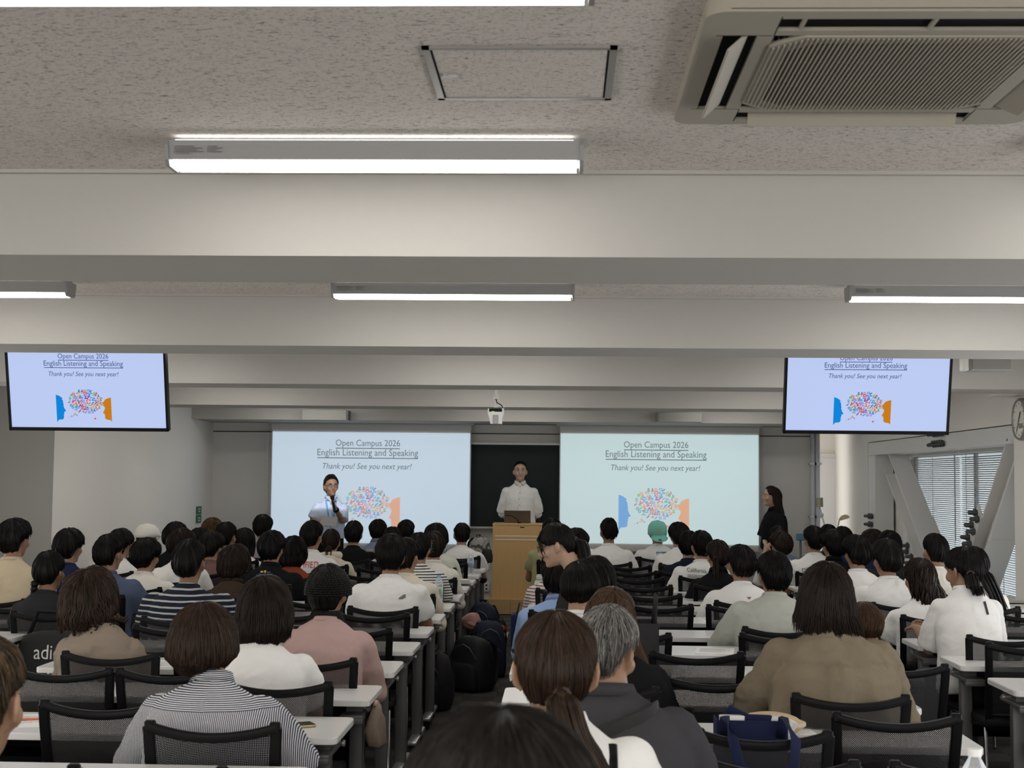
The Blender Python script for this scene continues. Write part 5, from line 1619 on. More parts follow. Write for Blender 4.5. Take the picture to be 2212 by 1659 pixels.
seated('person in white tee with a small dark logo', 'person in white tee with a small dark logo behind the right shoulder', 846, 1155, 9.3, 'short', 'black', 't_shirt', WHT, yaw=-6, k=1.08, hair_kw=dict(crown=.040, side=.034, nape=.008, locks=320), skin='b', chair_x=-1.12,
       prints=[bars_print('logo', [(-.020, 0, .020, .004), (-.012, .006, .02, .010), (-.004, .012, .02, .016), (.004, .018, .02, .022), (-.024, -.006, .006, -.002)], .098, .125, M_INKP, 0)])
seated('person in the cream jacket', 'person in cream jacket partly hidden behind the white tee with the logo', 879, 1163, 10.3, 'short', 'soft', 'jacket', CRM, yaw=-34, sleeve=1.7, k=1.0, side=-.02)
seated('person in the fine black and white stripes', 'person in finely striped black and white tee beside the centre aisle', 906, 1151, 11.2, 'crop', 'black', 'striped_tee', STR_BW, yaw=-14, hair_kw=dict(crown=.028, side=.024, nape=.006), k=.98)
def claw(root, sh, J, C, Rh, hs, on_back, rnd):
    b = MB()
    for i in range(5):
        z = .055 - .022 * i
        for q in (-1, 1): b.tube([C + Rh @ Vector((q * .018, -.128, z)), C + Rh @ Vector((q * .010, -.148, z - .003)), C + Rh @ Vector((0, -.140, z - .008))], .004, 6)
    b.tube([C + Rh @ Vector((0, -.150, .06 - .02 * i)) for i in range(6)], .006, 6)
    b.build('claw_clip', mat('claw_clip_dark', (.03, .03, .03), .15, grain=.02), root, True)
seated('person with the claw clip', 'person in cream top with hair gathered in a dark claw clip', 938, 1148, 12.0, 'pulled', 'dark', 'blouse', WHT2, yaw=-6, k=.92, sleeve=1.5, hair_kw=dict(crown=.024, side=.022, nape=.02), extras=claw)
def scarf(root, sh, J, C, Rh, hs, on_back, rnd):
    b = MB(); N = J['neck']
    b.tube([N + Vector((.085 * math.cos(q * .3927), .085 * math.sin(q * .3927) - .01, .012 + .01 * math.sin(q * 1.7))) for q in range(17)], .026, 10, cap=False)
    b.build('scarf', stripes('scarf_pattern', (.36, .42, .52), (.12, .17, .28), .018, .5, 'X', .03), root, True)
seated('person with the patterned scarf', 'person in sage top with a patterned blue scarf and round black bob', 942, 1131, 13.3, 'bob', 'black', 'blouse', SAGE, k=.92, sleeve=1.5, hair_kw=dict(fall=.07, side=.04), extras=scarf, yaw=-5)
seated('person in white nearest the lectern', 'person in white tee with short black hair nearest the lectern', 998, 1130, 15.4, 'crop', 'black', 't_shirt', WHT, yaw=14, hair_kw=dict(crown=.026, side=.022), k=1.06, collar='crew')
# nearer rows
def flip_curl(b, C, Rh, hs, rnd, root):
    for i in range(46):
        a = rnd.uniform(-1.6, 1.9); z0 = rnd.uniform(-.05, -.125)
        p = C + Vector((math.sin(a) * .112, -math.cos(a) * .125, z0))
        o = Vector((math.sin(a), -math.cos(a), 0))
        b.tube([p - o * .012 + Vector((0, 0, .05)), p + o * .006, p + o * .016 + Vector((.012, 0, -.03)), p + o * (.030) + Vector((.022, 0, -.036)), p + o * .045 + Vector((.030, 0, -.02))], [(.004, .003), (.010, .006), (.010, .006), (.007, .004), (.001, .001)], 5, cap=False, us=rnd.random())
seated('person in the tan top', 'person in tan long sleeved top with a wavy brown bob', 195, 1230, 6.75, 'bob', 'brown', 'blouse', TAN, yaw=-14, k=.90, sleeve=1.35, loose=.022, hair_kw=dict(crown=.034, side=.046, fall=.100, wave=.007, locks=520, lw=.007, mess=.35, lift=.010, ext=.12, prof=straight_prof(1, 1.06, 1.0)), voxel=.010, wr=.016, extra_w=lambda x, y, z: -.005 * math.exp(-((abs(x) - .150) / .006) ** 2), tails=flip_curl, chair_x=-2.05, chair_y=6.46, side=-.088, nx=.15)
def gather(x, y, z): return .0045 * abs(math.sin(x * 70)) * sst(.865, .80, z) if y < 0 else 0
def yoke_cloth():
    m = stripes('fine_navy_stripes', (.60, .60, .60), (.035, .04, .075), .0062, .5, 'Z', .0)
    nt = m.node_tree; b = nt.nodes['Principled BSDF']
    tc = [n for n in nt.nodes if n.type == 'TEX_COORD'][0]; sep = nd(nt, 'ShaderNodeSeparateXYZ'); nt.links.new(tc.outputs['Object'], sep.inputs[0])
    def M(op, a, c=None):
        n = nd(nt, 'ShaderNodeMath', operation=op)
        for i, v in enumerate((a, c)):
            if v is None: continue
            if isinstance(v, (int, float)): n.inputs[i].default_value = v
            else: nt.links.new(v, n.inputs[i])
        return n.outputs[0]
    f1 = M('GREATER_THAN', M('FRACT', M('DIVIDE', sep.outputs['X'], .0062)), .5)
    f0 = [n for n in nt.nodes if n.type == 'MATH' and n.operation == 'GREATER_THAN'][0].outputs[0]
    up = M('GREATER_THAN', sep.outputs['Z'], .865)
    f = M('ADD', M('MULTIPLY', f0, up), M('MULTIPLY', f1, M('SUBTRACT', 1.0, up)))
    mx = [n for n in nt.nodes if n.type == 'MIX'][0]
    nt.links.new(f, mx.inputs['Factor'])
    return m
seated('person in the fine navy striped shirt', 'person in fine navy striped collared shirt with a short brown bob', 440, 1304, 5.0, 'shortbob', 'brown', 'shirt', yoke_cloth(), yaw=-6, pitch=-8, k=1.04, sleeve=.85, loose=.038, off=.022, collar='shirt', collar_cloth=stripes('fine_navy_stripes_collar', (.60, .60, .60), (.035, .04, .075), .0062, .5, 'Z'), voxel=.0085, chair_x=-1.135, chair_y=4.66, side=-.062, nx=.2, extra_w=gather, wr=.008,
       hair_kw=dict(crown=.034, side=.040, fall=.085, locks=900, lw=.0042, nphi=140, lift=.003, ext=.05, prof=straight_prof(1.0, 1.03, .66)), arm=dict(el=(.10, .13, -.25), wr=(.17, .30, .765)))
seated('person in white tee with the straight dark bob', 'person in white tee with a straight dark brown bob, beside the dusty pink top', 573, 1245, 5.95, 'bob', 'dark', 't_shirt', WHT, yaw=-10, k=.96, loose=.024, off=.02, sleeve=.6, voxel=.0095, chair_x=-1.12, chair_y=5.62, wr=.009,
       hair_kw=dict(crown=.030, side=.034, fall=.122, locks=800, lw=.0045, nphi=120, lift=.003, ext=.04, prof=straight_prof(1.0, 1.10, 1.0)))
def crochet(b, C, Rh, hs, rnd, root):
    for ring in range(19):
        th = .10 + ring * .085; n = max(5, int(2 * math.pi * math.sin(th) * .125 / .0135))
        for i in range(n):
            a = 2 * math.pi * (i + .5 * (ring % 2)) / n
            if abs(abs(a) - math.pi) < .5 and th > 1.2: continue
            d = Rh @ Vector((math.sin(a) * math.sin(th), -math.cos(a) * math.sin(th), math.cos(th)))
            p = C + Vector((d.x * .1075, d.y * .1265, d.z * .128)) * hs
            b.ell(p, (.0085, .0085, .0075), 6, 4)
    for i in range(60):
        a = rnd.uniform(-1.0, 1.0); p = C + Vector((math.sin(a) * .07, -math.cos(a) * .085, -.085))
        o = Vector((math.sin(a) + rnd.gauss(0, .3), -math.cos(a), 0)) * .03
        b.tube([p, p + o * .6 + Vector((0, 0, -.035)), p + o * 1.3 + Vector((0, 0, -.075 - rnd.random() * .03))], [(.010, .006), (.007, .004), (.001, .001)], 5, cap=False, us=rnd.random())
seated('person in the dusty pink top', 'person in dusty pink top with textured black crochet-like hair', 710, 1219, 6.85, 'pulled', 'black', 'long_sleeve_top', PINK, yaw=-30, k=.98, sleeve=1.4, loose=.018, voxel=.0095, hair_kw=dict(crown=.030, side=.030, nape=.020, locks=60), tails=crochet, chair_x=-1.13, chair_y=6.36, skin='b')
seated('person with blond streaked hair at the left edge', 'person with blond streaked dark hair cut off by the left edge', -46, 1374, 2.72, 'pulled', 'streak', 't_shirt', DKBRN, raw=True, yaw=-2, pitch=-6, k=.95, voxel=.008, hair_kw=dict(crown=.020, side=.020, nape=.016, back=122, sidea=78, temple=72, front=56, locks=900, lw=.0035, nphi=140, lift=.002), face=True)

# ================= bank right of the centre aisle
seated('person filling the bottom edge', 'nearest person, only the crown of black hair above the bottom edge', 1086, 1540, 1.42, 'fluffy', 'soft', 't_shirt', CHAR, k=1.0, voxel=.009, hair_kw=dict(crown=.030, side=.030, locks=1500, lw=.0032, nphi=160, lift=.005, mess=.15, tilt=10), pitch=-8)
seated('person with the brown low ponytail', 'person in white top with brown hair tied in a low ponytail', 1201, 1323, 3.30, 'pulled', 'brown', 'sleeveless_top', WHT, yaw=0, pitch=-8, neck_up=.035, k=1.0, voxel=.008, hair_kw=dict(crown=.018, side=.020, nape=.012, locks=1100, lw=.0034, nphi=160, lift=.002, back=116, sidea=80, temple=74), hs=1.06, sleeve=.5, off=.02,
       tails=pony_low(th=101, phi=8, length=.24, rad=.036, out=.028, sway=.10, locks=420), chair_y=2.98,
       extras=lambda root, sh, J, C, Rh, hs, ob, rnd: strap(root, ob, J, .125))

def sling(root, sh, J, C, Rh, hs, ob, rnd):
    b = MB(); pts = []
    for i in range(14):
        p = ob(-.19 + i * .0195, J['neck'].z - .140 + i * .0072, .005)
        if p is not None: pts.append(p)
    if len(pts) > 2:
        pts += [pts[-1] + Vector((.018, .025, .010)), pts[-1] + Vector((.026, .07, .004))]
        b.tube(pts, [(.024, .004)] * len(pts), 8, up=(0, 0, 1)); b.build('sling_strap', mat('webbing_black', (.012, .012, .013), .8, grain=.2, gscale=400), root, True)
seated('grey haired person', 'grey haired person in dark grey shirt with a black sling strap', 1311, 1309, 4.16, 'short', 'gray', 'shirt', DGREY, raw=True, neck_up=.018, yaw=-27, pitch=-10, roll=6, k=1.12, voxel=.0085, collar='band', loose=.022, skin='b', chair_y=3.84, chair_x=.13, sleeve=.8,
       hair_kw=dict(crown=.026, side=.018, nape=.004, back=116, sidea=78, temple=74, locks=1500, lw=.0032, nphi=140, lift=.006, mess=.3), extras=sling, side=-.05)
seated('person with long brown hair in black', 'person in black top with long straight chestnut hair', 1316, 1270, 5.9, 'long', 'chest', 't_shirt', BLK, yaw=-18, roll=12, k=.95, side=-.10, voxel=.0105, hair_kw=dict(drift=.115, fall=.36, locks=600, lw=.005, nphi=110, crown=.022, side=.024, back_off=.045), chair_x=.16, chair_y=5.6, loose=.02)
seated('person in white with black hair falling forward', 'person in white top whose black hair falls forward beside the glasses wearer', 1254, 1215, 7.4, 'pulled', 'black', 'blouse', WHT, yaw=8, pitch=-14, roll=-6, k=.92, voxel=.0105, hair_kw=dict(crown=.026, side=.026, nape=.024, back=122, locks=500, lw=.005, fall=.06, fmax=130, prof=straight_prof(1, .96, .7)), side=.08, chair_x=.06)
seated('black haired person behind the grey haired row', 'person in black with shoulder length black hair behind the chestnut haired person', 1287, 1203, 7.95, 'bob', 'black', 't_shirt', BLK, yaw=-10, k=.9, hair_kw=dict(fall=.17, locks=300), side=-.10, chair_x=.36)
seated('person in the pale blue shirt', 'person in pale blue shirt by the centre aisle, head hidden behind the leaning person', 1206, 1206, 9.2, 'fluffy', 'black', 'shirt', SKY, yaw=0, k=1.04, sleeve=1.4, loose=.03, collar='shirt', side=.04, chair_x=.02)
seated('person in the plum striped top', 'person in plum and white striped top by the centre aisle', 1203, 1176, 11.0, 'bob', 'black', 'striped_top', STR_RED, yaw=0, k=.98, sleeve=1.4, loose=.02, side=.02, chair_x=.03)
seated('person in the olive tee', 'person in olive tee with black hair just right of the lectern', 1193, 1121, 14.8, 'fluffy', 'black', 't_shirt', OLIVE, yaw=-4, k=1.04, side=.02, skin='b', chair_x=-.03)
seated('person in charcoal behind the leaning person', 'person in charcoal with black hair right behind the leaning person', 1245, 1141, 12.4, 'mush', 'black', 't_shirt', CHAR, k=1.02)
seated('person with the curly top and shaved sides', 'person in white tee with curly black top and shaved sides', 1315, 1120, 14.6, 'fade', 'black', 't_shirt', WHT, yaw=20, k=1.1, skin='c', collar='crew', loose=.02)
def mint_cap(root, sh, J, C, Rh, hs, on_back, rnd):
    Mm = mat('cap_mint', (.19, .52, .43), .85, grain=.04, bump=.15)
    Q = Rh @ Matrix.Rotation(R(180), 3, 'Z') @ Matrix.Rotation(R(-12), 3, 'X')
    b = MB(); b.lathe([(.104, -.02), (.106, .03), (.100, .075), (.072, .115), (.03, .132), (0, .134)], C + Vector((0, 0, .01)), 24, rot=Q @ Matrix.Diagonal((1, 1.13, 1)))
    b.ell(C + Vector((0, 0, .01)) + Q @ Vector((0, 0, .136)), (.009, .009, .006), 8, 5)
    c = b.build('cap', Mm, root, True)
    b = MB(); b.ell(C + Q @ Vector((0, .142, -.012)), (.092, .070, .008), 18, 6, rot=Q @ Matrix.Rotation(R(-26), 3, 'X')); br = b.build('cap_brim', Mm, c, True)
    vs, fs, k = text_fit('D', .042, 0, 1.1)
    b = MB(); b.add([C + Vector((0, 0, .01)) + Q @ Vector((-x, .1245 - x * x * 5.0 - .0070 * (y / .046) ** 2, y + .026)) for x, y in vs], fs); b.build('cap_letter', mat('gold_thread', (.50, .36, .12), .6, grain=.05), c)
    b = MB(); b.ell(C + Q @ Vector((0, .184, -.024)), (.020, .012, .004), 12, 5, rot=Q @ Matrix.Rotation(R(-26), 3, 'X')); b.build('cap_sticker', mat('sticker_dark', (.03, .04, .035), .4, grain=.03), br)
seated('person in the mint cap', 'person in white tee wearing a mint green cap turned backwards', 1420, 1131, 15.6, 'crop', 'black', 't_shirt', WHT, yaw=12, skin='c', k=1.06, hair_kw=dict(crown=.004, side=.007, lift=.001, bump=.001, nape=.003), extras=mint_cap, prints=[flat_print('lettering', 'FT', .11, .03, .16, M_TEAL, 0, 1.3)])
seated('person in white right of the mint cap', 'person in white long sleeved tee with neat black hair right of the mint cap', 1466, 1129, 14.5, 'mush', 'black', 't_shirt', WHT, yaw=24, k=1.02, sleeve=1.3, loose=.02)
seated('person in ink navy and glasses', 'person in navy shirt and glasses half behind the printed white tee', 1489, 1148, 13.3, 'short', 'black', 'shirt', INK, yaw=-24, glasses=True, k=1.04, sleeve=1.2, side=.09)
cal = rects([(-.115 + .0, -.026 - i * .0105, .115 - (i * 37 % 5) * .012, -.0225 - i * .0105) for i in range(11)])
seated('person in white tee with black back text', 'person in white tee with a block of black text on the back', 1514, 1147, 12.6, 'short', 'black', 't_shirt', WHT, yaw=26, k=1.06, loose=.022, sleeve=.9, prints=[flat_print('lettering', 'California, Sim', .24, -.015, .088, M_INKP, -3, 1.1), ('text_lines', cal[0], cal[1], -.015, .088, M_INKP, -3)])
seated('person in black with a high ponytail', 'person in black collared shirt and glasses with a dark ponytail', 1550, 1166, 11.6, 'pulled', 'dark', 'shirt', BLK, yaw=34, k=.98, collar='shirt', sleeve=1.3, glasses=True, hair_kw=dict(crown=.026, side=.024), tails=pony_low(th=84, phi=-30, length=.24, rad=.024, out=.03), skin='b')
car = rects([(-.075, 0, .075, .014), (-.05, .014, .03, .030), (-.07, -.012, -.045, 0), (.03, -.012, .055, 0), (-.06, -.03, .06, -.026), (-.03, -.044, .03, -.032), (-.085, .036, .05, .038)])
seated('person in white tee with the car print', 'person in white tee with a dark car drawing on the back', 1600, 1178, 10.1, 'short', 'black', 't_shirt', WHT, yaw=24, k=1.06, loose=.026, off=.02, skin='b', sleeve=.75, hair_kw=dict(crown=.036, side=.030), prints=[('car_print', car[0], car[1], .03, .165, M_INKP, 2), ('triangle_print', [(-.016, .016), (.016, .016), (0, 0)], [(0, 1, 2)], .03, .095, mat('print_plum', (.20, .04, .07), .7, grain=.03), 0)])
def raglan(x, y, z):
    return -.004 * math.exp(-((abs(x) - .13 - (z - .9) * .35) / .006) ** 2) if y < .02 else 0
seated('person in the grey green tee', 'person in pale grey green tee with short black hair, leaning on the desk', 1670, 1192, 8.35, 'short', 'black', 't_shirt', GGREY, yaw=18, neck_up=.02, k=1.12, loose=.03, off=.02, sleeve=.85, voxel=.0105, hair_kw=dict(crown=.034, side=.030, nape=.008, locks=420, lw=.005), extra_w=raglan, arm=dict(el=(.10, .16, -.28), wr=(.10, .34, .775)), skin='b')
def pleat(x, y, z):
    if y > 0: return 0
    p = .011 * sst(.052, .042, abs(x)) * sst(.955, .93, z)
    s = -.007 * math.exp(-((z - .955 + .12 * x * x * 2) / .007) ** 2)
    return p + s + .006 * math.sin(x * 46 + z * 9) + .005 * abs(math.sin(abs(x) * 30 - z * 38 + 2 * math.sin(z * 15))) * sst(.95, .75, z)
seated('person in the khaki linen shirt', 'person in oversized khaki linen shirt with shoulder length dark brown hair', 1785, 1216, 5.85, 'bob', 'dark', 'linen_shirt', KHAKI, yaw=4, k=1.1, loose=.055, off=.026, sleeve=1.3, voxel=.0095, wr=.017, extra_w=pleat, collar=None, chair_x=1.10, chair_y=5.50, lean=.17,
       hair_kw=dict(crown=.030, side=.026, fall=.118, locks=1100, lw=.0048, nphi=130, lift=.006, mess=.14, ext=.14, prof=straight_prof(1.0, 1.10, 1.26), back_off=.02), arm=dict(el=(.12, .12, -.27), wr=(.10, .32, .77)))
seated('child bending over the desk', 'small brown haired head bent low beside the khaki linen shirt', 1868, 1301, 6.95, 'short', 'chest', 't_shirt', DGREY, yaw=10, pitch=-30, k=.8, hs=.93, lean=.22, side=.02, voxel=.0105, hair_kw=dict(crown=.024, side=.022, nape=.008, locks=420, lw=.004, lift=.003), chair_y=6.45, chair_x=1.50)

# ================= bank along the window wall
seated('person in grey nearest the front right', 'dark haired person in blue grey beside the standing woman, partly hidden', 1681, 1137, 15.2, 'short', 'soft', 't_shirt', BLUEG, yaw=20)
seated('person in white below the standing person', 'person in white tee with shaggy dark brown hair, below the standing person', 1686, 1148, 14.2, 'mush', 'dark', 't_shirt', WHT, yaw=30, k=.98)
seated('person in white tee with black script', 'person in white tee with slanted black script on the back', 1757, 1136, 13.4, 'short', 'black', 't_shirt', WHT, yaw=28, k=1.04, loose=.02, prints=[flat_print('lettering', 'DIKANO', .17, -.05, .135, M_INKP, 16, 1.2, .1), ('ear_print', [(0, 0), (.02, .04), (.034, .004)], [(0, 1, 2)], .005, .175, M_YEL, 0)])
seated('person with spiky hair left of the desk lamps', 'person with spiky black hair just below the silver desk lamp', 1789, 1134, 15.1, 'short', 'black', 't_shirt', CHAR, yaw=10)
seated('person in black and glasses on the right', 'person in black tee and glasses left of two white tees', 1799, 1145, 12.5, 'mush', 'black', 't_shirt', BLK, yaw=36, glasses=True, k=1.06, loose=.02, collar='shirt')
seated('person below the cream desk lamp', 'black haired person in navy just below the cream desk lamp', 1820, 1138, 14.2, 'short', 'black', 't_shirt', NAVY, yaw=8)
seated('person in white tee with dense black hair', 'person in plain white tee with dense black hair behind the khaki shirt', 1850, 1156, 10.9, 'mush', 'black', 't_shirt', WHT, yaw=26, k=1.06, skin='b')
seated('dark haired person before the corner column', 'dark brown haired person in navy before the corner column', 1885, 1143, 13.5, 'mush', 'dark', 't_shirt', NAVY, yaw=0)
seated('person in dark grey tee at the steel brace', 'person in dark grey tee with short black hair before the steel brace', 1920, 1147, 12.0, 'short', 'black', 't_shirt', CHAR, yaw=6, k=1.06, skin='b')
seated('person in white tee with soft wavy hair', 'person in white tee with soft wavy hair and a visible left ear', 1914, 1166, 10.1, 'mush', 'soft', 't_shirt', WHT, yaw=28, k=1.04, loose=.02, skin='b', side=-.04)
seated('person in the cream tee at the blinds', 'person in cream tee with cropped black hair in front of the blinds', 2019, 1153, 10.9, 'crop', 'black', 't_shirt', WHT2, yaw=22, k=1.06, hair_kw=dict(crown=.030, side=.026, nape=.004), skin='b')
def waves(b, C, Rh, hs, rnd, root):
    for i in range(150):
        a = rnd.gauss(0, .55); p = C + Vector((math.sin(a) * .085, -math.cos(a) * .105, rnd.uniform(.03, .08)))
        L = rnd.uniform(.26, .40); ph = rnd.uniform(0, 6); sx = rnd.gauss(.10, .035)
        pts = [p + Vector((sx * (t ** 1.3) + .014 * math.sin(ph + t * 9) , -.035 * min(1, t * 2.2) + .012 * math.cos(ph + t * 8), -L * t)) for t in [k / 8 for k in range(9)]]
        b.tube(pts, [(.006, .004), (.009, .005), (.011, .006), (.012, .006), (.012, .006), (.011, .005), (.009, .005), (.006, .003), (.001, .001)], 5, cap=False, us=rnd.random())
seated('person with long wavy half up hair', 'person in white with long wavy dark brown hair tied half up', 1986, 1206, 9.2, 'pulled', 'dark', 'blouse', WHT, yaw=32, k=.92, hair_kw=dict(crown=.030, side=.026, nape=.02), tails=waves, skin='b', chair_x=2.30)
tagp = bars_print('tag_print', [(-.007, -.035, .007, .035)], .075, .10, M_INKP, 8)
seated('person in white tee writing at the desk end', 'person in white tee with black ponytail writing in a notebook', 2080, 1183, 8.15, 'pulled', 'black', 't_shirt', WHT, raw=True, yaw=34, pitch=-12, neck_up=.03, k=.86, shw=.140, loose=.022, off=.018, sleeve=.95, voxel=.0085, hair_kw=dict(crown=.022, side=.022, nape=.012, locks=500, lw=.004), tails=pony_low(th=94, phi=-30, length=.105, rad=.030, out=.028, sway=.03, locks=160), prints=[tagp], skin='b', chair_x=2.38, chair_y=7.72,
       arm=dict(el=(.04, .10, -.24), wr=(.235, .27, .835), curl=1.15))
seated('person with the long dark side ponytail', 'person in cream with a long dark ponytail, just beyond the writing person', 2103, 1181, 9.9, 'pulled', 'black', 'blouse', WHT2, yaw=10, k=.94, hair_kw=dict(crown=.026, side=.024), tails=pony_low(th=88, phi=10, length=.30, rad=.045, out=.04, sway=.10, locks=120), side=.02)

# ================= empty seats
chair(-1.137, 3.94, 'empty black mesh chair at the bottom edge below the fine navy striped shirt')
EDGE = {k: 'aisle seat' for k in BANKS}
CHAIRS += [(.64, 4.75), (.64, 8.42), (-2.09, 5.06), (-1.63, 4.1), (-2.09, 4.1)]
for bk, (xc, rows, seats) in BANKS.items():
    for i, y in enumerate(rows):
        for j, sx in enumerate(seats):
            if bk in ('far_left', 'right') and j == 2: continue
            if bk == 'far_left' and i > 6 or bk == 'right' and i > 8: continue
            cy = y - .45 - .10
            if bk == 'middle' and y < 4: continue
            if any(abs(cx - sx) < .36 and -.62 < c_y - cy < .32 for cx, c_y in CHAIRS): continue
            where = (EDGE[bk], 'middle seat', 'outer seat')[j]
            chair(sx, cy, 'empty mesh chair, %s, %s desk from the back, %s' % (where, ORD[i + 1], {'left': 'left of centre aisle', 'middle': 'right of centre aisle', 'far_left': 'bank by left wall', 'right': 'bank by windows'}[bk]))
# ================================================================== STANDING PEOPLE
def stand(label, X, Y, ztop, zf, rotz, style, haircol, garment, cloth, k=1.0, hs=1.0, yaw=0, pitch=0, roll=0, arms=None, sw=.168, **kw):
    ck = dict(STY[style]); ck.update(kw.get('hair_kw') or {})
    Rh = ry(yaw, pitch, roll)
    Hh = ztop - zf; s = Hh / 1.74
    C = Vector((0, .03, ztop - ck['crown'] * .92 - .105 * hs))
    N = Vector((0, -.01, C.z - .145 * hs))
    H = Vector((0, 0, zf + .93 * s))
    J = {'hip': H, 'neck': N, 'mid': (H + N) / 2 + Vector((0, .012, 0))}
    J['sh'] = [N + Vector((-sw * k, .0, -.118)), N + Vector((sw * k, .0, -.118))]
    J['el'], J['wr'], J['hand'] = arms(J, zf, s)
    J['leg'] = [(H + Vector((q * .09, 0, .0)), Vector((q * .10, .02, zf + .49 * s)), Vector((q * .10, -.01, zf + .10)), Vector((q * .12, .15, zf + .035))) for q in (-1, 1)]
    return figure(label, J, C, Rh, hs, k, style, haircol, garment, cloth, root_loc=(X, Y, 0), rotz=rotz, face=True, hipz=zf + .93 * s + .02, hands=[tuple(w) for w in J['wr']], **kw)

# the man behind the lectern, arms behind his back
p = px(1124, 997, 18.36)
def arms_back(J, zf, s):
    el = [Vector((-.225, -.085, J['sh'][0].z - .27)), Vector((.225, -.085, J['sh'][1].z - .27))]
    wr = [Vector((-.09, -.185, J['sh'][0].z - .45)), Vector((.09, -.185, J['sh'][1].z - .45))]
    return el, wr, [((.9, -.1, -.35), (0, -1, 0), (-.3, 0, 1), .5, 1), ((-.9, -.1, -.35), (0, -1, 0), (.3, 0, 1), .5, -1)]
def shirt_front(root, sh, J, C, Rh, hs, ob, rnd):
    for i in range(7):
        q = ob(.0, J['neck'].z - .05 - i * .078, .006, True)
        if q is not None:
            b = MB(); b.ell(q, (.006, .004, .006), 8, 5); b.build('button', mat('button_grey', (.16, .15, .14), .4, grain=.05), sh)
    b = MB(); pts = [ob(.0, J['neck'].z - .04 - i * .05, .002, True) for i in range(11)]
    pts = [q for q in pts if q is not None]
    b.tube(pts, [(.016, .003)] * len(pts), 8, up=(1, 0, 0)); b.build('placket', WHT, sh, True)
    b = MB(); c = [ob(-.085 + dx, J['neck'].z - .17 + dz, .003, True) for dx, dz in ((-.045, 0), (.045, 0), (.045, -.10), (0, -.115), (-.045, -.10))]
    if all(q is not None for q in c):
        b.add(c, [(0, 1, 2, 3, 4)]); b.build('pocket', WHT, sh)
    for q in (0, 1):
        b = MB(); a = J['el'][q].lerp(J['wr'][q], -.06); c = J['el'][q].lerp(J['wr'][q], .16)
        b.tube([a, c], [.064, .062], 14); b.build('rolled_cuff', WHT, sh, True)
stand('person in white button shirt standing behind the lectern, arms behind back', p.x, 18.36, p.z, .19, R(180), 'short', 'soft', 'shirt', WHT, k=1.02, arms=arms_back, collar='shirt', sleeve=1.0, loose=.012, off=.016, voxel=.010, skin='d', yaw=4, pitch=4, wr=.008,
      hair_kw=dict(crown=.026, side=.016, nape=.005, front=50, temple=66, sidea=76, lift=.005, locks=360, mess=.3), extras=shirt_front)

# the man with the microphone
p = px(716, 1026, 17.75)
MX, MY, MR = p.x, 17.75, R(190)
inv = (Matrix.Translation((MX, MY, 0)) @ Matrix.Rotation(MR, 4, 'Z')).inverted()
def ml(x, y, d): return inv @ px(x, y, d)
def arms_mic(J, zf, s):
    el = [ml(739, 1124, 17.66), ml(676, 1121, 17.70)]
    wr = [ml(724.5, 1099, 17.52), ml(687, 1128, 17.52)]
    gl = (ml(719, 1082, 17.50) - wr[0]).normalized(); gr = (ml(702, 1130, 17.48) - wr[1]).normalized()
    return el, wr, [(gl, (0, -1, 0), (0, 1, .2), 1.1, 1), (gr, (0, 0, 1), (0, 1, 0), .6, 1)]
def mic_extras(root, sh, J, C, Rh, hs, ob, rnd):
    b = MB()
    for q in (-1, 1):
        pts = [ob(q * (.062 - .008 * i), J['neck'].z - .03 - i * .045, .006, True) for i in range(7)]
        pts = [v for v in pts if v is not None]
        if len(pts) > 2: b.tube(pts, [(.010, .002)] * len(pts), 6, up=(1, 0, 0))
    b.build('lanyard', mat('lanyard_blue', (.09, .36, .68), .6, grain=.03), root, True)
    b = MB(); w = J['wr'][0].lerp(J['el'][0], .10); d = (J['el'][0] - J['wr'][0]).normalized()
    b.tube([w - d * .012, w + d * .012], [.038, .039], 14); b.build('wrist_watch', BLACK_PL, root, True)
    b = MB(); pts = [ob(.0, J['neck'].z - .03 - i * .05, .003, True) for i in range(9)]; pts = [v for v in pts if v is not None]
    b.tube(pts, [(.014, .002)] * len(pts), 6, up=(1, 0, 0)); b.build('placket', LBLUE, sh, True)
_, _, Jm, Cm, Rm, _, _ = stand('person in pale blue shirt and glasses speaking into a microphone', MX, MY, p.z, 0, MR, 'short', 'soft', 'shirt', LBLUE, k=.92, arms=arms_mic, collar='shirt', sleeve=.98, loose=.014, off=.018, voxel=.0095, skin='b', yaw=12, pitch=2, glasses=True, trousers=mat('black_trousers', (.008, .008, .009), .9, spec=.1, grain=.1), wr=.010,
      hair_kw=dict(crown=.040, side=.018, nape=.005, front=54, temple=68, sidea=78, lift=.014, locks=420, mess=.45), extras=mic_extras, long_shirt=-.02)
h0, h1 = px(722, 1101, 17.47), px(717.5, 1071, 17.50)
m = thing('handheld_microphone', 'black handheld microphone raised to the speaking person\'s mouth', 'microphone', h0)
ax = (h1 - h0)
b = MB(); b.tube([Vector((0, 0, 0)), ax * .2, ax * .72], [.012, .014, .019], 12); b.build('handle', BLACK_PL, m, True)
b = MB(); b.ell(ax * .86, (.027, .027, .030), 14, 10); b.build('windscreen', DARK, m, True)
h = px(710, 1126, 17.44)
m = thing('paper_sheet', 'grey sheet of paper held by the person with the microphone', 'paper', h)
b = MB(); b.box((0, 0, 0), (.205, .004, .125), Matrix.Rotation(R(-28), 3, 'X') @ Matrix.Rotation(R(5), 3, 'Y')); b.build('sheet', mat('paper_grey', (.30, .28, .27), .8, grain=.03), m)

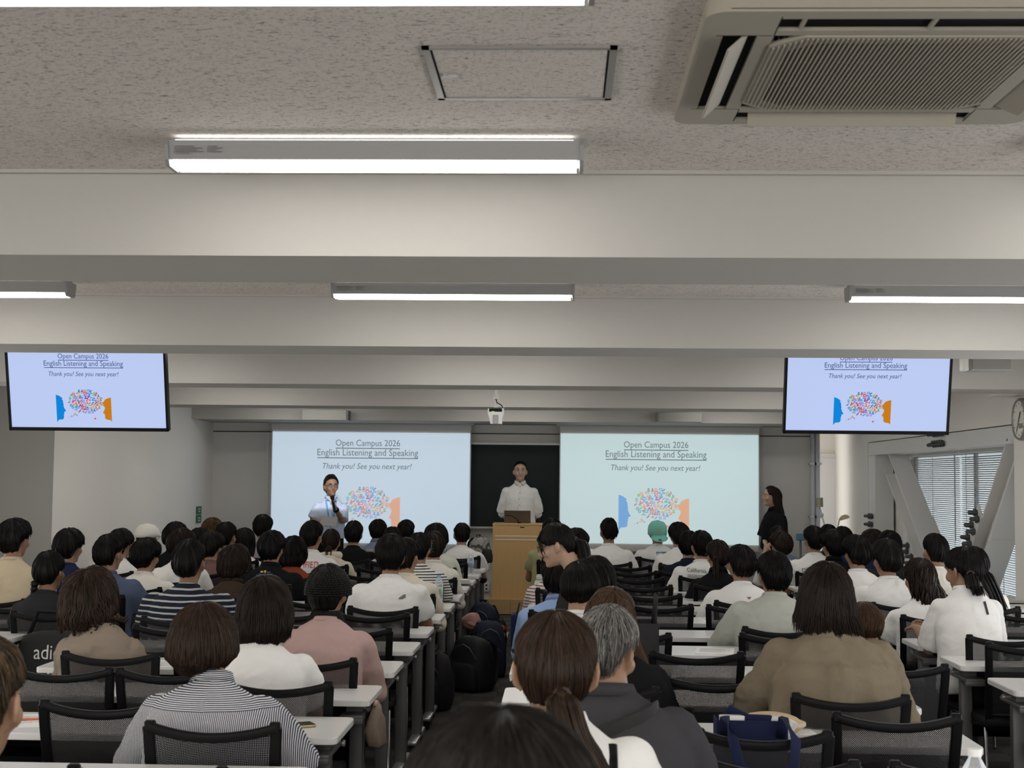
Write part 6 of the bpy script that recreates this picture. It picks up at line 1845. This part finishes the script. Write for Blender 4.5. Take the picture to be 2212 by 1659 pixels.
# the woman at the right of the screens
p = px(1672, 1051, 17.7)
WX, WY, WR = p.x, 17.7, R(112)
inv2 = (Matrix.Translation((WX, WY, 0)) @ Matrix.Rotation(WR, 4, 'Z')).inverted()
def wl(x, y, d): return inv2 @ px(x, y, d)
def arms_front(J, zf, s):
    el = [J['sh'][0] + Vector((-.05, .03, -.255)), J['sh'][1] + Vector((.05, .03, -.255))]
    g = wl(1653, 1186, 17.42)
    wr = [g + Vector((-.035, -.03, .05)), g + Vector((.035, -.03, .05))]
    return el, wr, [((.25, .3, -.9), (0, 1, .2), (-.9, 0, -.2), .5, -1), ((-.25, .3, -.9), (0, 1, .2), (.9, 0, -.2), .5, -1)]
stand('person with long dark hair in black blouse standing right of the right screen', WX, WY, p.z, 0, WR, 'long', 'dark', 'blouse', BLK, k=.9, arms=arms_front, collar='shirt', sleeve=.92, loose=.035, off=.02, voxel=.0095, skin='d', yaw=-18, pitch=4, trousers=mat('black_skirt', (.010, .010, .011), .9, spec=.1, grain=.1),
      hair_kw=dict(crown=.020, side=.022, fall=.27, fmax=100, front=58, locks=320, lw=.005, back_off=.03, prof=straight_prof(1, 1.05, 1.0)))

def bangs(b, C, Rh, hs, rnd, root):
    pony_low(th=76, phi=4, length=.27, rad=.034, out=.035, locks=110)(b, C, Rh, hs, rnd, root)
    for i in range(46):
        q = rnd.choice((-1, 1)) * rnd.uniform(.1, 1.0); L = rnd.uniform(.05, .12)
        p0 = C + Rh @ Vector((q * .045, .060, .105)); p1 = C + Rh @ Vector((q * .066, .098, .060)); p2 = C + Rh @ Vector((q * .074, .108 - abs(q) * .03, .06 - L * .55)); p3 = C + Rh @ Vector((q * .078, .104 - abs(q) * .035, .06 - L))
        b.tube([p0, p1, p2, p3], [(.004, .003), (.006, .003), (.005, .0025), (.0008, .0008)], 5, cap=False, us=rnd.random())
# the person leaning over in the bank right of the aisle, seen in profile
p = px(1203, 1132, 8.58)
GR = R(76)
root_y = 8.52; root_x = p.x + .20
inv3 = (Matrix.Translation((root_x, root_y, 0)) @ Matrix.Rotation(GR, 4, 'Z')).inverted()
hd = inv3 @ Vector((p.x, 8.58, p.z))
Rh = ry(6, -16, 0)
C = Vector((hd.x, hd.y, hd.z - .022 - .103))
N = C + Vector((0, -.115, -.125)); H = Vector((0, 0, .90))
J = {'hip': H, 'neck': N, 'mid': (H + N) / 2 + Vector((0, -.03, .03))}
J['sh'] = [N + Vector((-.15, -.02, -.10)), N + Vector((.15, -.02, -.10))]
J['el'] = [J['sh'][0] + Vector((-.05, .06, -.25)), J['sh'][1] + Vector((.05, .06, -.25))]
J['wr'] = [J['el'][0] + Vector((.03, .18, -.12)), J['el'][1] + Vector((-.03, .18, -.12))]
J['hand'] = [((.2, .8, -.4), (0, 0, 1), (-1, .2, 0), .5, -1), ((-.2, .8, -.4), (0, 0, 1), (1, .2, 0), .5, -1)]
J['leg'] = [(H + Vector((q * .085, 0, 0)), Vector((q * .09, .03, .48)), Vector((q * .09, -.02, .10)), Vector((q * .10, .13, .035))) for q in (-1, 1)]
figure('person in dark brown top with glasses leaning over, seen in left profile', J, C, Rh, 1.0, .9, 'pulled', 'soft', 'blouse', DKBRN, root_loc=(root_x, root_y, 0), rotz=GR, face=True, glasses=True, sleeve=1.5, voxel=.0068, shirt_voxel=.012, hipz=.93, collar='band', skin='d', tails=bangs, hair_kw=dict(crown=.024, side=.018, nape=.008, front=74, sidea=84, temple=92, locks=500, lw=.0042, nphi=120, back=112))

# ================================================================== THINGS ON DESKS, CHAIRS AND FLOOR
TOP = .7205
PAPER = mat('paper_white', (.78, .77, .75), .8, grain=.01)
def sheet(x, y, rot, label, w=.21, h=.297, m=None, lines=True):
    t = thing('paper_sheet', label, 'paper', (x, y, TOP), R(rot), 'loose paper sheets')
    b = MB(); b.bx(-w / 2, w / 2, -h / 2, h / 2, 0, .0012); b.build('sheet', m or PAPER, t)
    if lines:
        b = MB()
        for i in range(9): b.bx(-w * .4, w * (.4 - .12 * ((i * 7) % 3)), h * (.36 - i * .075), h * (.36 - i * .075) - .004, .0012, .0016)
        b.build('printed_lines', mat('print_grey', (.25, .25, .26), .8, grain=.02), t)
sheet(-2.06, 5.40, 12, 'white sheet on the desk beside the orange pen')
sheet(-1.93, 7.12, 22, 'white sheet behind the fine navy striped shirt, on the tan top\'s desk')
sheet(.85, 7.98, -8, 'white sheet on the desk before the grey green tee')
sheet(1.05, 9.80, 6, 'white sheet on the desk by the car print tee')
sheet(2.38, 7.62, 14, 'white sheet on the desk right of the khaki shirt')
sheet(2.22, 8.52, -10, 'white sheet at the left end of the writing person\'s desk')
sheet(-.62 + -1.2, 9.8, 8, 'white sheet on a desk left of the striped top')
sheet(.85, 5.38, 4, 'white sheet on the desk behind the round beige bag')
def pen(x, y, rot, label, m):
    t = thing('pen', label, 'pen', (x, y, TOP + .005), R(rot))
    b = MB(); b.cyl((-.06, 0, 0), (.055, 0, 0), .0052, n=8); b.build('barrel', m, t, True)
    b = MB(); b.cyl((.055, 0, 0), (.072, 0, 0), .0045, .001, n=8); b.build('tip', SILVER, t, True)
pen(-2.0, 5.42, 20, 'orange pen on the desk at the lower left', mat('pen_orange', (.55, .14, .07), .4, grain=.03))
pen(.92, 10.62, 10, 'dark pen on a desk in the bank right of the aisle', BLACK_PL)
# phones
def phone(x, y, z, rot, label, case, tilt=0):
    t = thing('smartphone', label, 'phone', (x, y, z), R(rot)); t.rotation_euler = (R(tilt), 0, R(rot))
    b = MB(); b.bx(-.038, .038, -.076, .076, 0, .010, 0, .004); b.build('case', case, t, 'auto')
    b = MB(); b.bx(-.035, .035, -.073, .073, .0095, .0112, 0, .0006); b.build('screen', mat('phone_glass', (.008, .008, .009), .08, grain=.02), t)
    b = MB(); b.bx(-.008, .008, -.0768, -.0755, .003, .007); b.build('port', DARK, t)
    return t
phone(-1.0, 5.37, TOP, -62, 'black phone in a gold case on the desk beside the striped shirt', mat('case_gold', (.42, .34, .16), .35, metal=.3, grain=.04))
ph = phone(1.215, 3.70, TOP + .078, 8, 'phone in a pink case propped up at the bottom right corner', mat('case_pink', (.50, .30, .30), .4, grain=.03), 68)
# bottles
WATER = glassy('bottle_plastic', (.96, .98, 1.0), .80, .06)
def bottle(x, y, z, label, cap, lab, h=.215, r=.033):
    t = thing('water_bottle', label, 'bottle', (x, y, z))
    b = MB()
    pr = [(0, 0), (r * .9, 0), (r, .008)]
    for i in range(9): pr += [(r * (.94 if i % 2 else 1.0), .015 + i * .011)]
    pr += [(r, h * .56), (r, h * .66), (r * .85, h * .78), (r * .42, h * .90), (r * .40, h * .93), (r * .40, h * .935)]
    b.lathe(pr, n=28); b.build('bottle_body', WATER, t, True)
    b = MB(); b.lathe([(0, h), (r * .44, h), (r * .46, h * .995), (r * .46, h * .925), (r * .40, h * .925)], n=24); b.build('cap', cap, t, 'auto')
    b = MB(); b.lathe([(r * 1.012, h * .32), (r * 1.012, h * .58)], n=28); lb = b.build('bottle_label', lab, t, True)
    b = MB()
    for i in range(6):
        for q in range(-3, 4):
            a = -math.pi / 2 + q * .2
            b.box((math.cos(a) * r * 1.03, math.sin(a) * r * 1.03, h * (.35 + .035 * i)), (.006 - .002 * ((i + q) % 2), .0008, .003), Matrix.Rotation(a + math.pi / 2, 3, 'Z'))
    b.build('label_print', mat('label_ink', (.12, .12, .12)), lb)
    return t
LAB_W = mat('label_white', (.66, .67, .68), .4, grain=.03)
bottle(1.068, 3.76, TOP, 'large clear water bottle with white cap at the bottom right', mat('cap_plastic_white', (.74, .74, .74), .35, grain=.01), LAB_W, h=.252, r=.039)
bottle(-.925, 10.75, TOP, 'clear water bottle with a light blue cap on an aisle desk', mat('cap_plastic_blue', (.10, .36, .55), .35, grain=.02), mat('label_green', (.40, .55, .45), .5, grain=.3, gscale=60))
bottle(-.905, 14.15, TOP, 'clear water bottle with a pale cap near the lectern', mat('cap_plastic_white', (.74, .74, .74)), mat('label_blue', (.30, .38, .55), .5, grain=.3, gscale=60))
t = thing('flask', 'cream flask standing on a desk before the left screen', 'flask', (-2.0, 14.80, TOP))
b = MB(); b.lathe([(0, 0), (.034, 0), (.036, .005), (.036, .145), (.033, .15)], n=24); b.build('flask_body', mat('flask_cream', (.58, .53, .44), .4, grain=.02), t, 'auto')
b = MB(); b.lathe([(.034, .15), (.035, .152), (.035, .195), (.03, .20), (0, .20)], n=24); b.build('lid', mat('flask_lid', (.50, .46, .38), .4, grain=.02), t, 'auto')
# notebooks, pouch
def book(x, y, z, rot, sx, sy, h, m, label, name='notebook'):
    t = thing(name, label, 'notebook', (x, y, z), R(rot))
    b = MB(); b.bx(-sx / 2, sx / 2, -sy / 2, sy / 2, 0, .002); b.bx(-sx / 2, sx / 2, -sy / 2, sy / 2, h - .002, h); b.bx(-sx / 2, -sx / 2 + .003, -sy / 2, sy / 2, 0, h); b.build('cover', m, t)
    b = MB(); b.bx(-sx / 2 + .003, sx / 2 - .004, -sy / 2 + .004, sy / 2 - .004, .002, h - .002); b.build('pages', PAPER, t)
book(-.98, 12.95, TOP, 6, .30, .22, .018, mat('cover_green', (.36, .46, .38), .6, grain=.05), 'pale green notebook at the bottom of the aisle desk stack')
book(-.97, 12.95, TOP + .0185, -8, .25, .18, .014, mat('cover_yellow', (.62, .55, .36), .6, grain=.05), 'pale yellow notebook lying on the green notebook')
book(2.24, 8.45, TOP, -6, .22, .16, .030, mat('cover_beige', (.48, .44, .30), .6, grain=.05), 'thick beige notebook under the hand of the writing person')
t = thing('pencil_case', 'black pencil case on an aisle desk beside the striped tee', 'pencil case', (-.98, 11.62, TOP), R(40))
b = MB(); b.tube([(-.10, 0, .04), (-.085, 0, .04), (.085, 0, .04), (.10, 0, .04)], [.02, .038, .038, .02], 14); b.build('case_body', DARK, t, True)
b = MB(); b.tube([(-.09, 0, .079), (.09, 0, .079)], [(.004, .002), (.004, .002)], 6); b.build('zipper', SILVER, t, True)
t = thing('flask', 'small black flask on the desk right of the grey haired person', 'flask', (.47, 5.30, TOP))
b = MB(); b.lathe([(0, 0), (.024, 0), (.025, .06), (.018, .075)], n=18); b.build('flask_body', BLACK_PL, t, 'auto'); b = MB(); b.lathe([(.018, .075), (.018, .105), (0, .107)], n=18); b.build('lid', DARK, t, 'auto')

# ------------------------------------------------------------------ bags
def softbox(b, w, d, h, bulge=.2, n=24, top=.75, mi=0):
    """upright soft bag body: rounded plan, fuller in the middle"""
    X, Y = Vector((1, 0, 0)), Vector((0, 1, 0))
    vs = []; fs = []; rows = [0, .02, .08, .2, .4, .6, .78, .9, .97, 1.0]
    for t in rows:
        k = (1 - (1 - sst(0, .08, t)) * .12) * (1 - (1 - top) * sst(.55, 1.0, t)) * (.55 if t in (0,) else 1) * (1 - .5 * sst(.93, 1.0, t))
        f = 1 + bulge * math.sin(math.pi * t)
        for j in range(n):
            q = 2 * math.pi * j / n; c, s = math.cos(q), math.sin(q)
            e = .55
            vs.append((w / 2 * k * math.copysign(abs(c) ** e, c), d / 2 * k * f * math.copysign(abs(s) ** e, s), h * t))
    k = len(rows)
    for i in range(k - 1):
        for j in range(n): fs.append((i * n + j, i * n + (j + 1) % n, (i + 1) * n + (j + 1) % n, (i + 1) * n + j))
    fs.append(tuple(reversed(range(n)))); fs.append(tuple((k - 1) * n + j for j in range(n)))
    b.add(vs, fs, mi)
def crumple(o, amp, seed):
    for v in o.data.vertices:
        v.co += v.normal * amp * (noise.noise(v.co * 11 + Vector((seed, 0, 0))) + .6 * noise.noise(v.co * 26 + Vector((0, seed, 0))))
BAGBLK = mat('bag_black', (.010, .010, .011), .7, spec=.3, grain=.25, gscale=90, bump=.3)
BAGNAVY = mat('bag_navy', (.010, .014, .030), .75, spec=.25, grain=.2, gscale=90, bump=.3)
def backpack(label, loc, rot, w=.30, d=.18, h=.44, m=None, m2=None, tilt=0):
    t = thing('backpack', label, 'backpack', loc, R(rot)); t.rotation_euler = (R(tilt), 0, R(rot))
    b = MB(); softbox(b, w, d, h); o = b.build('bag_body', m, t, True); crumple(o, .012, w * 50)
    b = MB(); softbox(b, w * .82, d * .42, h * .5, top=.85); o = b.build('front_pocket', m2 or m, t, True, (0, -d * .55, .02)); crumple(o, .008, h * 30)
    for q in (-1, 1):
        b = MB(); b.tube([(q * w * .22, d * .42, h * .95), (q * w * .27, d * .75, h * .8), (q * w * .30, d * .85, h * .5), (q * w * .33, d * .7, h * .2), (q * w * .36, d * .4, h * .06)], [(.026, .006)] * 5, 8, up=(1, 0, 0)); b.build('strap', m2 or m, t, True)
    b = MB(); b.tube([(-.04, .03, h * .97), (-.03, .03, h * 1.05), (.03, .03, h * 1.05), (.04, .03, h * .97)], [(.010, .004)] * 4, 6); b.build('handle', m2 or m, t, True)
    b = MB(); b.tube([(-w * .36, -d * .50, h * .62), (-w * .2, -d * .56, h * .82), (0, -d * .54, h * .88), (w * .2, -d * .56, h * .82), (w * .36, -d * .50, h * .62)], .004, 6); b.build('zipper', GREY_MET, t, True)
    return t
backpack('large slumped black backpack on the aisle floor, front pocket lying forward', (-.70, 11.30, 0), -35, .34, .22, .42, BAGBLK, BAGBLK, 0)
backpack('navy backpack standing on the aisle floor behind the slumped black one', (-.62, 12.15, 0), 10, .30, .22, .46, BAGNAVY, BAGNAVY)
backpack('navy rucksack leaning on a desk leg farther up the aisle', (-.72, 13.2, 0), -15, .28, .20, .52, BAGNAVY, BAGBLK)
backpack('black backpack under an aisle desk left of the slumped one', (-.94, 10.35, 0), -20, .30, .20, .42, BAGBLK, BAGBLK)
t = backpack('small black backpack with a red ball charm on the aisle floor', (-.66, 14.45, 0), 5, .22, .14, .27, BAGBLK, BAGBLK)
b = MB(); b.ell((.07, -.12, .17), (.030, .030, .030), 14, 10); b.build('ball_charm', mat('charm_red', (.45, .012, .015), .6, grain=.05), t, True)
b = MB()
for i in range(14): b.ell((-.06 + .009 * i, -.105, .20 - .04 * math.sin(i / 13 * math.pi)), (.006, .004, .006), 8, 5)
b.build('chain', CHROME, t, True)
b = MB(); b.ell((.075, -.13, .11), (.018, .014, .024), 10, 8); b.build('gold_charm', mat('charm_gold', (.45, .30, .04), .4, grain=.05), t, True)
CAMO = stripes('camouflage', (.30, .29, .27), (.07, .07, .065), .09, .5, 'Z', .25)
backpack('grey camouflage backpack on the front desk beside the lectern', (-.905, 15.82, TOP), 60, .22, .15, .31, CAMO, BAGBLK)
def cloth_bundle(label, loc, s, m, name, cat, seed):
    t = thing(name, label, cat, loc)
    b = MB(); b.ell((0, 0, s[2]), s, 22, 14); o = b.build('folded_cloth', m, t, True); crumple(o, min(s) * .35, seed)
    b = MB(); b.tube([(-s[0] * .7, -s[1] * .6, s[2] * 1.2), (0, -s[1] * 1.02, s[2] * .9), (s[0] * .7, -s[1] * .5, s[2] * .5)], [(.02, .006)] * 3, 8); b.build('sleeve', m, t, True)
    return t
cloth_bundle('pink cloth tucked beside the navy backpack in the aisle', (-.80, 12.62, .34), (.09, .08, .07), mat('cloth_salmon', (.42, .22, .20), .9, grain=.05), 'folded_garment', 'garment', 3)
backpack('black rucksack on the floor by the right aisle, under the grey blue jacket', (2.20, 8.55, 0), 20, .32, .22, .44, BAGBLK, BAGBLK)
cloth_bundle('grey blue jacket heaped on the black rucksack by the right aisle', (2.18, 8.50, .455), (.15, .12, .06), mat('cloth_grey_blue', (.17, .20, .27), .9, grain=.06), 'folded_garment', 'garment', 8)
t = thing('cloth_bag', 'tan and pink cloth bag hanging from a desk hook by the aisle', 'bag', (-.80, 6.20, .50))
b = MB(); softbox(b, .07, .13, .19, top=.5); o = b.build('bag_body', mat('bag_tan', (.20, .15, .115), .9, grain=.15), t, True); crumple(o, .018, 5)
b = MB(); b.tube([(0, -.04, .18), (.0, 0, .19), (0, .04, .18)], .008, 6); b.build('handle', mat('bag_pink', (.36, .24, .22), .9, grain=.08), t, True)

# tote on the chair, its handles over the back
chair(.655, 4.68, 'black mesh chair holding the navy tote bag')
t = thing('tote_bag', 'navy canvas tote bag sitting on a chair, white book inside', 'bag', (.648, 4.95, .463))
M_TOTE = mat('canvas_navy', (.012, .016, .05), .85, spec=.15, grain=.15, gscale=250, bump=.2)
b = MB()
for q in (-1, 1):
    b.bx(-.118, .118, q * .055 - .002, q * .055 + .002, 0, .385); b.bx(q * .118 - .002, q * .118 + .002, -.055, .055, 0, .385)
b.bx(-.118, .118, -.055, .055, 0, .006); o = b.build('bag_body', M_TOTE, t); 
b = MB(); b.tube([(-.095, -.06, .33), (-.098, -.10, .405), (-.10, -.34, .375), (-.085, -.40, .30), (-.03, -.405, .262), (.03, -.405, .262), (.085, -.40, .30), (.10, -.34, .375), (.098, -.10, .405), (.095, -.06, .33)], [(.003, .017)] * 10, 8, up=(0, 1, 0)); b.build('handle', M_TOTE, t, True)
b = MB(); b.tube([(-.09, .06, .36), (-.06, .04, .405), (-.01, -.02, .385), (.06, -.03, .385), (.09, .05, .36)], [(.003, .017)] * 5, 8, up=(0, 1, 0)); b.build('handle', M_TOTE, t, True)
t = thing('notebook', 'white covered book standing in the navy tote bag', 'notebook', (.648, 4.95, .472))
b = MB(); b.bx(-.105, .105, -.012, .012, 0, .384); b.build('cover', PAPER, t)
b = MB(); b.bx(-.103, .103, -.009, .009, .383, .3855); b.build('pages', mat('page_grey', (.45, .44, .42), .8, grain=.1, gscale=300), t)
t = thing('round_bag', 'round beige bag lying on the desk behind the navy tote', 'bag', (.765, 5.32, TOP))
b = MB(); b.ell((0, 0, .046), (.125, .085, .046), 28, 10); b.build('bag_body', mat('bag_straw', (.50, .37, .22), .6, grain=.06), t, True)
b = MB(); b.tube([(.126 * math.cos(q * math.pi / 14), .086 * math.sin(q * math.pi / 14), .05) for q in range(29)], .010, 8, cap=False); b.build('rim', mat('bag_straw_rim', (.58, .46, .30), .5, grain=.04), t, True)
t = thing('small_bottle', 'small bottle with a white screw cap lying against the round beige bag', 'bottle', (.80, 5.15, TOP + .035), R(0))
b = MB(); rt = Matrix.Rotation(R(28), 3, 'Y'); b.lathe([(0, -.03), (.022, -.03), (.024, 0), (.020, .03)], n=18, rot=rt); b.build('bottle_body', WATER, t, True)
b = MB(); b.lathe([(0, .03), (.019, .03), (.019, .058), (0, .06)], n=18, rot=rt); b.build('cap', mat('cap_plastic_white', (.74, .74, .74)), t, 'auto')
# black tote standing on the desk
t = thing('tote_bag', 'tall black woven tote bag with upright handles on the desk', 'bag', (.415, 7.08, TOP))
b = MB()
for q in (-1, 1):
    b.bx(-.055, .055, q * .12 - .003, q * .12 + .003, 0, .245); b.bx(q * .055 - .003, q * .055 + .003, -.12, .12, 0, .245)
b.bx(-.055, .055, -.12, .12, 0, .006); b.build('bag_body', mat('woven_black', (.014, .014, .015), .8, grain=.6, gscale=220, bump=.5), t)
for y in (-.06, .06):
    b = MB(); b.tube([(.04, y - .05, .22), (.048, y - .03, .34), (.05, y, .375), (.048, y + .03, .34), (.04, y + .05, .22)], .006, 6); b.build('handle', BAGBLK, t, True)
# small navy tote on the aisle side desk edge
t = thing('tote_bag', 'small navy tote hanging from an aisle desk near the lectern', 'bag', (-.305, 9.72, .47))
b = MB(); b.bx(-.035, .035, -.10, .10, 0, .28, 0, .012); b.build('bag_body', M_TOTE, t, 'auto')
b = MB(); b.tube([(0, -.06, .27), (.02, -.04, .35), (.02, .04, .35), (0, .06, .27)], .006, 6); b.build('handle', BAGBLK, t, True)
# sports bag slung behind a chair at the left, with its lettering
t = thing('sports_bag', 'black sports bag with white lettering hung behind a chair at the left', 'bag', (-2.90, 8.20, .46))
b = MB(); softbox(b, .46, .14, .30, top=.9, bulge=.25); o = b.build('bag_body', BAGBLK, t, True)
bv = BVHTree.FromPolygons([v.co[:] for v in o.data.vertices], [p.vertices[:] for p in o.data.polygons])
vs, fs, k = text_fit('adidas', .235, 0, 1.2)
P = []
for x, y in vs:
    h = bv.ray_cast(Vector((x, -1, y + .145)), Vector((0, 1, 0)))
    P.append((h[0] + h[1] * .003) if h[0] is not None else Vector((x, -.1, y + .145)))
b = MB(); b.add(P, fs); b.build('lettering', mat('bag_white_print', (.62, .61, .6), .7, grain=.02), o)
b = MB(); b.tube([(-.18, 0, .27), (-.15, .05, .40), (.15, .05, .40), (.18, 0, .27)], [(.016, .005)] * 4, 8); b.build('strap', BAGBLK, t, True)
# metal floor plate in the aisle
t = thing('floor_plate', 'pale metal outlet plate set in the aisle carpet', 'floor plate', (-.63, 15.35, 0))
b = MB(); b.bx(-.06, .06, -.25, .25, 0, .006, 0, .002); b.build('lid', mat('plate_metal', (.32, .31, .28), .45, metal=.4, grain=.05), t)
b = MB(); b.bx(-.02, .02, -.02, .02, .006, .008); b.build('latch', GREY_MET, t)
bpy.data.scenes.remove(TMP)
